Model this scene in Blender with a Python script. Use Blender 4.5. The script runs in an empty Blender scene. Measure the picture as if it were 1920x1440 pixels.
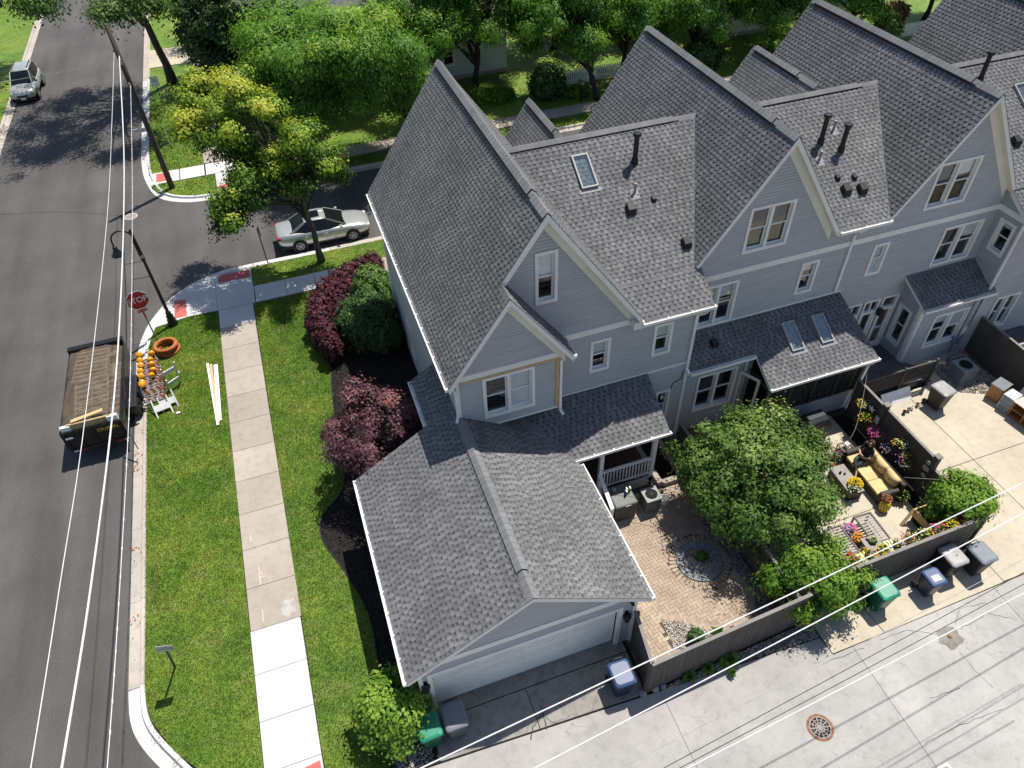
import bpy, math, random
import numpy as np
from mathutils import Vector, Matrix

# ------------------------------------------------------------------ camera, world, sun, exposure
scn = bpy.context.scene
COL = scn.collection
CAM_H = 21.5
FPX = 1372.184
_rx, _ry, _rz = math.radians(44.99668765), math.radians(-2.28430594), math.radians(-17.69039132)
CAM_R = Matrix.Rotation(_rz, 3, 'Z') @ Matrix.Rotation(_rx, 3, 'X') @ Matrix.Rotation(_ry, 3, 'Z')
cam_d = bpy.data.cameras.new('camera')
cam = bpy.data.objects.new('camera', cam_d)
COL.objects.link(cam)
cam_d.sensor_width = 36.0
cam_d.lens = FPX / 1920 * 36.0
cam_d.clip_start = 0.1
cam_d.clip_end = 2000
cam.matrix_world = Matrix.Translation((0, 0, CAM_H)) @ CAM_R.to_4x4()
scn.camera = cam

SUN_DIR = Vector((-0.36, -0.25, -1.0)).normalized()
SUN_EL = math.asin(-SUN_DIR.z)
world = bpy.data.worlds.new('World')
scn.world = world
world.use_nodes = True
wn = world.node_tree
for n in list(wn.nodes):
    wn.nodes.remove(n)
sky = wn.nodes.new('ShaderNodeTexSky')
sky.sky_type = 'NISHITA'
sky.sun_disc = False
sky.sun_elevation = SUN_EL
sky.sun_rotation = math.atan2(-SUN_DIR.x, -SUN_DIR.y)
sky.altitude = 200
sky.air_density = 1.0
sky.dust_density = 1.0
bg = wn.nodes.new('ShaderNodeBackground')
bg.inputs['Strength'].default_value = 0.095
wo = wn.nodes.new('ShaderNodeOutputWorld')
wn.links.new(sky.outputs[0], bg.inputs[0])
wn.links.new(bg.outputs[0], wo.inputs[0])

sun_d = bpy.data.lights.new('sun', 'SUN')
sun_d.energy = 4.8
sun_d.angle = math.radians(0.53)
sun_d.color = (1.0, 0.95, 0.87)
sun = bpy.data.objects.new('sun', sun_d)
COL.objects.link(sun)
sun.rotation_euler = SUN_DIR.to_track_quat('-Z', 'Y').to_euler()
sun.location = (10, 10, 60)

scn.view_settings.view_transform = 'Standard'
scn.view_settings.look = 'None'
scn.view_settings.exposure = 0.42
scn.view_settings.gamma = 1.0
scn.view_settings.use_curve_mapping = False

# ------------------------------------------------------------------ helpers
def ray(px, py):
    return CAM_R @ Vector(((px - 960) / FPX, -(py - 720) / FPX, -1.0))

def G(px, py, z=0.0):
    """photo pixel -> point on the horizontal plane at height z (ground contact)."""
    d = ray(px, py)
    t = (z - CAM_H) / d.z
    return Vector((d.x * t, d.y * t, z))

def rng(seed):
    return random.Random(seed)

def tag(o, label=None, cat=None, group=None, kind=None):
    if label: o['label'] = label
    if cat: o['category'] = cat
    if group: o['group'] = group
    if kind: o['kind'] = kind
    return o

def thing(name, label, cat, loc=(0, 0, 0), rotz=0.0, group=None):
    o = bpy.data.objects.new(name, None)
    o.empty_display_size = 0.2
    COL.objects.link(o)
    o.location = loc
    o.rotation_euler = (0, 0, rotz)
    return tag(o, label, cat, group)

def root_matrix(o):
    m = Matrix.Identity(4)
    while o is not None:
        m = Matrix.LocRotScale(o.location, o.rotation_euler, o.scale) @ m
        o = o.parent
    return m

def mesh_obj(name, me, parent=None, loc=None, rot=None):
    o = bpy.data.objects.new(name, me)
    COL.objects.link(o)
    if parent is not None:
        o.parent = parent
    if loc is not None: o.location = loc
    if rot is not None: o.rotation_euler = rot
    return o

def dup_tree(o, parent=None):
    c = o.copy()
    COL.objects.link(c)
    c.parent = parent
    for ch in list(o.children):
        dup_tree(ch, c)
    return c

class MB:
    """collects faces of one mesh"""
    def __init__(s):
        s.v = []; s.f = []; s.m = []; s.t = []; s.cm = 0; s.ct = 0.5; s.xf = None
    def add(s, verts, faces):
        b = len(s.v)
        if s.xf is not None:
            verts = [s.xf @ Vector(p) for p in verts]
        s.v.extend([tuple(p) for p in verts])
        for f in faces:
            s.f.append(tuple(i + b for i in f)); s.m.append(s.cm); s.t.append(s.ct)
        return s
    def box(s, x0, y0, z0, x1, y1, z1):
        v = [(x0,y0,z0),(x1,y0,z0),(x1,y1,z0),(x0,y1,z0),(x0,y0,z1),(x1,y0,z1),(x1,y1,z1),(x0,y1,z1)]
        return s.add(v, [(0,3,2,1),(4,5,6,7),(0,1,5,4),(1,2,6,5),(2,3,7,6),(3,0,4,7)])
    def cbox(s, c, h):
        return s.box(c[0]-h[0], c[1]-h[1], c[2]-h[2], c[0]+h[0], c[1]+h[1], c[2]+h[2])
    def bar(s, a, b, w, h, up=(0,0,1)):
        """rectangular bar from a to b, width w sideways and height h along up"""
        a = Vector(a); b = Vector(b); d = (b - a).normalized(); up = Vector(up)
        sd = d.cross(up)
        if sd.length < 1e-5: sd = d.cross(Vector((1,0,0)))
        sd.normalize(); u = sd.cross(d).normalized()
        sd *= w / 2; u *= h / 2
        v = [a-sd-u, a+sd-u, a+sd+u, a-sd+u, b-sd-u, b+sd-u, b+sd+u, b-sd+u]
        return s.add(v, [(0,1,2,3),(7,6,5,4),(0,4,5,1),(1,5,6,2),(2,6,7,3),(3,7,4,0)])
    def tube(s, pts, r, n=8, caps=True):
        pts = [Vector(p) for p in pts]
        rs = r if isinstance(r, (list, tuple)) else [r] * len(pts)
        vs = []; prev = None
        for i, p in enumerate(pts):
            d = (pts[min(i+1, len(pts)-1)] - pts[max(i-1, 0)]).normalized()
            if prev is None:
                a = d.orthogonal().normalized()
            else:
                a = prev - d * prev.dot(d)
                a = a.normalized() if a.length > 1e-6 else d.orthogonal().normalized()
            prev = a; b = d.cross(a)
            for k in range(n):
                t = 2 * math.pi * k / n
                vs.append(p + (a * math.cos(t) + b * math.sin(t)) * rs[i])
        fs = []
        for i in range(len(pts) - 1):
            for k in range(n):
                k2 = (k + 1) % n
                fs.append((i*n+k, i*n+k2, (i+1)*n+k2, (i+1)*n+k))
        if caps:
            fs.append(tuple(reversed(range(n))))
            fs.append(tuple(range((len(pts)-1)*n, len(pts)*n)))
        return s.add(vs, fs)
    def lathe(s, prof, n=16, c=(0,0,0), caps=True):
        vs = []; fs = []
        for r, z in prof:
            for k in range(n):
                t = 2*math.pi*k/n
                vs.append((c[0]+r*math.cos(t), c[1]+r*math.sin(t), c[2]+z))
        for i in range(len(prof)-1):
            for k in range(n):
                k2 = (k+1) % n
                fs.append((i*n+k, i*n+k2, (i+1)*n+k2, (i+1)*n+k))
        if caps:
            fs.append(tuple(reversed(range(n)))); fs.append(tuple(range((len(prof)-1)*n, len(prof)*n)))
        return s.add(vs, fs)
    def prism(s, poly, z0, z1):
        """vertical prism over an xy polygon (counter-clockwise)"""
        n = len(poly)
        v = [(p[0], p[1], z0) for p in poly] + [(p[0], p[1], z1) for p in poly]
        f = [tuple(reversed(range(n))), tuple(range(n, 2*n))]
        f += [(i, (i+1) % n, n+(i+1) % n, n+i) for i in range(n)]
        return s.add(v, f)
    def loft(s, rings, cap=True):
        n = len(rings[0]); vs = [p for r in rings for p in r]; fs = []
        for i in range(len(rings)-1):
            for k in range(n):
                k2 = (k+1) % n
                fs.append((i*n+k, i*n+k2, (i+1)*n+k2, (i+1)*n+k))
        if cap:
            fs.append(tuple(reversed(range(n)))); fs.append(tuple(range((len(rings)-1)*n, len(rings)*n)))
        return s.add(vs, fs)
    def mesh(s, name, mats, parent=None, world=False, bevel=0.0, smooth=False):
        vs = s.v
        if world and parent is not None:
            im = root_matrix(parent).inverted()
            vs = [tuple(im @ Vector(p)) for p in vs]
        me = bpy.data.meshes.new(name)
        me.from_pydata(vs, [], s.f)
        if not isinstance(mats, (list, tuple)): mats = [mats]
        for m in mats: me.materials.append(m)
        me.polygons.foreach_set('material_index', s.m)
        if smooth:
            me.polygons.foreach_set('use_smooth', [True] * len(s.f))
        if any(t != 0.5 for t in s.t):
            at = me.attributes.new('tone', 'FLOAT', 'FACE')
            at.data.foreach_set('value', s.t)
        me.update()
        return me
    def build(s, name, mats, parent=None, world=False, bevel=0.0, smooth=False, seg=2):
        o = mesh_obj(name, s.mesh(name, mats, parent, world, bevel, smooth), parent)
        if bevel > 0:
            b = o.modifiers.new('bevel', 'BEVEL')
            b.width = bevel; b.segments = seg; b.limit_method = 'ANGLE'; b.angle_limit = math.radians(35)
        return o

def box_mb(*a):
    return MB().box(*a)

def text_mesh(s, size, mat, depth=0.002, align='CENTER'):
    cu = bpy.data.curves.new('lettering', 'FONT')
    cu.body = s; cu.size = size; cu.align_x = align; cu.align_y = 'CENTER'; cu.extrude = depth
    o = bpy.data.objects.new('lettering', cu)
    COL.objects.link(o)
    dg = bpy.context.evaluated_depsgraph_get()
    me = bpy.data.meshes.new_from_object(o.evaluated_get(dg))
    bpy.data.objects.remove(o)
    me.materials.clear(); me.materials.append(mat)
    return me

# ------------------------------------------------------------------ materials
MATS = {}
def new_mat(name):
    m = bpy.data.materials.new(name); m.use_nodes = True
    nt = m.node_tree
    for n in list(nt.nodes): nt.nodes.remove(n)
    out = nt.nodes.new('ShaderNodeOutputMaterial')
    p = nt.nodes.new('ShaderNodeBsdfPrincipled')
    nt.links.new(p.outputs[0], out.inputs[0])
    MATS[name] = m
    return m, nt, p, out

def nnode(nt, typ, **kw):
    n = nt.nodes.new(typ)
    for k, v in kw.items():
        if k in n.inputs: n.inputs[k].default_value = v
        else: setattr(n, k, v)
    return n

def mixrgb(nt, a, b, fac, typ='MIX'):
    n = nt.nodes.new('ShaderNodeMix'); n.data_type = 'RGBA'; n.blend_type = typ
    for sock, val in ((n.inputs[0], fac), (n.inputs[6], a), (n.inputs[7], b)):
        if hasattr(val, 'is_output') or isinstance(val, bpy.types.NodeSocket): nt.links.new(val, sock)
        else: sock.default_value = val if not (isinstance(val, tuple) and len(val) == 3) else val + (1,)
    return n.outputs[2]

def ramp(nt, fac, stops):
    r = nt.nodes.new('ShaderNodeValToRGB')
    el = r.color_ramp.elements
    while len(el) > 1: el.remove(el[-1])
    el[0].position = stops[0][0]; el[0].color = tuple(stops[0][1]) + (1,)
    for p, c in stops[1:]:
        e = el.new(p); e.color = tuple(c) + (1,)
    nt.links.new(fac, r.inputs[0])
    return r.outputs[0]

def noise(nt, vec, scale, detail=4, rough=0.55, dim3=None):
    n = nt.nodes.new('ShaderNodeTexNoise')
    n.inputs['Scale'].default_value = scale; n.inputs['Detail'].default_value = detail; n.inputs['Roughness'].default_value = rough
    if vec is not None: nt.links.new(vec, n.inputs['Vector'])
    return n.outputs[0]

def mapping(nt, vec, scale):
    m = nt.nodes.new('ShaderNodeMapping'); m.inputs['Scale'].default_value = scale
    nt.links.new(vec, m.inputs[0]); return m.outputs[0]

def wpos(nt):
    return nt.nodes.new('ShaderNodeNewGeometry').outputs['Position']

def gray(v): return (v, v, v)

def simple(name, col, rough=0.7, var=0.12, scale=4.0, fine=0.06, bump=0.0, bscale=60, metal=0.0, rand=0.0, spec=0.4, coat=0.0, streak=None):
    """base colour broken up by two noises, optional per-object variation and fine relief"""
    m, nt, p, out = new_mat(name)
    vec = wpos(nt)
    if streak is not None: vec2 = mapping(nt, vec, streak)
    else: vec2 = vec
    n1 = noise(nt, vec2, scale, 5)
    n2 = noise(nt, vec, scale * 14, 2)
    c = col if len(col) == 3 else col[:3]
    dark = tuple(max(0, x * (1 - var * 1.6)) for x in c); light = tuple(min(1, x * (1 + var * 1.6)) for x in c)
    a = ramp(nt, n1, [(0.28, dark), (0.72, light)])
    b = ramp(nt, n2, [(0.3, gray(1 - fine * 2)), (0.7, gray(1 + fine * 0.0))])
    col_o = mixrgb(nt, a, b, 1.0, 'MULTIPLY')
    if rand > 0:
        oi = nt.nodes.new('ShaderNodeObjectInfo')
        r = ramp(nt, oi.outputs['Random'], [(0, gray(1 - rand)), (1, gray(1.0))])
        col_o = mixrgb(nt, col_o, r, 1.0, 'MULTIPLY')
    nt.links.new(col_o, p.inputs['Base Color'])
    p.inputs['Roughness'].default_value = rough
    p.inputs['Metallic'].default_value = metal
    p.inputs['Specular IOR Level'].default_value = spec
    p.inputs['Coat Weight'].default_value = coat
    if coat: p.inputs['Coat Roughness'].default_value = 0.06
    if bump > 0:
        nb = noise(nt, vec, bscale, 3)
        bp = nt.nodes.new('ShaderNodeBump'); bp.inputs['Strength'].default_value = 1.0; bp.inputs['Distance'].default_value = bump
        nt.links.new(nb, bp.inputs['Height']); nt.links.new(bp.outputs[0], p.inputs['Normal'])
    return m

def asphalt_mat():
    m, nt, p, out = new_mat('asphalt')
    v = wpos(nt)
    big = noise(nt, mapping(nt, v, (0.9, 0.10, 1)), 0.9, 5)
    big2 = noise(nt, v, 0.25, 4)
    spk = noise(nt, v, 45, 3, 0.7)
    c = ramp(nt, big, [(0.3, (0.060, 0.056, 0.053)), (0.7, (0.094, 0.088, 0.083))])
    c = mixrgb(nt, c, ramp(nt, big2, [(0.35, gray(0.82)), (0.65, gray(1.15))]), 1.0, 'MULTIPLY')
    c = mixrgb(nt, c, ramp(nt, spk, [(0.35, gray(0.7)), (0.6, gray(1.1)), (0.74, gray(1.5))]), 1.0, 'MULTIPLY')
    nt.links.new(c, p.inputs['Base Color'])
    p.inputs['Roughness'].default_value = 0.85
    bp = nnode(nt, 'ShaderNodeBump'); bp.inputs['Distance'].default_value = 0.004
    nt.links.new(spk, bp.inputs['Height']); nt.links.new(bp.outputs[0], p.inputs['Normal'])
    return m

def concrete_mat(name, col, var=0.1, stain=0.25, cracks=0.0, rand=0.06, crack_scale=0.5):
    m, nt, p, out = new_mat(name)
    v = wpos(nt)
    n1 = noise(nt, v, 0.55, 6, 0.6)
    n2 = noise(nt, v, 3.5, 5, 0.65)
    spk = noise(nt, v, 55, 2, 0.7)
    c = ramp(nt, n1, [(0.3, tuple(x * (1 - var) for x in col)), (0.7, tuple(min(1, x * (1 + var)) for x in col))])
    c = mixrgb(nt, c, ramp(nt, n2, [(0.30, gray(1 - stain)), (0.52, gray(1.0))]), 1.0, 'MULTIPLY')
    c = mixrgb(nt, c, ramp(nt, spk, [(0.3, gray(0.86)), (0.55, gray(1.0)), (0.75, gray(1.06))]), 1.0, 'MULTIPLY')
    if cracks > 0:
        vo = nt.nodes.new('ShaderNodeTexVoronoi'); vo.feature = 'DISTANCE_TO_EDGE'; vo.inputs['Scale'].default_value = crack_scale
        wob = nt.nodes.new('ShaderNodeMix'); wob.data_type = 'RGBA'; wob.blend_type = 'ADD'; wob.inputs[0].default_value = 0.5
        nz = nt.nodes.new('ShaderNodeTexNoise'); nz.inputs['Scale'].default_value = 2.2; nz.inputs['Detail'].default_value = 6
        nt.links.new(v, nz.inputs['Vector'])
        nt.links.new(v, wob.inputs[6]); nt.links.new(nz.outputs[1], wob.inputs[7])
        nt.links.new(wob.outputs[2], vo.inputs['Vector'])
        line = ramp(nt, vo.outputs[0], [(0.0, gray(1)), (0.003, gray(.8)), (0.008, gray(0))])
        msk = ramp(nt, noise(nt, v, 0.32, 3), [(0.5, gray(0)), (0.58, gray(1))])
        fac = mixrgb(nt, line, msk, 1.0, 'MULTIPLY')
        fac = mixrgb(nt, gray(0), fac, cracks)
        c = mixrgb(nt, c, (0.10, 0.09, 0.08), fac)
    if rand > 0:
        oi = nt.nodes.new('ShaderNodeObjectInfo')
        c = mixrgb(nt, c, ramp(nt, oi.outputs['Random'], [(0, gray(1 - rand)), (1, gray(1 + rand))]), 1.0, 'MULTIPLY')
    nt.links.new(c, p.inputs['Base Color'])
    p.inputs['Roughness'].default_value = 0.9
    p.inputs['Specular IOR Level'].default_value = 0.25
    bp = nnode(nt, 'ShaderNodeBump'); bp.inputs['Distance'].default_value = 0.002
    nt.links.new(spk, bp.inputs['Height']); nt.links.new(bp.outputs[0], p.inputs['Normal'])
    return m

def tone_mat(name, stops, rough=0.9, fine=0.2, fscale=90, trans=0.0, spec=0.2, big=0.0, bigscale=0.6, rand=0.0):
    """colour from the per-face 'tone' attribute"""
    m, nt, p, out = new_mat(name)
    at = nt.nodes.new('ShaderNodeAttribute'); at.attribute_name = 'tone'
    fac = at.outputs['Fac']
    c = ramp(nt, fac, stops)
    v = wpos(nt)
    if fine > 0:
        c = mixrgb(nt, c, ramp(nt, noise(nt, v, fscale, 2, 0.7), [(0.3, gray(1 - fine)), (0.7, gray(1 + fine))]), 1.0, 'MULTIPLY')
    if big > 0:
        c = mixrgb(nt, c, ramp(nt, noise(nt, v, bigscale, 4), [(0.3, gray(1 - big)), (0.7, gray(1 + big))]), 1.0, 'MULTIPLY')
    if rand > 0:
        oi = nt.nodes.new('ShaderNodeObjectInfo')
        c = mixrgb(nt, c, ramp(nt, oi.outputs['Random'], [(0, gray(1 - rand)), (1, gray(1 + rand))]), 1.0, 'MULTIPLY')
    nt.links.new(c, p.inputs['Base Color'])
    p.inputs['Roughness'].default_value = rough
    p.inputs['Specular IOR Level'].default_value = spec
    if trans > 0:
        tr = nt.nodes.new('ShaderNodeBsdfTranslucent')
        cc = mixrgb(nt, c, (1.0, 1.15, 0.55), 1.0, 'MULTIPLY')
        nt.links.new(cc, tr.inputs[0])
        mx = nt.nodes.new('ShaderNodeMixShader'); mx.inputs[0].default_value = trans
        nt.links.new(p.outputs[0], mx.inputs[1]); nt.links.new(tr.outputs[0], mx.inputs[2])
        nt.links.new(mx.outputs[0], out.inputs[0])
    return m

def glass_mat(name, tint=(0.9, 0.95, 1.0), mirror=0.12, rough=0.02):
    m, nt, p, out = new_mat(name)
    nt.nodes.remove(p)
    tr = nt.nodes.new('ShaderNodeBsdfTransparent'); tr.inputs[0].default_value = tint + (1,)
    gl = nt.nodes.new('ShaderNodeBsdfGlossy'); gl.inputs['Roughness'].default_value = rough
    lw = nt.nodes.new('ShaderNodeLayerWeight'); lw.inputs[0].default_value = 0.5
    pw = nnode(nt, 'ShaderNodeMath', operation='POWER'); pw.inputs[1].default_value = 4.0
    nt.links.new(lw.outputs['Facing'], pw.inputs[0])
    ml = nnode(nt, 'ShaderNodeMath', operation='MULTIPLY'); ml.inputs[1].default_value = 0.7
    nt.links.new(pw.outputs[0], ml.inputs[0])
    ad = nnode(nt, 'ShaderNodeMath', operation='ADD'); ad.inputs[1].default_value = mirror; ad.use_clamp = True
    nt.links.new(ml.outputs[0], ad.inputs[0])
    mx = nt.nodes.new('ShaderNodeMixShader')
    nt.links.new(ad.outputs[0], mx.inputs[0]); nt.links.new(tr.outputs[0], mx.inputs[1]); nt.links.new(gl.outputs[0], mx.inputs[2])
    nt.links.new(mx.outputs[0], out.inputs[0])
    return m

def mesh_cloth_mat(name, col, cover):
    """open-weave netting: part of the light goes straight through"""
    m, nt, p, out = new_mat(name)
    v = wpos(nt)
    c = ramp(nt, noise(nt, v, 3.0, 5), [(0.3, tuple(x * 0.75 for x in col)), (0.7, tuple(x * 1.2 for x in col))])
    nt.links.new(c, p.inputs['Base Color']); p.inputs['Roughness'].default_value = 0.8
    tr = nt.nodes.new('ShaderNodeBsdfTransparent')
    mx = nt.nodes.new('ShaderNodeMixShader'); mx.inputs[0].default_value = cover
    nt.links.new(tr.outputs[0], mx.inputs[1]); nt.links.new(p.outputs[0], mx.inputs[2])
    nt.links.new(mx.outputs[0], out.inputs[0])
    return m

def grass_mat(name, blade):
    m, nt, p, out = new_mat(name)
    v = wpos(nt)
    n1 = noise(nt, v, 0.42, 6, 0.68)
    n2 = noise(nt, v, 3.2, 4, 0.65)
    n3 = noise(nt, v, 26, 3, 0.7)
    dry = ramp(nt, noise(nt, v, 1.1, 6, 0.75), [(0.50, gray(0)), (0.66, gray(1))])
    c = ramp(nt, n1, [(0.30, (0.058, 0.135, 0.012)), (0.46, (0.100, 0.185, 0.016)), (0.58, (0.150, 0.220, 0.024)), (0.70, (0.205, 0.245, 0.040))])
    c = mixrgb(nt, c, ramp(nt, n2, [(0.3, gray(0.72)), (0.7, gray(1.2))]), 1.0, 'MULTIPLY')
    c = mixrgb(nt, c, (0.26, 0.24, 0.085), mixrgb(nt, gray(0), dry, 0.36))
    c = mixrgb(nt, c, ramp(nt, n3, [(0.3, gray(0.75)), (0.7, gray(1.15))]), 1.0, 'MULTIPLY')
    if blade:
        oi = nt.nodes.new('ShaderNodeObjectInfo')
        c = mixrgb(nt, c, ramp(nt, oi.outputs['Random'], [(0, (0.75, 0.8, 0.7)), (0.8, (1.15, 1.1, 1.0)), (1, (1.9, 1.5, 1.3))]), 1.0, 'MULTIPLY')
    nt.links.new(c, p.inputs['Base Color'])
    p.inputs['Roughness'].default_value = 0.65; p.inputs['Specular IOR Level'].default_value = 0.25
    if blade:
        tr = nt.nodes.new('ShaderNodeBsdfTranslucent')
        nt.links.new(mixrgb(nt, c, (1.1, 1.2, 0.5), 1.0, 'MULTIPLY'), tr.inputs[0])
        mx = nt.nodes.new('ShaderNodeMixShader'); mx.inputs[0].default_value = 0.3
        nt.links.new(p.outputs[0], mx.inputs[1]); nt.links.new(tr.outputs[0], mx.inputs[2]); nt.links.new(mx.outputs[0], out.inputs[0])
    return m

ASPHALT = asphalt_mat()
C_ALLEY = concrete_mat('alley_concrete', (0.365, 0.35, 0.33), 0.12, 0.16, cracks=0.5, crack_scale=1.3)
C_NEW = concrete_mat('new_concrete', (0.55, 0.545, 0.53), 0.05, 0.07, rand=0.03)
C_OLD = concrete_mat('old_concrete', (0.365, 0.318, 0.268), 0.10, 0.16, rand=0.10)
C_KERB = concrete_mat('kerb_concrete', (0.43, 0.385, 0.335), 0.10, 0.22, rand=0.06)
C_DRIVE = concrete_mat('driveway_concrete', (0.46, 0.405, 0.315), 0.10, 0.15, rand=0.05)
C_GARAGE = concrete_mat('garage_apron_concrete', (0.27, 0.25, 0.225), 0.16, 0.35, cracks=0.8, crack_scale=0.5)
RED_PAD = simple('red_tactile_pad', (0.50, 0.125, 0.105), 0.8, 0.08, 3, 0.1)
DIRT = simple('bare_soil', (0.17, 0.125, 0.08), 0.95, 0.25, 1.2, 0.25, 0.02, 20)
MULCH = simple('dark_mulch', (0.022, 0.017, 0.014), 0.95, 0.35, 6, 0.4, 0.03, 35)
LAWN = grass_mat('lawn_soil', False)
BLADE = grass_mat('grass_blade', True)
SHINGLE = tone_mat('shingle_granules', [(0.0, (0.036, 0.036, 0.037)), (0.3, (0.075, 0.076, 0.079)), (0.6, (0.150, 0.151, 0.155)), (1.0, (0.245, 0.244, 0.246))], 0.95, 0.20, 120, 0, 0.15, 0.16, 0.7)
ROOF_UNDER = simple('roof_underlay', (0.05, 0.052, 0.056), 0.9, 0.1)
TRIM = simple('white_trim_paint', (0.80, 0.79, 0.755), 0.5, 0.04, 1.5, 0.03)
SOFFIT = simple('cream_soffit', (0.74, 0.71, 0.63), 0.6, 0.05, 1.5, 0.03)
SIDING = simple('grey_blue_siding', (0.435, 0.44, 0.455), 0.5, 0.05, 1.1, 0.04, 0.0015, 30, streak=(1, 1, 6))
SIDING_L = simple('pale_teal_siding', (0.55, 0.62, 0.62), 0.55, 0.05, 1.1, 0.04)
SIDING_C = simple('cream_siding', (0.62, 0.58, 0.48), 0.55, 0.05, 1.1, 0.04)
GUTTER = simple('white_gutter_metal', (0.82, 0.80, 0.77), 0.35, 0.06, 3, 0.05)
NEWWOOD = simple('raw_pine', (0.60, 0.40, 0.20), 0.7, 0.12, 3, 0.1, streak=(8, 8, 1))
GLASS = glass_mat('window_glass', (0.96, 0.98, 1.0), 0.06)
SKYGLASS = glass_mat('skylight_glass', (0.90, 0.98, 1.0), 0.12)
FLASH = simple('dull_lead_flashing', (0.26, 0.26, 0.27), 0.6, 0.1)
BLIND = simple('window_blind', (0.74, 0.74, 0.71), 0.8, 0.05, 2)
INTERIOR = simple('dark_interior', (0.035, 0.037, 0.04), 0.9, 0.3, 1.0)
BLACK = simple('black_paint', (0.012, 0.012, 0.013), 0.35, 0.1)
BLACKROUGH = simple('black_plastic', (0.013, 0.013, 0.014), 0.55, 0.15)
FENCE = simple('grey_stained_fence', (0.098, 0.088, 0.080), 0.75, 0.16, 1.5, 0.14, 0.002, 50, rand=0.16, streak=(9, 9, 1))
FENCE_CAP = simple('grey_fence_cap', (0.20, 0.185, 0.17), 0.7, 0.12, 2, 0.1)
DARKWOOD = simple('dark_deck_stain', (0.052, 0.047, 0.044), 0.6, 0.15, 2, 0.1, streak=(1, 8, 1))
DECK = simple('slate_deck_boards', (0.10, 0.10, 0.105), 0.65, 0.14, 2, 0.1, rand=0.15)
PAVER = simple('tan_paver', (0.45, 0.355, 0.265), 0.85, 0.13, 2.0, 0.14, 0.003, 60, rand=0.2)
PAVER_BED = simple('paver_sand_joint', (0.10, 0.085, 0.068), 0.95, 0.2)
SLATE = simple('blue_grey_edging_stone', (0.26, 0.285, 0.30), 0.8, 0.14, 3, 0.12, 0.004, 40, rand=0.18)
BARK = simple('bark', (0.10, 0.085, 0.068), 0.9, 0.3, 6, 0.3, 0.02, 25, streak=(5, 5, 1))
BARK_D = simple('dark_bark', (0.045, 0.038, 0.032), 0.9, 0.3, 6, 0.3, 0.02, 25, streak=(5, 5, 1))
POLEWOOD = simple('weathered_pole_wood', (0.085, 0.068, 0.055), 0.85, 0.25, 2, 0.2, 0.006, 30, streak=(10, 10, 0.6))
RUBBER = simple('tyre_rubber', (0.018, 0.018, 0.018), 0.85, 0.15)
STEEL = simple('galvanised_steel', (0.36, 0.37, 0.38), 0.5, 0.1, 5, 0.1, metal=0.5)
WIRE = simple('pale_cable_jacket', (0.66, 0.66, 0.66), 0.5, 0.08)
WIRE_D = simple('dark_cable', (0.05, 0.045, 0.042), 0.6, 0.1)
WIRE_M = simple('weathered_cable', (0.36, 0.34, 0.31), 0.6, 0.2, 6)
WHITE = simple('white_plastic', (0.80, 0.80, 0.80), 0.4, 0.04)
RUST = simple('rusty_cast_iron', (0.30, 0.15, 0.085), 0.85, 0.3, 9, 0.3, 0.003, 60)
CASTIRON = simple('grey_cast_iron', (0.30, 0.265, 0.25), 0.7, 0.2, 9, 0.2)
DARKHOLE = simple('dark_void', (0.006, 0.006, 0.006), 0.95, 0.0)
# ------------------------------------------------------------------ fast meshes for masses of small faces
def fast_mesh(name, V, F, mat, tone=None, smooth=False):
    V = np.asarray(V, dtype=np.float32).reshape(-1, 3); F = np.asarray(F, dtype=np.int32)
    me = bpy.data.meshes.new(name)
    k = F.shape[1]; m = F.shape[0]
    me.vertices.add(len(V)); me.vertices.foreach_set('co', V.ravel())
    me.loops.add(m * k); me.loops.foreach_set('vertex_index', F.ravel())
    me.polygons.add(m)
    me.polygons.foreach_set('loop_start', np.arange(0, m * k, k, dtype=np.int32))
    me.polygons.foreach_set('loop_total', np.full(m, k, dtype=np.int32))
    if smooth: me.polygons.foreach_set('use_smooth', np.ones(m, dtype=bool))
    for mm in (mat if isinstance(mat, (list, tuple)) else [mat]): me.materials.append(mm)
    me.update(calc_edges=True)
    if tone is not None:
        at = me.attributes.new('tone', 'FLOAT', 'FACE'); at.data.foreach_set('value', np.asarray(tone, dtype=np.float32))
    return me

def in_poly(P, poly):
    x, y = P[:, 0], P[:, 1]; ins = np.zeros(len(P), bool); n = len(poly)
    for i in range(n):
        x1, y1 = poly[i][0], poly[i][1]; x2, y2 = poly[(i+1) % n][0], poly[(i+1) % n][1]
        c = ((y1 > y) != (y2 > y))
        with np.errstate(divide='ignore', invalid='ignore'):
            xi = (x2 - x1) * (y - y1) / (y2 - y1 + 1e-12) + x1
        ins ^= c & (x < xi)
    return ins

def scatter(poly, density, seed):
    R = np.random.default_rng(seed)
    xs = [p[0] for p in poly]; ys = [p[1] for p in poly]
    x0, x1, y0, y1 = min(xs), max(xs), min(ys), max(ys)
    n = int((x1 - x0) * (y1 - y0) * density)
    P = np.stack([R.uniform(x0, x1, n), R.uniform(y0, y1, n)], 1)
    return P[in_poly(P, poly)], R

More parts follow.
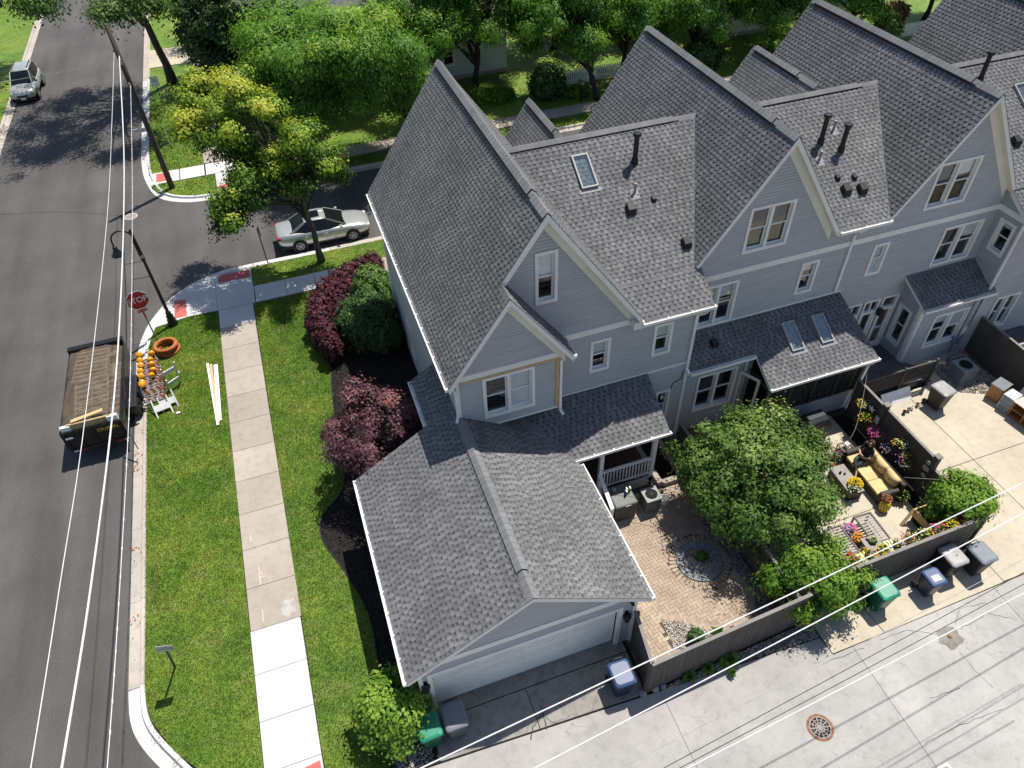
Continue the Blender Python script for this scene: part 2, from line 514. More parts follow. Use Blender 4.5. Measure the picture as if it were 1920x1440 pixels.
def grass_field(name, label, polys, density, h=(0.035, 0.075), w=0.016, z=0.0, mat=None, seed=1):
    Vs = []; tones = []
    for i, poly in enumerate(polys):
        P, R = scatter(poly, density, seed + i)
        n = len(P)
        a = R.uniform(0, 2*np.pi, n); hh = R.uniform(h[0], h[1], n); ln = R.uniform(0.0, 1.1, n) * hh; b = R.uniform(0, 2*np.pi, n)
        ww = w * R.uniform(0.6, 1.3, n) / 2
        p0 = np.stack([P[:,0]-np.cos(a)*ww, P[:,1]-np.sin(a)*ww, np.full(n, z)], 1)
        p1 = np.stack([P[:,0]+np.cos(a)*ww, P[:,1]+np.sin(a)*ww, np.full(n, z)], 1)
        p2 = np.stack([P[:,0]+np.cos(b)*ln, P[:,1]+np.sin(b)*ln, z+hh], 1)
        Vs.append(np.stack([p0, p1, p2], 1).reshape(-1, 3)); tones.append(R.uniform(0, 1, n))
    V = np.concatenate(Vs); F = np.arange(len(V)).reshape(-1, 3)
    o = mesh_obj(name, fast_mesh(name, V, F, mat or BLADE, np.concatenate(tones)))
    return tag(o, label, 'grass', kind='stuff')

OCT_V = np.array([[1,0,0],[0,1,0],[-1,0,0],[0,-1,0],[0,0,1],[0,0,-1]], float)
OCT_F = np.array([[0,1,4],[1,2,4],[2,3,4],[3,0,4],[1,0,5],[2,1,5],[3,2,5],[0,3,5]])
def gravel_field(name, label, polys, density, size, mat, z=0.0, seed=1, parent=None, exclude=None):
    Vs = []; Fs = []; T = []; base = 0
    for i, poly in enumerate(polys):
        P, R = scatter(poly, density, seed + i)
        if exclude is not None: P = P[~in_poly(P, exclude)]
        n = len(P); s = R.uniform(size*0.5, size, n)
        V = np.repeat(OCT_V[None], n, 0) * R.uniform(0.65, 1.25, (n, 6, 1))
        an = R.uniform(0, 6.28, n); ca, sa = np.cos(an)[:,None], np.sin(an)[:,None]
        x = V[:,:,0]*ca - V[:,:,1]*sa; y = V[:,:,0]*sa + V[:,:,1]*ca
        V = np.stack([x * s[:,None] * 1.2, y * s[:,None], V[:,:,2] * s[:,None] * 0.7], 2)
        V[:,:,0] += P[:,0:1]; V[:,:,1] += P[:,1:2]; V[:,:,2] += z + (s * R.uniform(0.1, 0.8, n))[:,None]
        Vs.append(V.reshape(-1, 3)); Fs.append((OCT_F[None] + (np.arange(n) * 6)[:,None,None] + base).reshape(-1, 3)); base += n * 6
        T.append(np.repeat(R.uniform(0, 1, n), 8))
    o = mesh_obj(name, fast_mesh(name, np.concatenate(Vs), np.concatenate(Fs), mat, np.concatenate(T)), parent)
    return tag(o, label, None if parent is not None else 'gravel', kind='stuff')

def smooth_path(pts, n=6):
    P = [Vector((p[0], p[1], 0)) for p in pts]; out = []
    for i in range(len(P) - 1):
        a = P[max(i-1, 0)]; b = P[i]; c = P[i+1]; d = P[min(i+2, len(P)-1)]
        for k in range(n):
            t = k / n
            out.append(0.5 * ((2*b) + (c - a) * t + (2*a - 5*b + 4*c - d) * t*t + (3*b - 3*c + d - a) * t**3))
    out.append(P[-1])
    return [(p.x, p.y) for p in out]

def sweep(mb, path, prof):
    """profile (offset to the right of travel, z) swept along a path; end caps"""
    n = len(prof); rings = []
    for i, p in enumerate(path):
        a = path[max(i-1, 0)]; b = path[min(i+1, len(path)-1)]
        dx, dy = b[0]-a[0], b[1]-a[1]; L = math.hypot(dx, dy); nx, ny = dy / L, -dx / L
        rings.append([(p[0] + nx*o, p[1] + ny*o, z) for o, z in prof])
    vs = [q for r in rings for q in r]; fs = []
    for i in range(len(path) - 1):
        for k in range(n - 1):
            fs.append((i*n+k, (i+1)*n+k, (i+1)*n+k+1, i*n+k+1))
    fs.append(tuple(range(n))); fs.append(tuple(reversed(range((len(path)-1)*n, len(path)*n))))
    mb.add(vs, fs)

def sheet(name, poly, z, mat, kind='structure', thick=0.0, parent=None, label=None):
    mb = MB()
    if thick > 0: mb.prism(poly, z - thick, z)
    else: mb.add([(p[0], p[1], z) for p in poly], [tuple(range(len(poly)))])
    o = mb.build(name, mat, parent)
    if parent is None: tag(o, label, None, None, kind)
    return o

def struct_root(name, loc=(0, 0, 0)):
    o = bpy.data.objects.new(name, None); COL.objects.link(o); o.location = loc; o['kind'] = 'structure'; return o

# ------------------------------------------------------------------ the setting
sheet('ground', [(-350, -250), (450, -250), (450, 500), (-350, 500)], -0.30, DIRT)
mb = MB()
mb.add([(-16.95, -120, -.12), (-6.0, -120, -.12), (-6.0, 260, -.12), (-16.95, 260, -.12), (200, 31, -.12), (-6.0, 31, -.12), (200, 43, -.12), (-6.0, 43, -.12)],
       [(0, 1, 2, 3), (5, 4, 6, 7)])
tag(mb.build('road', ASPHALT), kind='structure')

KP = [(0, -.2), (0, -.112), (.33, -.098), (.37, .0), (.385, .012), (.51, .012), (.51, -.2)]
kerb = struct_root('kerb')
def kerb_run(path, mat, step=3.0, flip=False):
    """cut the path into cast segments with open joints"""
    pts = [Vector((p[0], p[1], 0)) for p in path]
    if flip: pts.reverse()
    L = [0]
    for i in range(1, len(pts)): L.append(L[-1] + (pts[i] - pts[i-1]).length)
    tot = L[-1]; n = max(1, round(tot / step))
    def at(s):
        for i in range(1, len(pts)):
            if s <= L[i] + 1e-6:
                t = (s - L[i-1]) / max(1e-6, L[i] - L[i-1]); return pts[i-1].lerp(pts[i], t)
        return pts[-1]
    for k in range(n):
        s0 = tot * k / n + .006; s1 = tot * (k+1) / n - .006
        ss = [s0] + [l for l in L if s0 + .05 < l < s1 - .05] + [s1]
        m = MB(); sweep(m, [tuple(at(s)[:2]) for s in ss], KP); m.build('kerb_segment', mat, kerb)
east_k = [(-8.43, 27.5), (-8.43, 12.45)]
kerb_run(east_k, C_KERB, flip=True)
kerb_run([(-8.43, -60), (-8.43, -2)], C_KERB, 3)
south_c = smooth_path([(-8.43, 12.43), (-8.36, 11.5), (-8.1, 10.75), (-7.5, 9.81), (-6.6, 8.7), (-5.2, 7.9), (-3.4, 7.5)], 4)
kerb_run(list(reversed(south_c)), C_NEW, 1.6)
corner = smooth_path([(-8.43, 27.52), (-8.34, 28.7), (-8.18, 29.5), (-7.85, 30.5), (-7.03, 31.86), (-5.83, 32.89), (-4.36, 33.42), (-2.9, 33.48)], 4)
kerb_run(corner, C_NEW, 2.0)
kerb_run([(-2.88, 33.48), (1.0, 33.48)], C_NEW, 2.0)
kerb_run([(1.01, 33.48), (40, 33.48)], C_KERB)
far = smooth_path([(-8.43, 60), (-8.43, 50), (-8.38, 46.5), (-8.1, 44.2), (-7.4, 42.1), (-5.9, 41.0), (-4.1, 40.74), (-1, 40.72)], 4)
kerb_run(list(reversed(far)), C_NEW, 2.2)
kerb_run([(60, 40.7), (-0.98, 40.72)], C_KERB)
kerb_run([(-8.43, 60.02), (-8.43, 130)], C_KERB, 5)
kerb_run([(-16.95, 130), (-16.95, -40)], C_KERB, 5)

# lawns (raised beds of turf, soil colour below the blades)
lawn_verge = [(-7.94, 12.2), (-7.94, 27.4), (-7.86, 28.6), (-7.6, 29.75), (-6.15, 30.02), (-4.77, 30.0), (-4.80, 8.35), (-6.3, 9.2), (-7.1, 10.1), (-7.72, 11.2)]
bed_edge = smooth_path([(-1.0, 8.7), (-1.2, 9.6), (-1.2, 10.6), (-1.16, 12.4), (-1.62, 14.2), (-2.1, 15.6), (-1.95, 16.6), (-1.1, 17.5), (-0.75, 19.0), (-0.7, 21.5), (-0.5, 23.5), (-0.1, 25.5), (0.5, 27.6), (1.5, 29.1), (3.0, 29.7)], 4)
lawn_side = [(-3.2, 7.6), (-1.6, 7.5)] + bed_edge + [(3.0, 29.94), (-3.13, 29.94)]
verge_n = [(-2.98, 31.36), (40, 31.36), (40, 32.97), (-2.98, 32.97)]
front_yard = [(3.02, 26.3), (45, 26.3), (45, 29.9), (3.02, 29.9)]
sheet('lawn', list(reversed(lawn_verge)), 0.0, LAWN, thick=.2)
sheet('lawn', lawn_side, 0.0, LAWN, thick=.2)
sheet('lawn', verge_n, 0.0, LAWN, thick=.2)
sheet('lawn', front_yard, 0.0, LAWN, thick=.2)
far_strip = [(-7.4, 42.9), (-5.6, 41.55), (-4.0, 41.27), (60, 41.2), (60, 42.62), (-7.5, 42.75)]
sheet('lawn', [(-3.0, 41.27), (60, 41.2), (60, 42.5), (-3.0, 42.5)], 0.0, LAWN, thick=.2)
sheet('lawn', [(-7.4, 42.6), (-5.8, 41.5), (-4.2, 41.26), (-4.2, 43.5), (-7.8, 43.5)], 0.0, LAWN, thick=.2)
sheet('lawn', [(-7.92, 45.0), (-4.78, 45.0), (-4.78, 62.0), (-7.92, 62.0)], 0.0, LAWN, thick=.2)
sheet('lawn', [(-7.92, 66.0), (-4.78, 66.0), (-4.78, 130), (-7.92, 130)], 0.0, LAWN, thick=.2)
sheet('lawn', [(-3.15, 43.9), (90, 43.9), (90, 200), (-3.15, 200)], 0.0, LAWN, thick=.2)
sheet('lawn', [(-120, -60), (-17.46, -60), (-17.46, 130), (-120, 130)], 0.0, LAWN, thick=.2)
sheet('mulch_bed', [(3.2, 29.72)] + list(reversed(bed_edge)) + [(-0.1, 8.72), (3.2, 15.2)], 0.012, MULCH)
BED_POLY = [(3.2, 29.72)] + list(reversed(bed_edge)) + [(-0.1, 8.72), (3.2, 15.2)]
CHIP = tone_mat('mulch_chip', [(0, (0.010, 0.008, 0.007)), (0.85, (0.034, 0.026, 0.021)), (1, (0.10, 0.075, 0.055))], 0.95, 0.2)
gravel_field('mulch_chips', 'dark bark mulch chips in the bed beside the garage', [BED_POLY], 130, 0.035, CHIP, 0.012, 5)
e = MB(); sweep(e, bed_edge, [(-.012, 0), (-.012, .045), (.012, .045), (.012, 0)])
tag(e.build('bed_edging', BLACKROUGH), 'thin dark plastic edging curving round the mulch bed', 'edging')

grass_field('grass', 'short mown grass of the kerbside verge', [lawn_verge], 1900, seed=3)
grass_field('grass', 'short mown grass of the side lawn by the house', [lawn_side], 1900, seed=7)
grass_field('grass', 'patchy shaded grass of the verge under the street tree', [[(-2.98, 31.36), (9, 31.36), (9, 32.97), (-2.98, 32.97)]], 900, seed=11)
grass_field('grass', 'short sunny grass around the far street corner', [[(-7.4, 42.6), (-5.8, 41.5), (-4.2, 41.26), (-4.2, 43.5), (-7.8, 43.5)], [(-7.92, 45.0), (-4.78, 45.0), (-4.78, 56.0), (-7.92, 56.0)], [(-3.0, 41.27), (22, 41.23), (22, 42.5), (-3.0, 42.5)]], 260, (0.05, 0.10), 0.035, seed=15)

# sidewalks: every cast slab is a piece of its own
sidewalk = struct_root('sidewalk')
def slab(poly, mat, z=0.02, thick=.15, parent=None):
    return MB().prism(poly, z - thick, z).build('slab', mat, parent or sidewalk, bevel=0.008, seg=1)
def slab_rect(x0, x1, y0, y1, mat, parent=None, z=0.02, g=.006):
    return slab([(x0+g, y0+g), (x1-g, y0+g), (x1-g, y1-g), (x0+g, y1-g)], mat, z, .15, parent)
ys = [7.2, 8.65, 10.1, 11.55, 13.02]
for a, b in zip(ys, ys[1:]): slab_rect(-4.78, -3.22, a, b, C_NEW)
ys = [13.02 + i * (28.6 - 13.02) / 10 for i in range(11)]
for a, b in zip(ys, ys[1:]): slab_rect(-4.77, -3.18, a, b, C_OLD)
slab_rect(-4.76, -3.16, 28.6, 30.0, C_NEW)
# ramp apron behind the new kerb
ci = []
for i, p in enumerate(corner):
    a = corner[max(i-1, 0)]; b = corner[min(i+1, len(corner)-1)]; dx, dy = b[0]-a[0], b[1]-a[1]; L = math.hypot(dx, dy)
    ci.append((p[0] + dy/L*.52, p[1] - dx/L*.52))
ci = [q for q in ci if q[1] > 29.85]
slab([(-7.55, 29.8), (-6.15, 30.06), (-4.78, 30.02), (-4.78, 31.5)] + [(-4.78, ci[-6][1])] + [q for q in reversed(ci) if q[0] < -4.9], C_NEW, .018)
slab([(-4.77, 30.02), (-3.05, 30.02), (-3.02, 31.4), (-3.02, ci[-1][1]-.02), (-4.77, ci[-6][1]-.01)], C_NEW, .02)
sheet('tactile_pad', [(-6.72, 30.12), (-6.16, 30.12), (-6.2, 31.45), (-6.72, 31.55)], .026, RED_PAD, parent=sidewalk)
sheet('tactile_pad', [(-4.62, 32.18), (-3.1, 32.18), (-3.1, 32.82), (-4.62, 32.82)], .026, RED_PAD, parent=sidewalk)
sheet('tactile_pad', [(-3.95, 7.6), (-3.28, 7.6), (-3.28, 8.5), (-3.95, 8.42)], .026, RED_PAD, parent=sidewalk)
x = -3.0
for k in range(3): slab_rect(x, x + 1.45, 30.0, 31.33, C_NEW); x += 1.45
for k in range(16): slab_rect(x, x + 1.5, 30.0, 31.33, C_OLD); x += 1.5
# far side sidewalks
x = -3.0
for k in range(2): slab_rect(x - 4.7, x - 3.2, 43.55, 44.95, C_NEW); x += 1.55
slab([(-4.75, 43.55), (-3.1, 43.55), (-3.1, 44.95), (-4.75, 44.95)], C_NEW)
slab([(-4.15, 41.4), (-3.1, 41.4), (-3.1, 43.5), (-4.15, 43.5)], C_NEW)
sheet('tactile_pad', [(-7.5, 43.75), (-6.7, 43.75), (-6.7, 44.8), (-7.5, 44.8)], .026, RED_PAD, parent=sidewalk)
sheet('tactile_pad', [(-4.05, 41.45), (-3.2, 41.45), (-3.2, 42.0), (-4.05, 42.0)], .026, RED_PAD, parent=sidewalk)
x = -3.05
for k in range(22): slab_rect(x, x + 1.55, 42.55, 43.85, C_OLD if k else C_NEW); x += 1.55
y = 45.05
for k in range(30): slab_rect(-4.75, -3.2, y, y + 1.6, C_OLD); y += 1.6
slab([(-8.0, 62.1), (-4.8, 62.1), (-4.8, 65.9), (-8.0, 65.9)], C_DRIVE)

# alley: cast concrete panels, joints roughly square to the lane
alley = struct_root('alley')
jx = [-4.0, 6.4, 12.45, 17.85, 23.5, 30, 36, 42]
def alley_top(x):
    pts = [(-6, 7.5), (-0.7, 7.32), (6.05, 7.05), (8.5, 6.95), (11.68, 6.82), (11.74, 6.24), (19.1, 6.4), (45, 6.6)]
    for (a, b), (c, d) in zip(pts, pts[1:]):
        if a <= x <= c: return b + (d - b) * (x - a) / (c - a)
    return 7
for a, b in zip(jx, jx[1:]):
    sk = -0.12
    xs = [a] + [v for v in (-0.7, 6.05, 8.5, 11.68, 11.74, 19.1) if a < v < b] + [b]
    top = [(v, alley_top(v) - .01) for v in xs]
    slab([(a + .004 + sk, -1.5), (b - .004 + sk, -1.5)] + [(v - (.004 if v == b else -.004 if v == a else 0), t) for v, t in reversed(top)], C_ALLEY, -.01, .15, alley)
slab([(-8, -8), (45, -8), (45, -1.52), (-8, -1.52)], C_ALLEY, -.012, .15, alley)
slab([(-8.0, -1.5), (-3.7, -1.5), (-3.85, 3.2), (-4.02, 7.4), (-8, 7.2)], C_ALLEY, -.011, .15, alley)

# garage apron, driveways and patios
driveway = struct_root('driveway')
slab([(-0.15, 7.34), (2.72, 7.22), (2.72, 8.42), (-0.15, 8.42)], C_GARAGE, .005, .15, driveway)
slab([(2.74, 7.22), (5.95, 7.1), (6.0, 8.42), (2.74, 8.42)], C_GARAGE, .005, .15, driveway)
slab([(-0.15, 8.45), (6.0, 8.45), (6.0, 8.95), (-0.15, 8.95)], C_GARAGE, .012, .15, driveway)
slab([(11.75, 6.26), (13.62, 6.28), (13.45, 7.9), (11.75, 7.9)], C_DRIVE, .004, .15, driveway)
slab([(13.64, 6.28), (18.3, 6.4), (18.3, 7.78), (13.47, 7.9)], C_DRIVE, .004, .15, driveway)
for a, b in ((18.32, 21.1), (21.12, 25.0)):
    slab([(a, 6.42), (b, 6.42), (b, 10.68), (a, 10.68)], C_DRIVE, .004, .15, driveway)
    slab([(a, 10.7), (b, 10.7), (b, 14.4), (a, 14.4)], C_DRIVE, .004, .15, driveway)
slab([(22.3, 14.42), (25.0, 14.42), (25.0, 15.7), (22.3, 15.7)], C_DRIVE, .004, .15, driveway)
patio2 = struct_root('patio')
slab([(11.2, 7.95), (14.6, 7.95), (14.6, 10.15), (11.2, 10.15)], C_DRIVE, .006, .15, patio2)
slab([(14.62, 7.95), (17.6, 7.95), (17.6, 10.15), (14.62, 10.15)], C_DRIVE, .006, .15, patio2)
slab([(11.2, 10.17), (14.6, 10.17), (14.6, 14.4), (11.2, 14.4)], C_DRIVE, .006, .15, patio2)
slab([(14.62, 10.17), (17.6, 10.17), (17.6, 14.4), (14.62, 14.4)], C_DRIVE, .006, .15, patio2)
sheet('mulch_bed', [(17.62, 7.9), (18.2, 7.9), (18.2, 14.3), (17.62, 14.3)], -.05, MULCH)
sheet('mulch_bed', [(11.2, 7.42), (13.0, 7.92), (18.2, 7.92), (18.2, 7.95), (11.2, 7.95)], -.04, MULCH)
sheet('mulch_bed', [(-1.6, 7.36), (-0.16, 7.3), (-0.16, 8.75), (-1.0, 8.75)], .004, MULCH)

# manhole covers and the drain grate
t = thing('manhole_cover', 'round grey manhole cover in the asphalt near the utility pole shadow', 'manhole cover', (-8.9, 40.6, -.12))
MB().lathe([(.36, 0), (.36, .012), (.31, .014)], 28).build('frame_ring', C_KERB, t)
MB().lathe([(.30, 0), (.30, .016), (.05, .018)], 28).build('lid', CASTIRON, t)
gp = G(1538, 1364)
t = thing('drain_grate', 'rusty round drain grate with ringed slots set in the alley', 'drain grate', (gp.x, gp.y, -.008), 0.3)
MB().lathe([(.37, 0), (.37, .006), (.30, .010), (.29, .002)], 36, caps=False).build('frame_ring', RUST, t)
MB().lathe([(.30, 0), (.30, .0055)], 36).build('pit', DARKHOLE, t)
mb = MB()
for r0, r1 in ((.27, .30), (.195, .215), (.115, .135), (.0, .06)):
    if r0 == 0: mb.lathe([(r1, .007), (r1, .0125)], 12)
    else: mb.lathe([(r0, .007), (r0, .0125), (r1, .0125), (r1, .007)], 36, caps=False)
for k in range(12):
    a = 2*math.pi*k/12
    mb.bar((.05*math.cos(a), .05*math.sin(a), .0095), (.28*math.cos(a), .28*math.sin(a), .0095), .03, .005)
mb.build('grid', CASTIRON, t)
t = thing('utility_vault_lid', 'small square concrete utility lid with pale frame at the alley bottom edge', 'utility lid', (12.35, 2.35, -.008), 0.1)
MB().box(-.42, -.3, 0, .42, .3, .02).build('frame', C_NEW, t, bevel=.01)
MB().box(-.34, -.23, .015, .34, .23, .026).build('lid', CASTIRON, t)
# ------------------------------------------------------------------ roofs: real shingle tabs
EXPO = 0.150
TAB_W = {1: (.105, .12, .14), 0: (.078, .092)}
TONES = {1: (.53, .62, .71), 0: (.50, .57, .63)}
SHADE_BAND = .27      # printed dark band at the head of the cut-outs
_tabmesh = {}
def tab_pts(w, h):
    q = EXPO * .55; hq = h + (.003 - h) * .55
    return [(.002, 0, 0), (w, 0, 0), (w, EXPO, 0), (.002, EXPO, 0), (.002, 0, h), (w, 0, h), (w, EXPO, .003), (.002, EXPO, .003), (.002, q, hq), (w, q, hq)]
def tab_faces(m, v, kind):
    if kind:
        m.add(v[:8], [(4, 5, 6, 7), (0, 1, 5, 4), (1, 2, 6, 5), (3, 0, 4, 7)])
    else:
        t = m.ct
        m.add(v, [(4, 5, 9, 8), (0, 1, 5, 4), (1, 2, 6, 9, 5), (3, 0, 4, 8, 7)])
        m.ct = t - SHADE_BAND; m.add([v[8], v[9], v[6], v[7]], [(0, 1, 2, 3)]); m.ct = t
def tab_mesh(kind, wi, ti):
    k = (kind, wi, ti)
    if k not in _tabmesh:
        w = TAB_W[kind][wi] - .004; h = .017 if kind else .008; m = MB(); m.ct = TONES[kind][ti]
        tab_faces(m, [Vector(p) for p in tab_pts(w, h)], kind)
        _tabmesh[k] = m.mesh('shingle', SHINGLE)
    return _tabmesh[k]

def clip_convex(poly, clip):
    out = poly
    n = len(clip)
    for i in range(n):
        a = clip[i]; b = clip[(i+1) % n]; inp = out; out = []
        if not inp: break
        ex, ey = b[0]-a[0], b[1]-a[1]
        side = lambda p: ex * (p[1]-a[1]) - ey * (p[0]-a[0])
        for j in range(len(inp)):
            p = inp[j]; q = inp[(j+1) % len(inp)]; sp = side(p); sq = side(q)
            if sp >= -1e-9: out.append(p)
            if (sp > 0 and sq < 0) or (sp < 0 and sq > 0):
                t = sp / (sp - sq); out.append((p[0] + (q[0]-p[0])*t, p[1] + (q[1]-p[1])*t))
    return out

def area2(p):
    return sum(p[i][0]*p[(i+1) % len(p)][1] - p[(i+1) % len(p)][0]*p[i][1] for i in range(len(p))) / 2

class Roof:
    """all roof planes of one building: deck slabs + shingle tabs + ridge caps"""
    def __init__(s, parent, seed, mat=None):
        s.parent = parent; s.deck = MB(); s.field = MB(); s.cand = []; s.r = rng(seed); s.caps = []; s.mat = mat or SHINGLE
    def plane(s, fn, up, poly, thick=.2, singles=True, shing=True, soffit=True):
        """fn(x,y)->z height of the plane, up = horizontal uphill direction ('+x','-x','+y','-y'), poly = convex plan outline"""
        if area2(poly) < 0: poly = list(reversed(poly))
        top = [Vector((p[0], p[1], fn(*p))) for p in poly]; n = len(top)
        vs = [tuple(p) for p in top] + [(p.x, p.y, p.z - thick) for p in top]
        s.deck.cm = 0; s.deck.add(vs, [tuple(range(n))])
        s.deck.cm = 1; s.deck.add(vs, [(i, i + n, (i+1) % n + n, (i+1) % n) for i in range(n)])
        s.deck.cm = 2; s.deck.add(vs, [tuple(reversed(range(n, 2*n)))])
        if not shing: return
        ud = {'+x': Vector((0, -1, 0)), '-x': Vector((0, 1, 0)), '+y': Vector((1, 0, 0)), '-y': Vector((-1, 0, 0))}[up]
        hd = {'+x': (1, 0), '-x': (-1, 0), '+y': (0, 1), '-y': (0, -1)}[up]
        dz = fn(hd[0], hd[1]) - fn(0, 0)
        vd = Vector((hd[0], hd[1], dz)).normalized(); nd = ud.cross(vd).normalized()
        if nd.z < 0: ud = -ud; nd = ud.cross(vd).normalized()
        o = Vector((0, 0, fn(0, 0)))
        P2 = [((p - o).dot(ud), (p - o).dot(vd)) for p in top]
        if area2(P2) < 0: P2 = list(reversed(P2))
        v0 = min(p[1] for p in P2); v1 = max(p[1] for p in P2); u0 = min(p[0] for p in P2); u1 = max(p[0] for p in P2)
        R = Matrix((ud, vd, nd)).transposed()
        nrow = int((v1 - v0) / EXPO) + 1
        off0 = .012
        for i in range(nrow):
            va = v0 + i * EXPO; vb = va + EXPO; rr = s.r
            # course extent
            row = clip_convex([(u0-1, va), (u1+1, va), (u1+1, vb), (u0-1, vb)], P2)
            if len(row) < 3: continue
            ra, rb = min(p[0] for p in row), max(p[0] for p in row)
            u = math.floor(ra / .41) * .41 - .41 + (.1 if i % 2 else 0) + rr.uniform(-.02, .02); kind = 0
            while u < rb:
                kind = 0 if kind else 1
                wi = rr.randrange(len(TAB_W[kind])); w = TAB_W[kind][wi]; ti = rr.randrange(3)
                if kind == 1 and rr.random() < .10: w = TAB_W[1][2]; wi = 2
                q = clip_convex([(u, va), (u + w, va), (u + w, vb), (u, vb)], row)
                if len(q) >= 3 and area2(q) > 1e-4:
                    full = len(q) == 4 and abs(area2(q) - w * EXPO) < 1e-6
                    if full and singles:
                        c = o + ud*u + vd*va + nd*off0
                        s.cand.append((c, R, kind, wi, ti, nd))
                    else:
                        s.tab(q, va, kind, ti, o, ud, vd, nd, off0)
                u += w
    def tab(s, q, va, kind, ti, o, ud, vd, nd, off0):
        h = .017 if kind else .008; s.field.ct = TONES[kind][ti] + .0001; n = len(q)
        base = [o + ud*a + vd*b + nd*off0 for a, b in q]
        top = [o + ud*a + vd*b + nd*(off0 + h + (.003 - h) * (b - va) / EXPO) for a, b in q]
        s.field.add(base + top, [tuple(range(n, 2*n))] + [(i, (i+1) % n, (i+1) % n + n, i + n) for i in range(n)])
    def ridge(s, a, b, sl, sr, step=.2, lift=.05, low=1.0, w=.15, axis='y'):
        s.caps.append((Vector(a), Vector(b), sl, sr, step, lift, low, w, axis))
    def finish(s, nmax=300):
        deck = s.deck.build('roof', [ROOF_UNDER, TRIM, SOFFIT], s.parent, world=True)
        camp = Vector((0, 0, CAM_H)); im = root_matrix(s.parent).inverted()
        def score(cd):
            c = cd[0]; d = camp - c; L = d.length
            cc = CAM_R.transposed() @ (c - camp); px = 960 + FPX*cc.x/-cc.z; py = 720 - FPX*cc.y/-cc.z
            vis = 1 if (0 < px < 1920 and 0 < py < 1440) else 0
            return -vis * max(0, cd[5].dot(d) / L) / (L*L)
        s.cand.sort(key=score)
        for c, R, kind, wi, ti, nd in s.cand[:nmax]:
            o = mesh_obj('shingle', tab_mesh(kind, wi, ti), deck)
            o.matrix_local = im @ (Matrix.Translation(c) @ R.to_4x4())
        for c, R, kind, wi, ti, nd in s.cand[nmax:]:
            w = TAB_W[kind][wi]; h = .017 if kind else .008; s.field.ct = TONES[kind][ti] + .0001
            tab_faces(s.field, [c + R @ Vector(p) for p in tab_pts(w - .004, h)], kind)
        if s.field.f:
            tag(s.field.build('shingle_field', s.mat, deck, world=True), kind='stuff')
        for a, b, sl, sr, step, lift, low, w, axis in s.caps:
            d = (b - a); L = d.length; d.normalize(); n = int(L / step); dx = Vector((1, 0, 0)) if axis == 'y' else Vector((0, 1, 0))
            meshes = []
            for tn in (.70, .74, .78):
                m = MB(); m.ct = tn
                fl = .62 if (lift > 0 and sl > 1) else 1.0
                prof = [(-w, -w*sl*fl), (-w*.4, -w*.4*sl*fl + .012), (0, .016), (w*.4, -w*.4*sr*fl + .012), (w, -w*sr*fl)]
                r0 = [dx*p + Vector((0, 0, q + .014)) for p, q in prof]; r1 = [dx*p + Vector((0, 0, q + .004)) + d*(step*1.12) for p, q in prof]
                r0b = [p - Vector((0, 0, .018)) for p in r0]
                vs = r0 + r1 + r0b
                m.add(vs, [(i, i+1, 6+i, 5+i) for i in range(4)] + [(i+10, i+11, i+1, i) for i in range(4)] + [(0, 5, 10), (4, 14, 9)])
                meshes.append(m.mesh('ridge_cap', SHINGLE))
            if lift > 0:      # vent strip under the raised caps
                m = MB(); p0 = a + d*low; p1 = b - d*low*.25
                for sgn, sl_ in ((-1, sl), (1, sr)):
                    fl = .62 if sl_ > 1 else 1.0; gap = lift + w*.86*sl_*(1 - fl); zz = Vector((0, 0, -w*.86*sl_ + gap*.5)); e0 = p0 + dx*sgn*w*.86 + zz; e1 = p1 + dx*sgn*w*.86 + zz
                    m.bar(e0, e1, .03, gap*1.02)
                m.build('ridge_vent', BLACKROUGH, deck, world=True)
            for i in range(n):
                t = i * step; hi = lift + .02 if (low < t < L - low*.25) else .02
                c = a + d*t + Vector((0, 0, hi))
                mesh_obj('ridge_cap', meshes[s.r.randrange(3)], deck).location = im @ c
        return deck

# ------------------------------------------------------------------ walls, windows, gutters
BOARD = .112
def frame_fn(face, pos):
    """wall frame: u along the wall, z up, w outward. face '-y','-x','+x','+y'"""
    if face == '-y': return lambda u, z, w: (u, pos - w, z)
    if face == '+y': return lambda u, z, w: (u, pos + w, z)
    if face == '-x': return lambda u, z, w: (pos - w, u, z)
    return lambda u, z, w: (pos + w, u, z)

def siding(mb, face, pos, poly, openings=()):
    """lapped clapboards over a (u,z) polygon, with real openings left free"""
    fn = frame_fn(face, pos); z0 = min(p[1] for p in poly); z1 = max(p[1] for p in poly)
    flip = face in ('-x', '+y')
    z = z0
    while z < z1 - .01:
        zt = min(z + BOARD, z1); zm = (z + zt) / 2; xs = []
        for i in range(len(poly)):
            a = poly[i]; b = poly[(i+1) % len(poly)]
            if (a[1] > zm) != (b[1] > zm): xs.append(a[0] + (b[0]-a[0]) * (zm - a[1]) / (b[1] - a[1]))
        xs.sort(); iv = [(xs[i], xs[i+1]) for i in range(0, len(xs) - 1, 2)]
        for (oa, ob, oz0, oz1) in openings:
            if oz0 < zm < oz1:
                nv = []
                for a, b in iv:
                    if ob <= a or oa >= b: nv.append((a, b))
                    else:
                        if oa > a: nv.append((a, oa))
                        if ob < b: nv.append((ob, b))
                iv = nv
        for a, b in iv:
            zk = z + (zt - z) * .66          # dutch-lap profile: flat face, then a cove back to the wall
            vs = [fn(a, z, .030), fn(b, z, .030), fn(b, zk, .028), fn(a, zk, .028), fn(a, zt, .002), fn(b, zt, .002), fn(a, z, 0), fn(b, z, 0)]
            fs = [(0, 1, 2, 3), (3, 2, 5, 4), (6, 7, 1, 0)]
            if flip: fs = [tuple(reversed(f)) for f in fs]
            mb.add(vs, fs)
        z = zt

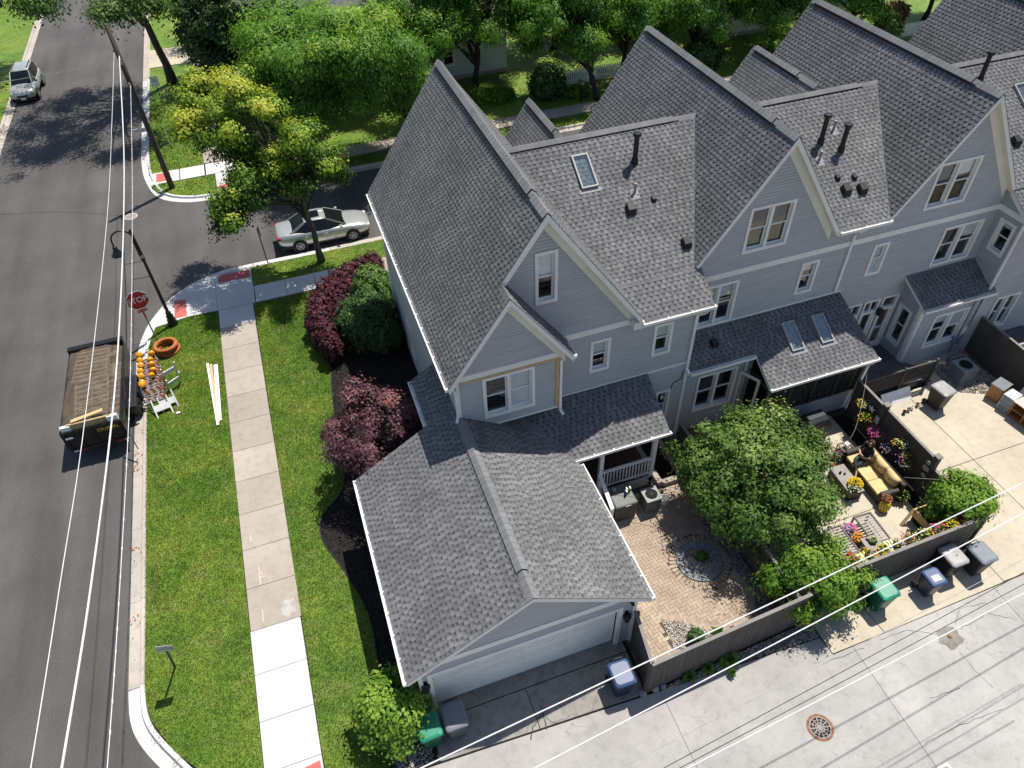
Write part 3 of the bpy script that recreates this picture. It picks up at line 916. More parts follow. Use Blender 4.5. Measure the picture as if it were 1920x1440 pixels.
def fbox(mb, fn, u0, u1, z0, z1, w0, w1):
    v = [fn(u0, z0, w0), fn(u1, z0, w0), fn(u1, z1, w0), fn(u0, z1, w0), fn(u0, z0, w1), fn(u1, z0, w1), fn(u1, z1, w1), fn(u0, z1, w1)]
    mb.add(v, [(0, 3, 2, 1), (4, 5, 6, 7), (0, 1, 5, 4), (1, 2, 6, 5), (2, 3, 7, 6), (3, 0, 4, 7)])

def frieze(parent, pos, xr, zr, slope, xl, xright, t=.24, h=.40):
    fn = frame_fn('-y', pos)
    for xe in (xl, xright):
        if xe is None: continue
        ze = zr - slope * abs(xe - xr); sg = -1 if xe < xr else 1
        q = [(xr + sg*.002, zr - t), (xe, ze - t), (xe, ze - t - h), (xr + sg*.002, zr - t - h)]
        m = MB(); n = 4
        vs = [fn(u, z, .0) for u, z in q] + [fn(u, z, .05) for u, z in q]
        m.add(vs, [(4, 5, 6, 7), (7, 6, 5, 4)][:1] + [(i, (i+1) % n, (i+1) % n + n, i + n) for i in range(n)])
        m.build('frieze_board', SOFFIT, parent, world=True)

def opening_of(x0, x1, z0, z1): return (x0 + .09, x1 - .09, z0 + .08, z1 - .08)

def window(parent, face, pos, x0, x1, z0, z1, n=1, blind=0.5, transom=False, casing=.10, name='window', dark=False):
    """cased double-hung window in a real opening: casing > sash, pane, blind, sill"""
    fn = frame_fn(face, pos); c = casing
    m = MB()
    fbox(m, fn, x0, x0 + c, z0, z1, -.02, .06); fbox(m, fn, x1 - c, x1, z0, z1, -.02, .06)
    fbox(m, fn, x0 + c, x1 - c, z1 - c, z1, -.02, .06); fbox(m, fn, x0 + c, x1 - c, z0, z0 + c * .8, -.02, .06)
    fbox(m, fn, x0 + c - .02, x0 + c, z0 + c*.8, z1 - c, -.14, -.02); fbox(m, fn, x1 - c, x1 - c + .02, z0 + c*.8, z1 - c, -.14, -.02)
    fbox(m, fn, x0 + c - .02, x1 - c + .02, z1 - c, z1 - c + .02, -.14, -.02)
    w_in = (x1 - x0 - 2*c); mul = .11 if n == 2 else 0
    if n == 2: fbox(m, fn, (x0+x1)/2 - mul/2, (x0+x1)/2 + mul/2, z0 + c*.8, z1 - c, -.12, .04)
    win = m.build(name, TRIM, parent, world=True)
    sl = MB(); fbox(sl, fn, x0 + c, x1 - c, z0 + c*.8 - .005, z0 + c*.8 + .03, -.12, .055); sl.build('sill', TRIM, win, world=True)
    lw = (w_in - mul) / n
    for k in range(n):
        a = x0 + c + k * (lw + mul); b = a + lw; za = z0 + c*.8 + .03; zb = z1 - c; zm = (za + zb) / 2; t = .042
        s_ = MB()
        for (p, q, w) in ((za, zm + .02, -.075), (zm - .02, zb, -.045)):
            fbox(s_, fn, a, a + t, p, q, w - .03, w); fbox(s_, fn, b - t, b, p, q, w - .03, w)
            fbox(s_, fn, a + t, b - t, p, p + t, w - .03, w); fbox(s_, fn, a + t, b - t, q - t, q, w - .03, w)
        s_.build('sash', TRIM, win, world=True)
        g = MB(); fbox(g, fn, a + t, b - t, za + t, zm - .02, -.094, -.090); g.build('pane', GLASS, win, world=True)
        g = MB(); fbox(g, fn, a + t, b - t, zm + .02, zb - t, -.064, -.060); g.build('pane', GLASS, win, world=True)
        bl = blind if not isinstance(blind, (list, tuple)) else blind[k]
        if bl > 0:
            g = MB(); zz = zb
            bot = zb - (zb - za) * bl
            while zz > bot:
                fbox(g, fn, a + .005, b - .005, zz - .047, zz - .002, -.112, -.106); zz -= .05
            g.build('blind', BLIND, win, world=True)
    g = MB()
    a, b, p, q = x0 + .05, x1 - .05, z0 + .03, z1 - .03
    fbox(g, fn, a, b, p, q, -.62, -.60); fbox(g, fn, a, a + .01, p, q, -.60, -.14); fbox(g, fn, b - .01, b, p, q, -.60, -.14)
    fbox(g, fn, a, b, p, p + .01, -.60, -.14); fbox(g, fn, a, b, q - .01, q, -.60, -.14)
    g.build('room_lining', INTERIOR, win, world=True)
    return win

def gutter(parent, a, b, out, w=.12, h=.10, every=.7):
    """open K-style gutter from a to b; out = outward horizontal direction"""
    a = Vector(a); b = Vector(b); out = Vector(out); m = MB(); d = (b - a).normalized(); t = .012
    zz = Vector((0, 0, 1))
    def q(base, o0, o1, z0, z1):
        vs = []
        for e in (a, b):
            vs += [e + out*o0 + zz*z0, e + out*o1 + zz*z0, e + out*o1 + zz*z1, e + out*o0 + zz*z1]
        m.add(vs, [(0, 1, 2, 3), (7, 6, 5, 4), (0, 4, 5, 1), (1, 5, 6, 2), (2, 6, 7, 3), (3, 7, 4, 0)])
    q(0, .004, .004 + t, -h, 0); q(0, .004 + t, w - t, -h, -h + t); q(0, w - t, w, -h, 0.0); q(0, w - t - .014, w + .008, 0.001, .012)
    L = (b - a).length; n = max(2, int(L / every))
    for i in range(n + 1):
        c = a + d * (.04 + (L - .08) * i / n)
        m.bar(c + out*.005 + zz*.008, c + out*(w + .004) + zz*.008, .035, .02)
    m.bar(a + out*.016 + zz*(-h*.5) + d*.005, a + out*(w - t) + zz*(-h*.5) + d*.005, .01, h*.8); m.bar(b + out*.016 + zz*(-h*.5) - d*.005, b + out*(w-t) + zz*(-h*.5) - d*.005, .01, h*.8)
    return m.build('gutter', GUTTER, parent, world=True)

def downspout(parent, pts, w=.085):
    m = MB()
    for p, q in zip(pts, pts[1:]): m.bar(p, q, w, w * .8, up=(0, 1, 0) if abs(Vector(q)[2] - Vector(p)[2]) > .3 else (0, 0, 1))
    return m.build('downspout', GUTTER, parent, world=True)

def skylight(parent, fn, cx, cy, w, l, lift=.11):
    """roof window lying on plane z=fn(x,y) with uphill +y"""
    s = fn(0, 1) - fn(0, 0); L = math.hypot(1, s); U = Vector((1, 0, 0)); V = Vector((0, 1/L, s/L)); N = U.cross(V)
    o = Vector((cx, cy, fn(cx, cy)))
    def bb(m, u0, u1, v0, v1, n0, n1):
        c = lambda u, v, n: o + U*u + V*v + N*n
        vs = [c(u0,v0,n0), c(u1,v0,n0), c(u1,v1,n0), c(u0,v1,n0), c(u0,v0,n1), c(u1,v0,n1), c(u1,v1,n1), c(u0,v1,n1)]
        m.add(vs, [(0,3,2,1),(4,5,6,7),(0,1,5,4),(1,2,6,5),(2,3,7,6),(3,0,4,7)])
    f = MB(); t = .05
    bb(f, -w/2, -w/2+t, -l/2, l/2, 0, lift); bb(f, w/2-t, w/2, -l/2, l/2, 0, lift); bb(f, -w/2+t, w/2-t, -l/2, -l/2+t, 0, lift); bb(f, -w/2+t, w/2-t, l/2-t, l/2, 0, lift)
    sk = f.build('skylight', SKYFRAME, parent, world=True)
    g = MB(); bb(g, -w/2+t, w/2-t, -l/2+t, l/2-t, lift-.03, lift-.018); g.build('pane', SKYGLASS, sk, world=True)
    g = MB(); bb(g, -w/2+t, w/2-t, -l/2+t, l/2-t, .002, .01); g.build('sky_reflection_panel', SKY_REFLECT, sk, world=True)  # coloured panel below the pane, standing in for reflected sky
    g = MB(); bb(g, -w/2-.1, w/2+.1, -l/2-.16, -l/2-.004, .022, .030); g.build('flashing', FLASH, sk, world=True)
    return sk

def flue(parent, fn, x, y, h=1.0, r=.085):
    z = fn(x, y); m = MB()
    m.lathe([(r*1.5, -.05), (r*1.35, .16), (r, .2), (r, h - .1)], 14, (x, y, z))
    m.lathe([(r*1.05, h - .1), (r*1.65, h - .1), (r*1.7, h - .02), (r*1.5, h), (r*.4, h + .012)], 14, (x, y, z))
    return m.build('flue_pipe', BLACK, parent, world=True, smooth=False)

def vent_pipe(parent, fn, x, y, h=.35, r=.045):
    z = fn(x, y); m = MB(); m.lathe([(r, -.05), (r, h)], 10, (x, y, z)); p = m.build('vent_pipe', STEEL, parent, world=True)
    s = fn(0, 1) - fn(0, 0)
    f = MB(); f.add([(x-.13, y-.2, fn(x, y-.2)+.03), (x+.13, y-.2, fn(x, y-.2)+.03), (x+.13, y+.1, fn(x, y+.1)+.03), (x-.13, y+.1, fn(x, y+.1)+.03)], [(0, 1, 2, 3)])
    f.build('flashing', FLASH, p, world=True)
    return p

def box_vent(parent, fn, x, y, s=.15, h=.16, yaw=0):
    z = fn(x, y); m = MB(); d = fn(0, 1) - fn(0, 0)
    a = [(x-s, y-s), (x+s, y-s), (x+s, y+s), (x-s, y+s)]
    vs = [(p[0], p[1], fn(*p) - .03) for p in a] + [(x-s*.85, y-s*1.05, z+h*.75), (x+s*.85, y-s*1.05, z+h*.75), (x+s*.7, y+s*.5, z+h+d*s*.8), (x-s*.7, y+s*.5, z+h+d*s*.8)]
    m.add(vs, [(4, 5, 6, 7), (0, 1, 5, 4), (1, 2, 6, 5), (2, 3, 7, 6), (3, 0, 4, 7)])
    return m.build('roof_vent', BLACKROUGH, parent, world=True)

SKYFRAME = simple('skylight_frame', (0.36, 0.36, 0.35), 0.4, 0.08)
SKY_REFLECT = simple('painted_sky_reflection', (0.55, 0.76, 0.84), 0.7, 0.05)  # bright sky reflection put into the base colour

# ------------------------------------------------------------------ corner townhouse (house 1)
S1 = 1.40
h1 = thing('townhouse', 'corner grey townhouse with steep shingled gables and the small bay gable, nearest the street', 'house', (6.0, 16.0, 0))
XR, ZR = 6.05, 11.20
w1 = lambda x, y: ZR - S1 * (XR - x)
e1 = lambda x, y: ZR - S1 * (x - XR)
ZE1 = w1(2.77, 0)
c1 = lambda x, y: 6.5 + .655 * (y - 15.4)
c1n = lambda x, y: c1(0, 20.94) - .655 * (y - 20.94)
be1 = lambda x, y: w1(4.7, 0) - S1 * (x - 4.7)
GS = .63
gw = lambda x, y: 4.93 - GS * (3.05 - x)
ge = lambda x, y: 4.93 - GS * (x - 3.05)
po = lambda x, y: 3.83 - .53 * (15.7 - y)
R1 = Roof(h1, 11)
R1.plane(w1, '+x', [(2.77, 15.35), (XR, 15.35), (XR, 26.3), (2.77, 26.3)], .28)
R1.plane(w1, '+x', [(2.77, 14.62), (4.7, 14.62), (4.7, 15.35), (2.77, 15.35)], .24)
R1.plane(e1, '-x', [(XR, 15.35), (9.27, 15.35), (9.27, 26.3), (XR, 26.3)], .24, singles=False)
R1.plane(be1, '-x', [(4.7, 14.62), (6.64, 14.62), (6.64, 15.66), (4.7, 15.66)], .2)
ZC1 = c1(0, 20.94)
xl = lambda z: XR + (ZR - z) / S1
H2X, H2Z, S2 = 14.4, 11.2, 1.43
xr_ = lambda z: H2X - (H2Z - z) / S2
R1.plane(c1, '+y', [(9.27, 15.4), (11.84, 15.4), (11.84, 16.5), (xl(c1(0, 16.5)), 16.5)], .2)
R1.plane(c1, '+y', [(xl(c1(0, 16.5)), 16.5), (xr_(c1(0, 16.5)), 16.5), (xr_(ZC1), 20.94), (xl(ZC1), 20.94)], .2)
R1.plane(c1n, '-y', [(xl(ZC1), 20.94), (xr_(ZC1), 20.94), (12.5, 26.0), (8.5, 26.0)], .2, singles=False)
sg = lambda x, y: 9.0 + S1 * (x - 9.65)
sge = lambda x, y: 9.0 - S1 * (x - 9.65)
R1.plane(sg, '+x', [(7.9, 22.3), (9.65, 22.3), (9.65, 26.7), (7.9, 26.7)], .2, singles=False)
R1.plane(sge, '-x', [(9.65, 22.3), (11.4, 22.3), (11.4, 26.7), (9.65, 26.7)], .2, singles=False)
# porch roof
xv = lambda y: 3.05 + (4.93 - po(0, y)) / GS
R1.plane(po, '+y', [(xv(13.8), 13.8), (9.9, 13.8), (9.9, 15.68), (xv(15.68), 15.68)], .14)
R1.ridge((XR, 15.35, ZR), (XR, 26.3, ZR), S1, S1)
R1.ridge((4.7, 14.62, w1(4.7, 0)), (4.7, 15.4, w1(4.7, 0)), S1, S1, lift=0, low=0)
R1.ridge((xr_(ZC1) + .1, 20.94, ZC1), (xl(ZC1) - .1, 20.94, ZC1), .655, .655, axis='x', low=.8)
R1.ridge((9.65, 22.6, 9.0), (9.65, 26.7, 9.0), S1, S1)
roof1 = R1.finish()
skylight(roof1, c1, 9.1, 19.88, .58, 1.2)
flue(roof1, c1, 10.9, 19.85, 1.05)
vent_pipe(roof1, c1, 10.53, 18.97, .36)
box_vent(roof1, c1, 10.18, 18.5, .16, .2); box_vent(roof1, c1, 11.08, 18.66, .085, .12); box_vent(roof1, c1, 11.62, 17.2, .15, .2)
# walls
m = MB()
ow = []
W_g1 = (5.80, 6.49, 8.0, 9.82); W_2 = (7.67, 8.38, 4.6, 5.98); W_3 = (9.93, 10.63, 4.58, 5.97); W_lo = (10.36, 10.95, 1.1, 2.7)
ops = [opening_of(*w) for w in (W_g1, W_2, W_3, W_lo)] + [(7.9, 8.9, .5, 2.5)]
siding(m, '-y', 15.7, [(3.05, 0), (11.5, 0), (11.5, 6.62), (9.15, 6.62), (XR + .02, 10.95), (XR - .02, 10.95), (3.05, 6.7)], ops)
W_b = (3.84, 5.51, 4.59, 6.31)
siding(m, '-y', 15.0, [(3.05, 4.25), (6.3, 4.25), (6.3, 6.75), (4.7, 9.05), (3.05, 6.75)], [opening_of(*W_b)])
W_w1 = (22.2, 23.1, .9, 2.6); W_w2 = (16.6, 17.3, 4.4, 5.8); W_w3 = (22.3, 23.1, 4.2, 5.8)
siding(m, '-x', 3.05, [(15.0, 0), (26.0, 0), (26.0, 6.75), (15.0, 6.75)], [opening_of(*w) for w in (W_w1, W_w3)])
siding(m, '+x', 6.3, [(15.0, 4.25), (15.7, 4.25), (15.7, 6.75), (15.0, 6.75)])
siding(m, '+x', 11.5, [(15.7, 0), (16.75, 0), (16.75, 6.7), (15.7, 6.7)])
siding(m, '+y', 26.0, [(3.05, 0), (11.5, 0), (11.5, 6.6), (9.1, 6.6), (XR, 10.9), (3.05, 6.7)])
m.build('wall', SIDING, h1, world=True)
m = MB(); fbox(m, frame_fn('-y', 15.0), 3.05, 6.3, 4.17, 4.25, -.7, .03); m.build('bay_skirt', TRIM, h1, world=True)
m = MB(); fbox(m, frame_fn('-y', 15.0), 2.98, 6.36, 6.42, 6.62, .0, .048); m.build('band_board', TRIM, h1, world=True)
frieze(h1, 15.7, XR, ZR, S1, None, 9.15); frieze(h1, 15.0, 4.7, w1(4.7, 0), S1, 2.95, 6.5)
m = MB(); fbox(m, frame_fn('-y', 15.7), 6.36, 9.2, 6.30, 6.52, .0, .05); m.build('band_board', TRIM, h1, world=True)
m = MB(); fbox(m, frame_fn('-y', 15.7), 3.05, 11.5, 3.80, 3.88, .0, .045); m.build('roof_flashing', TRIM, h1, world=True)
for f_, p_, a_, b_, z0_, z1_ in (('-y', 15.0, 3.02, 3.12, 4.25, 6.42), ('-x', 3.05, 14.98, 15.08, 0, 6.5), ('-y', 15.7, 11.40, 11.52, 0, 6.4)):
    m = MB(); fbox(m, frame_fn(f_, p_), a_, b_, z0_, z1_, .034, .06); m.build('corner_board', TRIM, h1, world=True)
m = MB(); fbox(m, frame_fn('-y', 15.0), 3.14, 6.34, 6.33, 6.415, .012, .055); fbox(m, frame_fn('-y', 15.0), 6.20, 6.31, 4.30, 6.325, .014, .065)
tag(m.build('bare_trim_board', NEWWOOD, h1, world=True), 'unpainted new pine trim around the bay wall')
m = MB(); m.box(9.0, 15.37, 6.28, 9.34, 15.71, 6.56); m.build('rake_return', TRIM, h1, world=True)
window(h1, '-y', 15.7, *W_g1, blind=.55); window(h1, '-y', 15.7, *W_2, blind=.45); window(h1, '-y', 15.7, *W_3, blind=.45)
window(h1, '-y', 15.7, *W_lo, blind=0); window(h1, '-y', 15.0, *W_b, n=2, blind=(0, .97))
window(h1, '-x', 3.05, *W_w1, blind=.3); window(h1, '-x', 3.05, *W_w3, blind=.3)
gutter(h1, (2.77, 14.64, ZE1 - .03), (2.77, 26.2, ZE1 - .03), (-1, 0, 0))
gutter(h1, (9.30, 15.4, 6.48), (11.90, 15.4, 6.48), (0, -1, 0))
gutter(h1, (6.64, 14.66, be1(6.64, 0) - .03), (6.64, 15.6, be1(6.64, 0) - .03), (1, 0, 0))
gutter(h1, (6.38, 13.8, 2.80), (9.95, 13.8, 2.80), (0, -1, 0))
downspout(h1, [(11.62, 15.33, 6.36), (11.62, 15.45, 6.15), (11.43, 15.62, 6.0), (11.43, 15.63, 3.55), (11.46, 15.45, 3.45)])
downspout(h1, [(2.95, 14.75, 6.3), (3.0, 14.93, 6.1), (3.0, 14.93, 5.05), (2.9, 14.75, 4.98)])
downspout(h1, [(6.36, 14.93, 6.3), (6.36, 14.93, 4.1), (6.4, 14.75, 4.0)])
downspout(h1, [(2.95, 25.8, 6.4), (2.98, 25.8, 6.1), (2.98, 25.8, .3)])
# service wires on the wall corner
m = MB(); m.tube([(11.35, 15.66, 3.5), (11.3, 15.64, 3.1), (11.0, 15.66, 2.95), (10.95, 15.66, 2.7)], .015, 5); m.build('service_cable', WIRE_D, h1, world=True)
# screened porch: floor, posts, railing, dark back door
m = MB()
for i in range(13): m.box(6.45, 13.95 + i*.135, .50, 9.55, 13.95 + i*.135 + .128, .54)
m.build('porch_floor', simple('red_brown_porch_floor', (0.07, 0.03, 0.025), .6), h1, world=True)
m = MB(); m.box(7.52, 13.84, .02, 9.6, 13.9, .47); m.build('porch_skirt', simple('skirt_paint', (0.40, 0.41, 0.42), .6), h1, world=True)
for px_ in (7.42, 9.42):
    m = MB(); m.box(px_, 13.84, 0, px_ + .14, 13.98, 2.72); m.build('porch_post', TRIM, h1, world=True)
m = MB(); m.box(7.3, 13.86, 2.60, 9.7, 14.0, 2.72); m.build('porch_beam', TRIM, h1, world=True)
rail = MB(); rail.box(7.56, 13.87, 1.42, 9.42, 13.95, 1.50); rail.box(7.56, 13.88, .62, 9.42, 13.94, .68)
rl = rail.build('railing', TRIM, h1, world=True)
bm_ = MB().box(-.02, -.02, 0, .02, .02, .74).mesh('baluster', TRIM)
for i in range(15): mesh_obj('baluster', bm_, rl).location = Vector((7.66 + i * .121, 13.91, .68)) - Vector((6, 16, 0))
m = MB(); fbox(m, frame_fn('-y', 15.7), 7.9, 8.9, .5, 2.5, -.06, -.02); m.build('door', DARKWOOD, h1, world=True)
# stair with sloping handrail
st = MB()
for i in range(3): st.box(6.5, 13.6 - .28*i, 0, 7.35, 13.92 - .28*i, .42 - .14*i)
st.build('porch_stair', DARKWOOD, h1, world=True)
hr = MB(); hr.bar((7.45, 13.9, 1.46), (7.45, 12.75, .92), .14, .05); hr.box(7.40, 12.72, 0, 7.5, 12.82, .9); hr.bar((7.45, 13.9, .72), (7.45, 12.78, .2), .05, .05)
hr.build('handrail', TRIM, h1, world=True)
# basement stairwell beside the porch
st = MB(); st.box(9.7, 13.6, 0, 9.9, 15.6, .22); st.box(9.9, 13.55, 0, 10.75, 13.75, .22); st.box(10.6, 13.75, 0, 10.75, 15.6, .22)
st.build('stairwell_kerb', C_OLD, h1, world=True)
sheet('stairwell_pit', [(9.9 - 6, 13.75 - 16), (10.6 - 6, 13.75 - 16), (10.6 - 6, 15.6 - 16), (9.9 - 6, 15.6 - 16)], .03, DARKHOLE, parent=h1)

# ------------------------------------------------------------------ garage
ga = thing('garage', 'grey shingled two-car garage with wide white door facing the alley', 'garage', (3.05, 12.0, 0))
R = Roof(ga, 21)
R.plane(gw, '+x', [(-.44, 8.5), (3.05, 8.5), (3.05, 15.0), (3.05, 15.55), (-.44, 15.55)], .16)
R.plane(gw, '+x', [(2.1, 15.55), (3.04, 15.55), (3.04, 17.7), (2.1, 17.7)], .16)
R.plane(ge, '-x', [(3.05, 8.5), (6.55, 8.5), (6.55, 13.6), (xv(15.68), 15.68), (3.05, 15.68)], .16)
R.ridge((3.05, 8.5, 4.93), (3.05, 15.0, 4.93), GS, GS, step=.21, lift=.05, low=.75, w=.16)
R.finish()
m = MB()
DZ = 2.12
siding(m, '-y', 8.8, [(-.15, 0), (6.25, 0), (6.25, 2.78), (3.05, 4.78), (-.15, 2.78)], [(.2, 5.72, -.1, DZ + .02)])
siding(m, '-x', -.15, [(8.8, 0), (15.3, 0), (15.3, 2.8), (8.8, 2.8)]); siding(m, '+x', 6.25, [(8.8, 0), (13.7, 0), (13.7, 2.8), (8.8, 2.8)])
siding(m, '+y', 15.3, [(-.15, 0), (3.05, 0), (3.05, 4.78), (-.15, 2.78)])
siding(m, '-x', 2.4, [(15.3, 0), (17.5, 0), (17.5, 4.4), (15.3, 4.4)])
m.build('wall', SIDING, ga, world=True)
m = MB(); f8 = frame_fn('-y', 8.8)
fbox(m, f8, -.15, 6.25, 2.62, 2.86, 0, .05); fbox(m, f8, .07, .2, 0, DZ + .13, -.05, .055); fbox(m, f8, 5.72, 5.85, 0, DZ + .13, -.05, .055); fbox(m, f8, .2, 5.72, DZ, DZ + .13, -.05, .055)
fbox(m, f8, -.18, -.06, 0, 2.61, .034, .06); fbox(m, f8, 6.16, 6.28, 0, 2.61, .034, .06)
m.build('trim_board', TRIM, ga, world=True)
gd = MB(); fbox(gd, f8, .2, 5.72, 0.03, DZ, -.16, -.13)
gdo = gd.build('garage_door', TRIM, ga, world=True)
for r_ in range(4):
    z0_ = .04 + r_ * (DZ - .06) / 4; z1_ = z0_ + (DZ - .06) / 4 - .012
    m = MB(); fbox(m, f8, .21, 5.71, z0_, z1_, -.129, -.10)
    pn = m.build('door_section', TRIM, gdo, world=True)
    m = MB()
    for c_ in range(4):
        a = .34 + c_ * 1.345; b = a + 1.19
        fbox(m, f8, a, b, z0_ + .08, z0_ + .1, -.0995, -.088); fbox(m, f8, a, b, z1_ - .1, z1_ - .08, -.0995, -.088); fbox(m, f8, a, a + .02, z0_ + .1, z1_ - .1, -.0995, -.088); fbox(m, f8, b - .02, b, z0_ + .1, z1_ - .1, -.0995, -.088)
    m2 = m.build('panel_moulding', TRIM, gdo, world=True)
for x_ in (-.02, 5.98):
    m = MB(); c_ = (x_, 8.70, 1.62)
    m.bar((x_, 8.79, 1.80), (x_, 8.66, 1.86), .04, .04); m.lathe([(.03, .2), (.12, .14), (.13, .10)], 12, c_); m.lathe([(.085, -.12), (.10, .1)], 12, c_); m.box(x_-.06, 8.77, 1.7, x_+.06, 8.80, 1.95)
    m.build('coach_lamp', BLACK, ga, world=True)
m = MB(); m.box(6.05, 8.66, 2.36, 6.13, 8.78, 2.44); m.box(6.06, 8.62, 2.38, 6.12, 8.67, 2.43); m.build('security_camera', BLACKROUGH, ga, world=True)
gutter(ga, (-.44, 8.5, gw(-.44, 0) - .02), (-.44, 15.55, gw(-.44, 0) - .02), (-1, 0, 0)); gutter(ga, (6.55, 8.5, ge(6.55, 0) - .02), (6.55, 13.6, ge(6.55, 0) - .02), (1, 0, 0))
gutter(ga, (2.1, 15.6, gw(2.1, 0) - .02), (2.1, 17.7, gw(2.1, 0) - .02), (-1, 0, 0))
# ------------------------------------------------------------------ the next townhouses of the row
WY = 16.75
def upper_house(h, seed, xr, x_left, x_right, singles, conn=True, north=26.3):
    """steep gable + the lower link roof to its right; returns roof object"""
    Zr, S = 11.2, 1.43
    w = lambda x, y: Zr - S * (xr - x)
    e = lambda x, y: Zr - S * (x - xr)
    R = Roof(h, seed)
    zl = 7.18
    # west slope runs down to the valley with the link roof on its left
    R.plane(w, '+x', [(xr - 2.72, 16.45), (xr, 16.45), (xr, north), (xr - 2.72, north)], .24, singles=singles)
    R.plane(w, '+x', [(xr - 3.35, 20.94), (xr - 2.72, 20.94), (xr - 2.72, north), (xr - 3.35, north)], .24, singles=False)
    R.plane(e, '-x', [(xr, 16.45), (xr + 2.72, 16.45), (xr + 2.72, north), (xr, north)], .24, singles=False)
    c = lambda x, y: 7.3 + .618 * (y - 16.45)
    ZC = c(0, 20.9)
    cn = lambda x, y: ZC - .618 * (y - 20.9)
    if conn:
        xa = lambda z: xr + (Zr - z) / S
        xb = lambda z: xr + 7.5 - (Zr - z) / S
        R.plane(c, '+y', [(xa(7.3), 16.45), (xb(7.3) + .02, 16.45), (xb(ZC), 20.9), (xa(ZC), 20.9)], .2, singles=singles)
        R.plane(cn, '-y', [(xa(ZC), 20.9), (xb(ZC), 20.9), (xr + 6, 26.0), (xr + 1.5, 26.0)], .2, singles=False)
        R.ridge((xb(ZC) + .1, 20.9, ZC), (xa(ZC) - .1, 20.9, ZC), .618, .618, axis='x', low=.8)
    R.ridge((xr, 16.45, Zr), (xr, north, Zr), S, S)
    return R, c

def gable_wall(m, xr, xl, xrgt, ops, ztop=7.35):
    siding(m, '-y', WY, [(xl, 0), (xrgt, 0), (xrgt, ztop), (xr + 2.6, ztop), (xr + .02, 10.98), (xr - .02, 10.98), (xr - 2.72, ztop - .2), (xl, ztop - .2)], ops)

# ---- middle townhouse (house 2)
h2 = thing('townhouse', 'middle grey townhouse with two skylights in its low porch roof', 'house', (15, 17, 0))
R, c2 = upper_house(h2, 31, 14.4, 11.5, 19.15, True)
lo = lambda x, y: 4.2 - .58 * (16.75 - y)
R.plane(lo, '+y', [(11.45, 15.48), (14.15, 15.48), (14.15, 16.72), (11.55, 16.72), (11.45, 16.6)], .14)
R.plane(lo, '+y', [(14.15, 14.33), (18.72, 14.33), (18.35, 16.72), (14.15, 16.72)], .14)
sgw = lambda x, y: 9.4 + S1 * (x - 20.0); sge2 = lambda x, y: 9.4 - S1 * (x - 20.0)
R.plane(sgw, '+x', [(17.9, 22.3), (20.0, 22.3), (20.0, 27.0), (17.9, 27.0)], .2, singles=False)
R.plane(sge2, '-x', [(20.0, 22.3), (22.1, 22.3), (22.1, 27.0), (20.0, 27.0)], .2, singles=False)
R.ridge((20.0, 22.6, 9.4), (20.0, 27.0, 9.4), S1, S1)
roof2 = R.finish()
flue(roof2, c2, 17.82, 19.27, 1.05); flue(roof2, c2, 18.45, 18.88, 1.0); vent_pipe(roof2, c2, 18.54, 19.6, .34); vent_pipe(roof2, c2, 17.5, 18.74, .34)
box_vent(roof2, c2, 17.85, 18.05, .09, .12); box_vent(roof2, c2, 18.48, 17.95, .09, .12); box_vent(roof2, c2, 17.95, 17.6, .16, .2); box_vent(roof2, c2, 18.56, 17.52, .16, .2)
skylight(roof2, lo, 15.77, 15.72, .52, 1.12); skylight(roof2, lo, 17.02, 15.7, .52, 1.10); box_vent(roof2, lo, 12.75, 16.14, .14, .14)
m = MB()
A = (13.5, 15.19, 7.13, 8.86); B = (12.22, 13.69, 4.22, 6.06); C_ = (16.2, 16.93, 4.65, 6.06)
gable_wall(m, 14.4, 11.5, 19.15, [opening_of(*q) for q in (A, B, C_)] + [(11.5, 18.4, 0, 3.4)])
D_ = (12.06, 13.72, .95, 2.85)
siding(m, '-y', 15.75, [(11.5, 0), (14.3, 0), (14.3, 3.35), (11.5, 3.35)], [opening_of(*D_)])
siding(m, '-y', 14.6, [(14.3, 0), (18.45, 0), (18.45, 1.05), (14.3, 1.05)])
siding(m, '+x', 18.45, [(14.6, 0), (16.75, 0), (16.75, 1.05), (14.6, 1.05)])
m.build('wall', SIDING, h2, world=True)
frieze(h2, WY, 14.4, 11.2, 1.43, 11.9, 17.0)
window(h2, '-y', WY, *A, n=2, blind=0); window(h2, '-y', WY, *B, n=2, blind=(.35, .35)); window(h2, '-y', WY, *C_, blind=.3); window(h2, '-y', 15.75, *D_, n=2, blind=0)
m = MB(); fbox(m, frame_fn('-y', WY), 11.5, 19.14, 6.30, 6.52, .0, .05); m.build('band_board', TRIM, h2, world=True)
m = MB(); fbox(m, frame_fn('-y', WY), 11.5, 18.4, 4.19, 4.26, .0, .048); m.build('roof_flashing', TRIM, h2, world=True)
gutter(h2, (17.12, 16.45, 7.28), (19.22, 16.45, 7.28), (0, -1, 0))
gutter(h2, (11.5, 15.48, lo(0, 15.48) - .02), (14.13, 15.48, lo(0, 15.48) - .02), (0, -1, 0))
gutter(h2, (14.15, 14.33, lo(0, 14.33) - .02), (18.78, 14.33, lo(0, 14.33) - .02), (0, -1, 0))
downspout(h2, [(18.2, 16.36, 7.2), (18.1, 16.5, 7.0), (18.08, 16.68, 6.8), (18.08, 16.68, 4.3)], .095)
downspout(h2, [(18.55, 14.28, 2.6), (18.5, 14.4, 2.4), (18.3, 14.42, .2), (18.25, 14.2, .08)], .095)
downspout(h2, [(14.0, 15.45, 3.3), (14.02, 15.66, 3.05), (14.02, 15.66, .3)], .08)
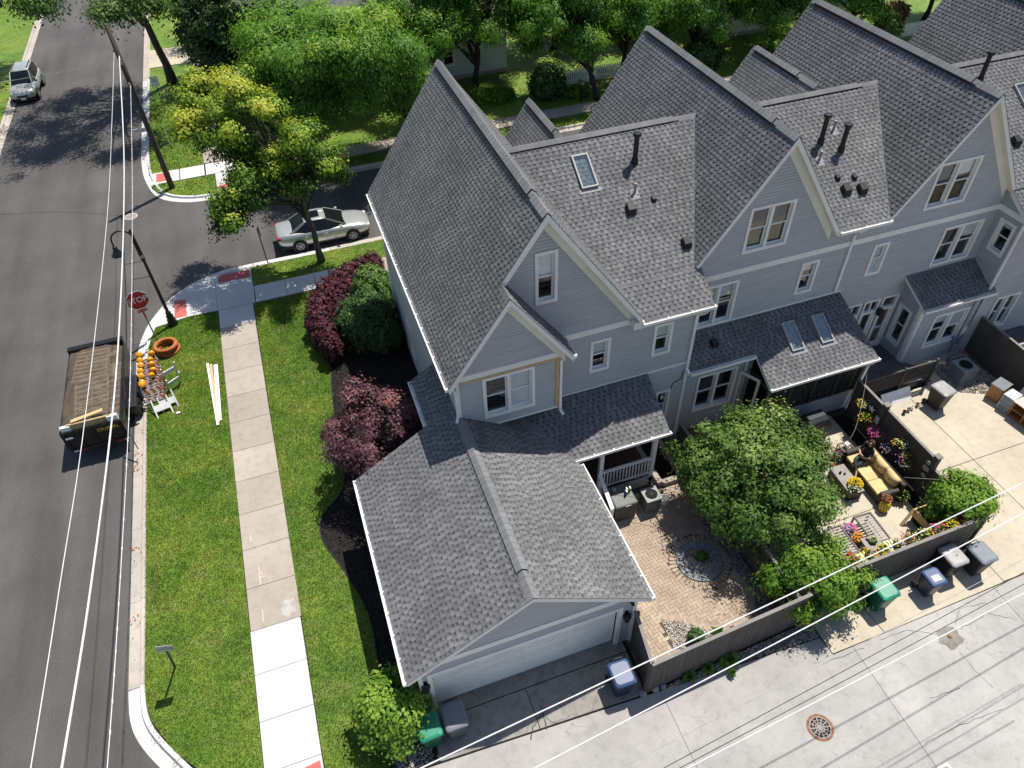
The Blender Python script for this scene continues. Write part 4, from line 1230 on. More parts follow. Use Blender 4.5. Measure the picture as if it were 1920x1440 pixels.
# open storm door beside the lower windows
m = MB(); m.xf = Matrix.Translation((13.85, 15.7, .5)) @ Matrix.Rotation(math.radians(-62), 4, 'Z')
m.box(0, 0, 0, .1, .04, 2.05); m.box(.72, 0, 0, .82, .04, 2.05); m.box(.1, 0, 0, .72, .04, .14); m.box(.1, 0, 1.93, .72, .04, 2.05)
sd = m.build('storm_door', TRIM, h2, world=True)
m = MB(); m.xf = Matrix.Translation((13.85, 15.7, .5)) @ Matrix.Rotation(math.radians(-62), 4, 'Z'); m.box(.1, .015, .14, .72, .025, 1.93); m.build('pane', GLASS, sd, world=True)
# screened porch
SCREEN = mesh_cloth_mat('insect_screen', (0.03, 0.028, 0.027), .55)
for x_ in (14.3, 15.3, 16.33, 17.36, 18.36):
    m = MB(); m.box(x_, 14.5, 1.05, x_ + .10, 14.6, 2.68); m.build('porch_post', DARKWOOD, h2, world=True)
for k in range(4):
    x_ = 14.4 + k * 1.03
    m = MB()
    for q in (.31, .64): m.box(x_ + q, 14.53, 1.06, x_ + q + .035, 14.57, 2.66)
    m.box(x_, 14.53, 1.32, x_ + .9, 14.57, 1.36); m.box(x_, 14.52, 1.05, x_ + .9, 14.58, 1.11)
    pn = m.build('screen_frame', DARKWOOD, h2, world=True)
    m = MB(); m.box(x_, 14.545, 1.1, x_ + .92, 14.55, 2.66); m.build('screen', SCREEN, pn, world=True)
m = MB(); m.box(14.25, 14.48, 2.60, 18.5, 14.62, 2.70); m.box(14.28, 14.6, 2.4, 14.36, 15.7, 2.5); m.build('porch_beam', DARKWOOD, h2, world=True)
m = MB(); m.box(14.3, 14.62, .4, 18.4, 16.7, .5); m.build('porch_floor', DARKWOOD, h2, world=True)
m = MB(); m.box(14.3, 16.6, .5, 18.4, 16.74, 3.4); m.box(18.36, 14.62, .5, 18.44, 16.6, 3.0); m.build('porch_back_wall', DARKWOOD, h2, world=True)
m = MB(); m.box(14.3, 15.72, 0, 14.36, 16.7, 3.2); m.build('porch_side_wall', SIDING, h2, world=True)

# ---- third townhouse
h3 = thing('townhouse', 'grey townhouse with dark shed-roofed projection and slate deck', 'house', (22, 17, 0))
R, c3 = upper_house(h3, 41, 21.9, 19.15, 24.7, True)
pr3 = lambda x, y: 4.1 - .58 * (16.75 - y)
R.plane(pr3, '+y', [(21.5, 15.42), (24.9, 15.42), (24.9, 15.56), (21.5, 15.56)], .13)
R.plane(pr3, '+y', [(21.5, 15.56), (24.68, 15.56), (24.68, 16.72), (21.4, 16.72)], .13)
roof3 = R.finish()
flue(roof3, c3, 25.3, 20.2, 1.1); skylight(roof3, c3, 26.9, 19.3, .6, 1.2); box_vent(roof3, c3, 25.5, 17.9, .16, .2)
m = MB()
A = (20.82, 22.62, 7.08, 8.9); B = (22.37, 24.2, 4.25, 6.02); C_ = (19.15, 19.92, 4.65, 6.05)
siding(m, '-y', WY, [(19.15, 0), (24.7, 0), (24.7, 7.15), (21.92, 10.98), (21.88, 10.98), (19.15, 7.15)], [opening_of(*q) for q in (A, B)] + [opening_of(19.24, 19.92, 4.65, 6.05), (18.75, 21.55, .5, 3.25)])
siding(m, '-y', 15.65, [(21.65, 0), (24.7, 0), (24.7, 3.35), (21.65, 3.35)], [opening_of(22.54, 24.3, .85, 2.6)])
siding(m, '-x', 21.65, [(15.65, 0), (16.75, 0), (16.75, 4.0), (15.65, 3.4)], [opening_of(15.93, 16.62, .97, 2.81)])
m.build('wall', SIDING, h3, world=True)
frieze(h3, WY, 21.9, 11.2, 1.43, 19.3, 24.5)
window(h3, '-y', WY, *A, n=2, blind=(.0, .35)); window(h3, '-y', WY, *B, n=2, blind=(.1, .4)); window(h3, '-y', WY, 19.24, 19.92, 4.65, 6.05, blind=.95)
window(h3, '-y', 15.65, 22.54, 24.3, .85, 2.6, n=2, blind=(.3, .6)); window(h3, '-x', 21.65, 15.93, 16.62, .97, 2.81, blind=0)
m = MB(); fbox(m, frame_fn('-y', WY), 19.16, 24.68, 6.30, 6.52, .0, .05); m.build('band_board', TRIM, h3, world=True)
m = MB(); fbox(m, frame_fn('-y', 15.65), 21.63, 21.75, 0, 3.3, .034, .06); fbox(m, frame_fn('-x', 21.65), 15.62, 15.74, 0, 3.3, .033, .055); m.build('corner_board', TRIM, h3, world=True)
gutter(h3, (21.5, 15.42, pr3(0, 15.42) - .02), (24.92, 15.42, pr3(0, 15.42) - .02), (0, -1, 0))
downspout(h3, [(21.7, 15.4, 3.2), (21.72, 15.58, 3.0), (21.72, 15.58, .5)], .09)
# french doors with transoms
fd = frame_fn('-y', WY)
for k, (a, b, tr) in enumerate(((18.95, 19.75, 2), (19.85, 20.62, 2), (20.72, 21.5, 1))):
    m = MB(); z0_, z1_ = .5, 3.25
    fbox(m, fd, a, a + .09, z0_, z1_, -.06, .055); fbox(m, fd, b - .09, b, z0_, z1_, -.06, .055); fbox(m, fd, a + .09, b - .09, z1_ - .09, z1_, -.06, .055)
    fbox(m, fd, a + .09, b - .09, 2.55, 2.68, -.06, .055); fbox(m, fd, a + .09, b - .09, z0_, z0_ + .25, -.05, .01)
    fbox(m, fd, a + .09, a + .2, z0_ + .25, 2.55, -.05, .01); fbox(m, fd, b - .2, b - .09, z0_ + .25, 2.55, -.05, .01); fbox(m, fd, a + .2, b - .2, 1.55, 1.59, -.05, .0)
    if tr == 2: fbox(m, fd, (a+b)/2 - .03, (a+b)/2 + .03, 2.68, z1_ - .09, -.06, .02)
    d_ = m.build('french_door', TRIM, h3, world=True)
    g = MB(); fbox(g, fd, a + .2, b - .2, z0_ + .25, 2.55, -.045, -.04); fbox(g, fd, a + .09, b - .09, 2.68, z1_ - .09, -.045, -.04); g.build('pane', GLASS, d_, world=True)
    g = MB(); fbox(g, fd, a + .02, b - .02, z0_, z1_, -.5, -.48); g.build('room_lining', INTERIOR, d_, world=True)
    g = MB(); fbox(g, fd, a + .21, b - .4, z0_ + .3, 2.5, -.14, -.13); g.build('curtain', BLIND, d_, world=True)
    if k == 2:
        g = MB(); g.tube([fd(a + .14, 1.5, .02), fd(a + .14, 1.5, .06), fd(a + .22, 1.5, .06)], .012, 6); g.build('handle', STEEL, d_, world=True)
m = MB(); m.box(20.58, 16.5, 2.5, 20.78, 16.7, 2.75); m.lathe([(.06, -.3), (.12, -.25), (.13, -.02), (.03, .03)], 10, (20.68, 16.58, 2.75)); m.build('wall_lamp', BLACK, h3, world=True)
# deck
dk = thing('deck', 'slate grey wooden deck with slatted railing behind the third townhouse', 'deck', (20.5, 15.5, 0))
dbm = MB().box(0, 0, 0, 3.05, .135, .035).mesh('deck_board', DECK)
for i in range(16): mesh_obj('deck_board', dbm, dk).location = (18.6 - 20.5, 14.5 + i*.14 - 15.5, .47)
m = MB(); m.box(18.6, 14.46, .1, 21.65, 14.5, .46); m.build('fascia', DARKWOOD, dk, world=True)
rail = MB(); rail.box(18.75, 14.40, 1.36, 22.1, 14.46, 1.42); rail.box(18.75, 14.41, .62, 22.1, 14.45, .67)
for x_ in (18.7, 20.6, 22.1): rail.box(x_, 14.38, .0, x_ + .09, 14.47, 1.48)
rl = rail.build('railing', DARKWOOD, dk, world=True)
bb_ = MB().box(-.022, -.02, 0, .022, .02, .70).mesh('baluster', DARKWOOD)
for i in range(29): mesh_obj('baluster', bb_, rl).location = Vector((18.86 + i * .113, 14.43, .67)) - Vector((20.5, 15.5, 0))
m = MB(); m.bar((21.75, 14.9, 1.05), (22.75, 14.5, 1.0), .06, .09); m.build('loose_handrail', simple('weathered_rail', (.33, .29, .24), .7), dk, world=True)
for i in range(3):
    m = MB(); m.box(21.7, 14.5, .33 - .15*i, 22.0 + .26*i, 15.5, .37 - .15*i); m.build('step', DECK, dk, world=True)

# ---- far end townhouse, only its near edge is in view
h4 = thing('townhouse', 'grey townhouse at the right edge, cut off by the frame', 'house', (29, 17, 0))
R, c4 = upper_house(h4, 51, 29.4, 24.7, 33, True, conn=False)
R.plane(lambda x, y: 6.5 + .62 * (y - 15.3), '+y', [(24.55, 15.3), (32, 15.3), (32, 16.5), (24.55, 16.5)], .2)
R.finish(120)
m = MB()
siding(m, '-x', 24.7, [(15.6, 0), (16.75, 0), (16.75, 7.1), (15.6, 6.5)], [opening_of(15.74, 16.46, 4.72, 6.1)])
siding(m, '-y', 15.6, [(24.7, 0), (33, 0), (33, 6.5), (24.7, 6.5)], [opening_of(25.46, 26.7, .95, 2.7)])
siding(m, '-y', WY, [(24.7, 6), (33, 6), (33, 7.15), (29.4, 10.98), (29.38, 10.98), (26.6, 7.15), (24.7, 7.15)])
m.build('wall', SIDING, h4, world=True)
window(h4, '-x', 24.7, 15.74, 16.46, 4.72, 6.1, blind=.2); window(h4, '-y', 15.6, 25.46, 26.7, .95, 2.7, n=2, blind=(.1, .1))
m = MB(); fbox(m, frame_fn('-x', 24.7), 15.58, 16.73, 6.30, 6.52, 0, .05); fbox(m, frame_fn('-y', 15.6), 24.665, 33, 6.30, 6.50, .0, .05); m.build('band_board', TRIM, h4, world=True)
downspout(h4, [(24.66, 15.53, 6.3), (24.66, 15.53, 3.2)], .09)
# white railed deck beyond the far fence
wd = thing('white_deck', 'white railed deck beyond the dark fence at the right edge', 'deck', (26.4, 14.6, 0))
m = MB(); m.box(25.5, 14.0, .4, 28, 15.55, .5); m.build('floor', DECK, wd, world=True)
m = MB(); m.box(25.5, 13.98, 1.35, 28, 14.06, 1.43); m.box(25.5, 14.0, .6, 28, 14.05, .66); m.box(25.5, 13.97, 0, 25.6, 14.07, 1.5); m.box(25.46, 14.0, 1.35, 25.54, 15.5, 1.43); rl = m.build('railing', TRIM, wd, world=True)
for i in range(16): mesh_obj('baluster', bm_, rl).location = Vector((25.7 + i * .13, 14.02, .64)) - Vector((26.4, 14.6, 0))
# ------------------------------------------------------------------ vegetation
def leaves(name, C, size, tone, mat, parent=None, aspect=1.7, up=0.35, seed=0, droop=0.0, out=None):
    """one diamond-shaped leaf per point"""
    R = np.random.default_rng(seed); n = len(C)
    N = R.normal(size=(n, 3)); N[:, 2] = np.abs(N[:, 2]) + up * 2; N /= np.linalg.norm(N, axis=1)[:, None]
    if out is not None:      # leaves of a clump face outward, so clumps have a lit and a dark side
        N = N * .55 + out * .9; N /= np.linalg.norm(N, axis=1)[:, None] + 1e-9
    A = R.normal(size=(n, 3)); A[:, 2] -= droop * 2
    A -= N * (A * N).sum(1)[:, None]; A /= np.linalg.norm(A, axis=1)[:, None]
    B = np.cross(N, A)
    s = size[:, None]
    V = np.stack([C - A*s*aspect*.5, C + B*s*.5 - A*s*aspect*.08, C + A*s*aspect*.5, C - B*s*.5 - A*s*aspect*.08], 1).reshape(-1, 3)
    F = np.arange(n * 4).reshape(-1, 4)
    return fast_mesh(name, V, F, mat, tone)

def leaf_mat(name, stops, trans=.32, fine=.0):
    return tone_mat(name, stops, .55, fine, 40, trans, .3)

LM_MAPLE = leaf_mat('street_maple_leaf', [(0, (0.020, 0.055, 0.008)), (.35, (0.058, 0.135, 0.014)), (.6, (0.135, 0.235, 0.020)), (.85, (0.30, 0.385, 0.028)), (1, (0.46, 0.46, 0.05))])
LM_LOCUST = leaf_mat('honey_locust_leaf', [(0, (0.031, 0.093, 0.016)), (.5, (0.093, 0.217, 0.028)), (.85, (0.186, 0.341, 0.039)), (1, (0.341, 0.449, 0.054))], .4)
LM_DARK = leaf_mat('dark_evergreen_needle', [(0, (0.012, 0.028, 0.009)), (.6, (0.040, 0.081, 0.022)), (1, (0.101, 0.147, 0.040))], .15)
LM_GREEN = leaf_mat('mid_green_leaf', [(0, (0.028, 0.070, 0.012)), (.5, (0.081, 0.163, 0.028)), (.9, (0.171, 0.256, 0.054)), (1, (0.310, 0.372, 0.109))])
LM_BUSH = leaf_mat('box_bush_leaf', [(0, (0.016, 0.043, 0.012)), (.6, (0.046, 0.109, 0.028)), (.93, (0.093, 0.178, 0.039)), (1, (0.310, 0.388, 0.062))], .2)
LM_LIME = leaf_mat('lime_shrub_leaf', [(0, (0.046, 0.116, 0.016)), (.5, (0.132, 0.264, 0.028)), (1, (0.310, 0.434, 0.062))], .4)
LM_PLUM = leaf_mat('plum_maple_leaf', [(0, (0.025, 0.011, 0.014)), (.5, (0.093, 0.037, 0.050)), (.9, (0.194, 0.093, 0.112)), (1, (0.248, 0.085, 0.078))], .25)
LM_BARB = leaf_mat('barberry_leaf', [(0, (0.019, 0.006, 0.009)), (.6, (0.071, 0.016, 0.025)), (1, (0.171, 0.034, 0.046))], .25)
LM_HOSTA = leaf_mat('hosta_leaf', [(0, (0.034, 0.093, 0.012)), (1, (0.139, 0.256, 0.031))], .25)

def cluster_points(R, centers, n, rad, flat=.75):
    k = len(centers)
    P = R.normal(size=(k, n, 3)) * rad[:, None, None] * .55
    P[:, :, 2] *= flat
    return (centers[:, None, :] + P).reshape(-1, 3)

def crown(seed, c, rx, ry, rz, K, n, rad, shell=.45, flat=.7, bottom=-.6, skew=None):
    """clumps spread through an uneven ellipsoid; returns clump centres, leaf points and light/dark tones"""
    R = np.random.default_rng(seed)
    D = R.normal(size=(K * 4, 3)); D /= np.linalg.norm(D, axis=1)[:, None]
    D = D[D[:, 2] > bottom][:K]
    rr = R.uniform(shell, 1.0, len(D)) ** .6
    lump = 1 + .20 * np.sin(D[:, 0]*5 + seed) * np.cos(D[:, 1]*4 + seed*2) + .12 * np.sin(D[:, 2]*7 + D[:, 0]*6 + seed*.7) + R.normal(size=len(D)) * .09
    Cn = D * (rr * lump)[:, None] * np.array([rx, ry, rz]) + np.array(c)
    if skew is not None:
        Cn[:, 0] += (Cn[:, 2] - c[2]) * skew[0]; Cn[:, 1] += (Cn[:, 2] - c[2]) * skew[1]
    rd = R.uniform(rad * .6, rad * 1.25, len(D))
    P = cluster_points(R, Cn, n, rd, flat)
    clump_tone = R.uniform(-.20, .20, len(D))
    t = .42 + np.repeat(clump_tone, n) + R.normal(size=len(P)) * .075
    O = (P - np.repeat(Cn, n, 0)) / np.repeat(rd, n)[:, None] * 1.1 + (np.repeat(Cn, n, 0) - np.array(c)) / np.array([rx, ry, rz]) * .5
    O /= np.linalg.norm(O, axis=1)[:, None] + 1e-9
    return Cn, P, t, R, O

def trunk_and_limbs(parent, base, top, r0, Cn, R, mat, nlimb=26, seed=0, sub=True, fork=.45):
    """tapered trunk with limbs running out to some of the clumps"""
    m = MB(); b = Vector(base); t = Vector(top)
    pts = [b]; k = 6; rr = rng(seed)
    for i in range(1, k + 1):
        f = i / k; p = b.lerp(t, f); p += Vector((rr.uniform(-1, 1), rr.uniform(-1, 1), 0)) * r0 * .7 * (1 if i < k else 0); pts.append(p)
    rad = [r0 * 1.35] + [r0 * (1 - .62 * i / k) for i in range(1, k + 1)]
    m.tube(pts, rad, 10)
    tr = m.build('trunk', mat, parent, world=True, smooth=True)
    idx = list(range(len(Cn))); rr.shuffle(idx)
    for j in idx[:nlimb]:
        e = Vector(Cn[j]); f = rr.uniform(fork, 1.0); s = b.lerp(t, f); mid = s.lerp(e, .5) + Vector((rr.uniform(-.2, .2), rr.uniform(-.2, .2), (e - s).length * .10))
        ra = r0 * (1 - .62*f) * .62
        l = MB(); l.tube([s, s.lerp(mid, .5), mid, mid.lerp(e, .5) + Vector((0, 0, .05)), e], [ra, ra*.8, ra*.55, ra*.36, ra*.14], 6)
        if sub:
            for q in range(2):
                d = Vector((rr.uniform(-1, 1), rr.uniform(-1, 1), rr.uniform(-.2, .8))) * (e - s).length * .22
                l.tube([mid, mid + d*.6, mid + d + Vector((0, 0, .1))], [ra*.35, ra*.22, ra*.08], 5)
        l.build('limb', mat, tr, world=True, smooth=True)

def tree(name, label, cat, base, trunk_top, r0, c, radii, K, n, rad, lsize, mat, seed, lobes=(), bark=None, group=None, nlimb=26, aspect=1.7, droop=0.0, bottom=-.6, toplight=.0, shell=.45, up=.35, skew=None, flat=.7, fork=.45):
    t = thing(name, label, cat, (base[0], base[1], 0), 0, group)
    Cn, P, tone, R, O = crown(seed, c, *radii, K, n, rad, shell, flat, bottom, skew)
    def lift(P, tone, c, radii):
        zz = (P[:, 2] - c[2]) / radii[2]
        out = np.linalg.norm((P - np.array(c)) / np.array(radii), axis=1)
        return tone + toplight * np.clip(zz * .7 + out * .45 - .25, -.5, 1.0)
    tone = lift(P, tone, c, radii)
    for k, (lc, lr, lK, dt) in enumerate(lobes):
        C2, P2, t2, R2, O2 = crown(seed + 17*(k+1), lc, *lr, lK, n, rad, shell, flat, -.9, skew)
        Cn = np.concatenate([Cn, C2]); P = np.concatenate([P, P2]); O = np.concatenate([O, O2]); tone = np.concatenate([tone, lift(P2, t2 + dt, lc, lr)])
    tone = np.clip(tone, 0, 1)
    P[:, 2] = np.maximum(P[:, 2], .05)
    size = R.uniform(lsize * .65, lsize * 1.25, len(P))
    me = leaves('crown', P - np.array([base[0], base[1], 0]), size, tone, mat, None, aspect, up, seed, droop, O)
    mesh_obj('crown', me, t)
    if nlimb >= 0:
        trunk_and_limbs(t, (base[0], base[1], -.05), trunk_top, r0, Cn, R, bark or BARK, nlimb, seed, fork=fork)
    return t

# street maple with yellow-green new growth at the tips
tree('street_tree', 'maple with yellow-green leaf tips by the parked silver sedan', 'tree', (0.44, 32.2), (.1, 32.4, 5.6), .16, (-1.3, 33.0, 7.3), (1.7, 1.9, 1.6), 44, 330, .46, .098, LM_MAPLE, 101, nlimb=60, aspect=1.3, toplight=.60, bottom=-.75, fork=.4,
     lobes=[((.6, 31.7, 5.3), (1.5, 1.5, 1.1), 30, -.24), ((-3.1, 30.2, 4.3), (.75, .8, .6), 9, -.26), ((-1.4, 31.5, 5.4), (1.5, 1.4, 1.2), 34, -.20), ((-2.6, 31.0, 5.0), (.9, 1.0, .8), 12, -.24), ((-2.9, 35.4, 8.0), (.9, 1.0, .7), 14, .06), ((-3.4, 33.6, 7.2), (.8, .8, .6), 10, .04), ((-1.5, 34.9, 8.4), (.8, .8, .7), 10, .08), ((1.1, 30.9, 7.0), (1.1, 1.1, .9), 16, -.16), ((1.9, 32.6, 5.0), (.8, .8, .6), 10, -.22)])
# honey locusts across the cross street
LOC = [((8.2, 42.1), (6.6, 41.6, 5.4), (4.3, 41.4, 5.9), (5.0, 3.7, 2.9), 201, 'feathery honey locust leaning over the cross street, left of the corner gable', 200),
       ((11.2, 49.6), (10.8, 49.2, 6.5), (10.2, 48.8, 6.2), (4.2, 3.8, 3.7), 202, 'multi-stemmed honey locust just behind the corner gable peak', 110),
       ((13.7, 48.3), (14.2, 48.5, 6.0), (14.4, 48.7, 6.0), (3.7, 3.5, 3.5), 203, 'airy honey locust in front of the pale teal house wall', 95),
       ((20.9, 43.9), (19.4, 45.0, 5.0), (18.6, 45.6, 5.5), (3.6, 3.3, 3.1), 204, 'honey locust with leaning trunk beside the black mailbox', 95),
       ((23.6, 45.8), (23.8, 46.4, 5.0), (24.0, 46.8, 5.2), (4.0, 3.5, 3.3), 205, 'honey locust behind the second townhouse gable peak', 100),
       ((29.6, 47.0), (29.6, 47.1, 4.8), (29.8, 47.2, 4.8), (4.0, 3.4, 3.2), 206, 'honey locust right of the second gable peak', 95),
       ((36.0, 46.6), (35.9, 46.5, 4.6), (35.6, 46.4, 4.6), (3.9, 3.3, 3.0), 207, 'honey locust in front of the cream house', 90),
       ((43.6, 47.3), (43.2, 47.0, 4.6), (42.4, 46.6, 4.7), (3.9, 3.3, 3.0), 208, 'honey locust with dark trunk beside the right picket fence', 80),
       ((50.5, 47.3), (50.4, 47.2, 4.6), (50.4, 47.0, 4.7), (3.9, 3.3, 3.0), 209, 'honey locust above the ridge at the top right', 70)]
for b, tt, c, rad, sd, lab, K in LOC:
    q_ = rng(sd); lb_ = []
    for k in range(5):
        a_ = q_.uniform(0, 6.28); f_ = q_.uniform(.55, 1.0)
        lb_.append(((c[0] + rad[0]*f_*math.cos(a_), c[1] + rad[1]*f_*math.sin(a_), c[2] + rad[2]*q_.uniform(-.75, .7)), (rad[0]*q_.uniform(.25, .42), rad[1]*q_.uniform(.25, .42), rad[2]*q_.uniform(.22, .38)), max(8, K // 9), q_.uniform(-.08, .08)))
    rad = (rad[0]*.9, rad[1]*.9, rad[2]*.95); K = int(K * .72)
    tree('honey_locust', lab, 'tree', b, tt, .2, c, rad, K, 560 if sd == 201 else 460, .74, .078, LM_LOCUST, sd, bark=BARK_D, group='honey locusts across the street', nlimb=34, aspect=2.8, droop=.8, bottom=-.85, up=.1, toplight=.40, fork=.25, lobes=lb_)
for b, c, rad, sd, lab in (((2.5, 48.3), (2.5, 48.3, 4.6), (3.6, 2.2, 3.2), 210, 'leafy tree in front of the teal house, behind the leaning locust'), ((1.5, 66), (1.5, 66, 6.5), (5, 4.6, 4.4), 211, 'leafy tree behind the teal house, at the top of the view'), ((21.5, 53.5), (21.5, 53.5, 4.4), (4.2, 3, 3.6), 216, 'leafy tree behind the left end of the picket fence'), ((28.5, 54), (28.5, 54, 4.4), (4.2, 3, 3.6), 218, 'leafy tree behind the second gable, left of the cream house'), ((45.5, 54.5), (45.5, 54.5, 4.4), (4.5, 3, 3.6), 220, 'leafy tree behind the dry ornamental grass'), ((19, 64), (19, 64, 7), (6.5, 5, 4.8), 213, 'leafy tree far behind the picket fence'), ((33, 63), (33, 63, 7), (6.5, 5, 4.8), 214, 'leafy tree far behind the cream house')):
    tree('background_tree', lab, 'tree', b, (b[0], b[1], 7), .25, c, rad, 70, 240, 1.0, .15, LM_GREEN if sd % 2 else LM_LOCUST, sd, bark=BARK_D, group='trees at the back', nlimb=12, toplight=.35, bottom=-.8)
# dark yew-like evergreens at the far corner
tree('evergreen_tree', 'dark dense evergreen at the far street corner', 'tree', (-.9, 52.5), (-.9, 52.5, 5), .2, (-.9, 52.5, 4.4), (3.0, 2.9, 3.9), 140, 230, .7, .15, LM_DARK, 221, bark=BARK_D, nlimb=14, bottom=-1, aspect=2.2, toplight=.42)
tree('evergreen_tree', 'smaller dark evergreen behind the first one at the far corner', 'tree', (-2.0, 58.5), (-2.0, 58.5, 4), .16, (-2.0, 58.5, 4.0), (2.6, 2.6, 3.6), 90, 200, .7, .17, LM_DARK, 222, bark=BARK_D, nlimb=8, bottom=-1, aspect=2.2, toplight=.4)
# big street tree on the far verge whose shade falls on the road
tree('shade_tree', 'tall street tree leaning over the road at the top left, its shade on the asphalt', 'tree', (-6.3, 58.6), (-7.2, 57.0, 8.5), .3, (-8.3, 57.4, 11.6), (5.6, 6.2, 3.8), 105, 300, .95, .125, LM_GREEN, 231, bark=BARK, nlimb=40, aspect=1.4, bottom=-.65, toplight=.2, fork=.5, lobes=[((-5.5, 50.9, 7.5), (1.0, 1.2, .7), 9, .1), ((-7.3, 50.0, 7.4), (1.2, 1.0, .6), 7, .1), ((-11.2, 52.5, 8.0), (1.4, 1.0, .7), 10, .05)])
tree('shade_tree', 'street tree on the opposite kerb, mostly out of view at the top left', 'tree', (-19.5, 68.0), (-19.3, 67.6, 7), .26, (-19.0, 66.8, 9.5), (5.0, 5.0, 3.6), 70, 260, 1.0, .15, LM_GREEN, 232, nlimb=20, aspect=1.4, toplight=.2)
# plum Japanese maple
tree('plum_maple', 'plum-coloured Japanese maple beside the garage roof', 'tree', (.55, 18.1), (.6, 18.3, 1.5), .07, (.5, 18.0, 2.2), (1.75, 1.95, 1.35), 95, 210, .34, .085, LM_PLUM, 241, bark=BARK_D, nlimb=26, aspect=1.3, toplight=.35, shell=.55, bottom=-.55, flat=.55)
# barberry hedge wrapping the green bushes
def mass(name, label, cat, centers, n, lsize, mat, seed, aspect=1.6, up=.3, group=None, topl=.35, stems=True):
    t = thing(name, label, cat, (centers[0][0], centers[0][1], 0), 0, group); R = np.random.default_rng(seed); Ps = []; Ts = []; Os = []
    for (x, y, z, rx, ry, rz) in centers:
        D = R.normal(size=(n, 3)); D /= np.linalg.norm(D, axis=1)[:, None]
        q = R.uniform(.55, 1.0, n) ** .5 * (1 + .17 * np.sin(D[:, 0]*9 + x*3) * np.sin(D[:, 1]*8 + y*2) + R.normal(size=n)*.045)
        P = D * q[:, None] * np.array([rx, ry, rz]) + np.array([x, y, z]); kp = P[:, 2] > .03; P = P[kp]; Os.append(D[kp] + R.normal(size=(kp.sum(), 3)) * .35)
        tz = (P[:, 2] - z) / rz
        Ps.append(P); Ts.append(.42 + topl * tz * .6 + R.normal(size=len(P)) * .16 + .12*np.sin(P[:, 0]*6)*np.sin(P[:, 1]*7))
    P = np.concatenate(Ps); T = np.clip(np.concatenate(Ts), 0, 1)
    me = leaves('foliage', P - np.array([centers[0][0], centers[0][1], 0]), R.uniform(lsize*.6, lsize*1.3, len(P)), T, mat, None, aspect, up, seed, 0.0, np.concatenate(Os))
    mesh_obj('foliage', me, t)
    if stems:
        m = MB(); rr = rng(seed)
        for (x, y, z, rx, ry, rz) in centers:
            for k in range(4):
                a = rr.uniform(0, 6.28); m.tube([(x + .05*math.cos(a), y + .05*math.sin(a), 0), (x + rx*.5*math.cos(a), y + ry*.5*math.sin(a), z)], [.03, .012], 5)
        m.build('stem', BARK_D, t, world=True)
    return t
hed = []
for px, py, r_ in ((612, 628, .55), (600, 600, .6), (604, 572, .62), (620, 548, .62), (640, 530, .6), (660, 517, .58), (680, 508, .55), (698, 500, .5), (640, 600, .5), (630, 570, .55), (655, 550, .5), (622, 650, .4)):
    g = G(px, py, .75); hed.append((g.x, g.y, .7, r_ + .08, r_ + .12, .78))
mass('barberry_hedge', 'dark red barberry hedge curving round the green bush by the house', 'hedge', hed, 2500, .075, LM_BARB, 251, aspect=2.0)
mass('round_bush', 'big round dark green bush against the corner house wall', 'shrub', [(1.62, 25.35, 1.1, 1.35, 1.35, 1.25), (2.1, 24.6, .8, .8, .8, .8)], 11000, .075, LM_BUSH, 252, topl=.3)
mass('round_bush', 'smaller green bush behind the big round bush, next to the downspout', 'shrub', [(2.3, 27.6, .95, .9, 1.2, 1.1)], 8500, .095, LM_GREEN, 253, topl=.3)
# corner shrub by the garage
tree('corner_shrub', 'bright green leafy shrub at the garage corner by the green cart', 'shrub', (-1.1, 8.75), (-1.1, 8.75, .8), .05, (-1.08, 8.8, 1.0), (.82, .9, .85), 80, 170, .28, .085, LM_LIME, 261, nlimb=16, aspect=1.5, toplight=.35, bottom=-.8)
# courtyard tree and the lighter arching shrub at the alley
tree('courtyard_tree', 'big round green tree hanging over the courtyard fence', 'tree', (12.1, 11.6), (12.05, 11.6, 1.9), .11, (12.0, 11.55, 2.15), (2.3, 2.6, 1.4), 230, 280, .38, .076, LM_GREEN, 271, nlimb=40, aspect=1.6, toplight=.4, bottom=-.7, shell=.2, lobes=[((12.9, 10.4, 1.9), (1.0, .9, .9), 40, 0), ((10.7, 12.6, 2.0), (.9, .9, .9), 30, 0), ((13.3, 12.9, 2.0), (.8, .8, .8), 24, 0)])
tree('arching_shrub', 'bright green shrub with bare arching twigs at the alley fence end', 'shrub', (12.1, 8.1), (12.05, 8.05, 1.2), .06, (11.85, 8.0, 1.45), (1.25, 1.05, .95), 80, 240, .30, .062, LM_LIME, 281, nlimb=26, aspect=2.2, toplight=.3, bottom=-.85)
tree('fence_shrub', 'lime green shrub spilling over the fence corner by the grey carts', 'shrub', (18.1, 8.6), (18.1, 8.6, 1.3), .05, (18.0, 8.75, 1.65), (.95, .85, .85), 66, 170, .28, .07, LM_LIME, 291, nlimb=20, aspect=1.9, toplight=.3, bottom=-.8)

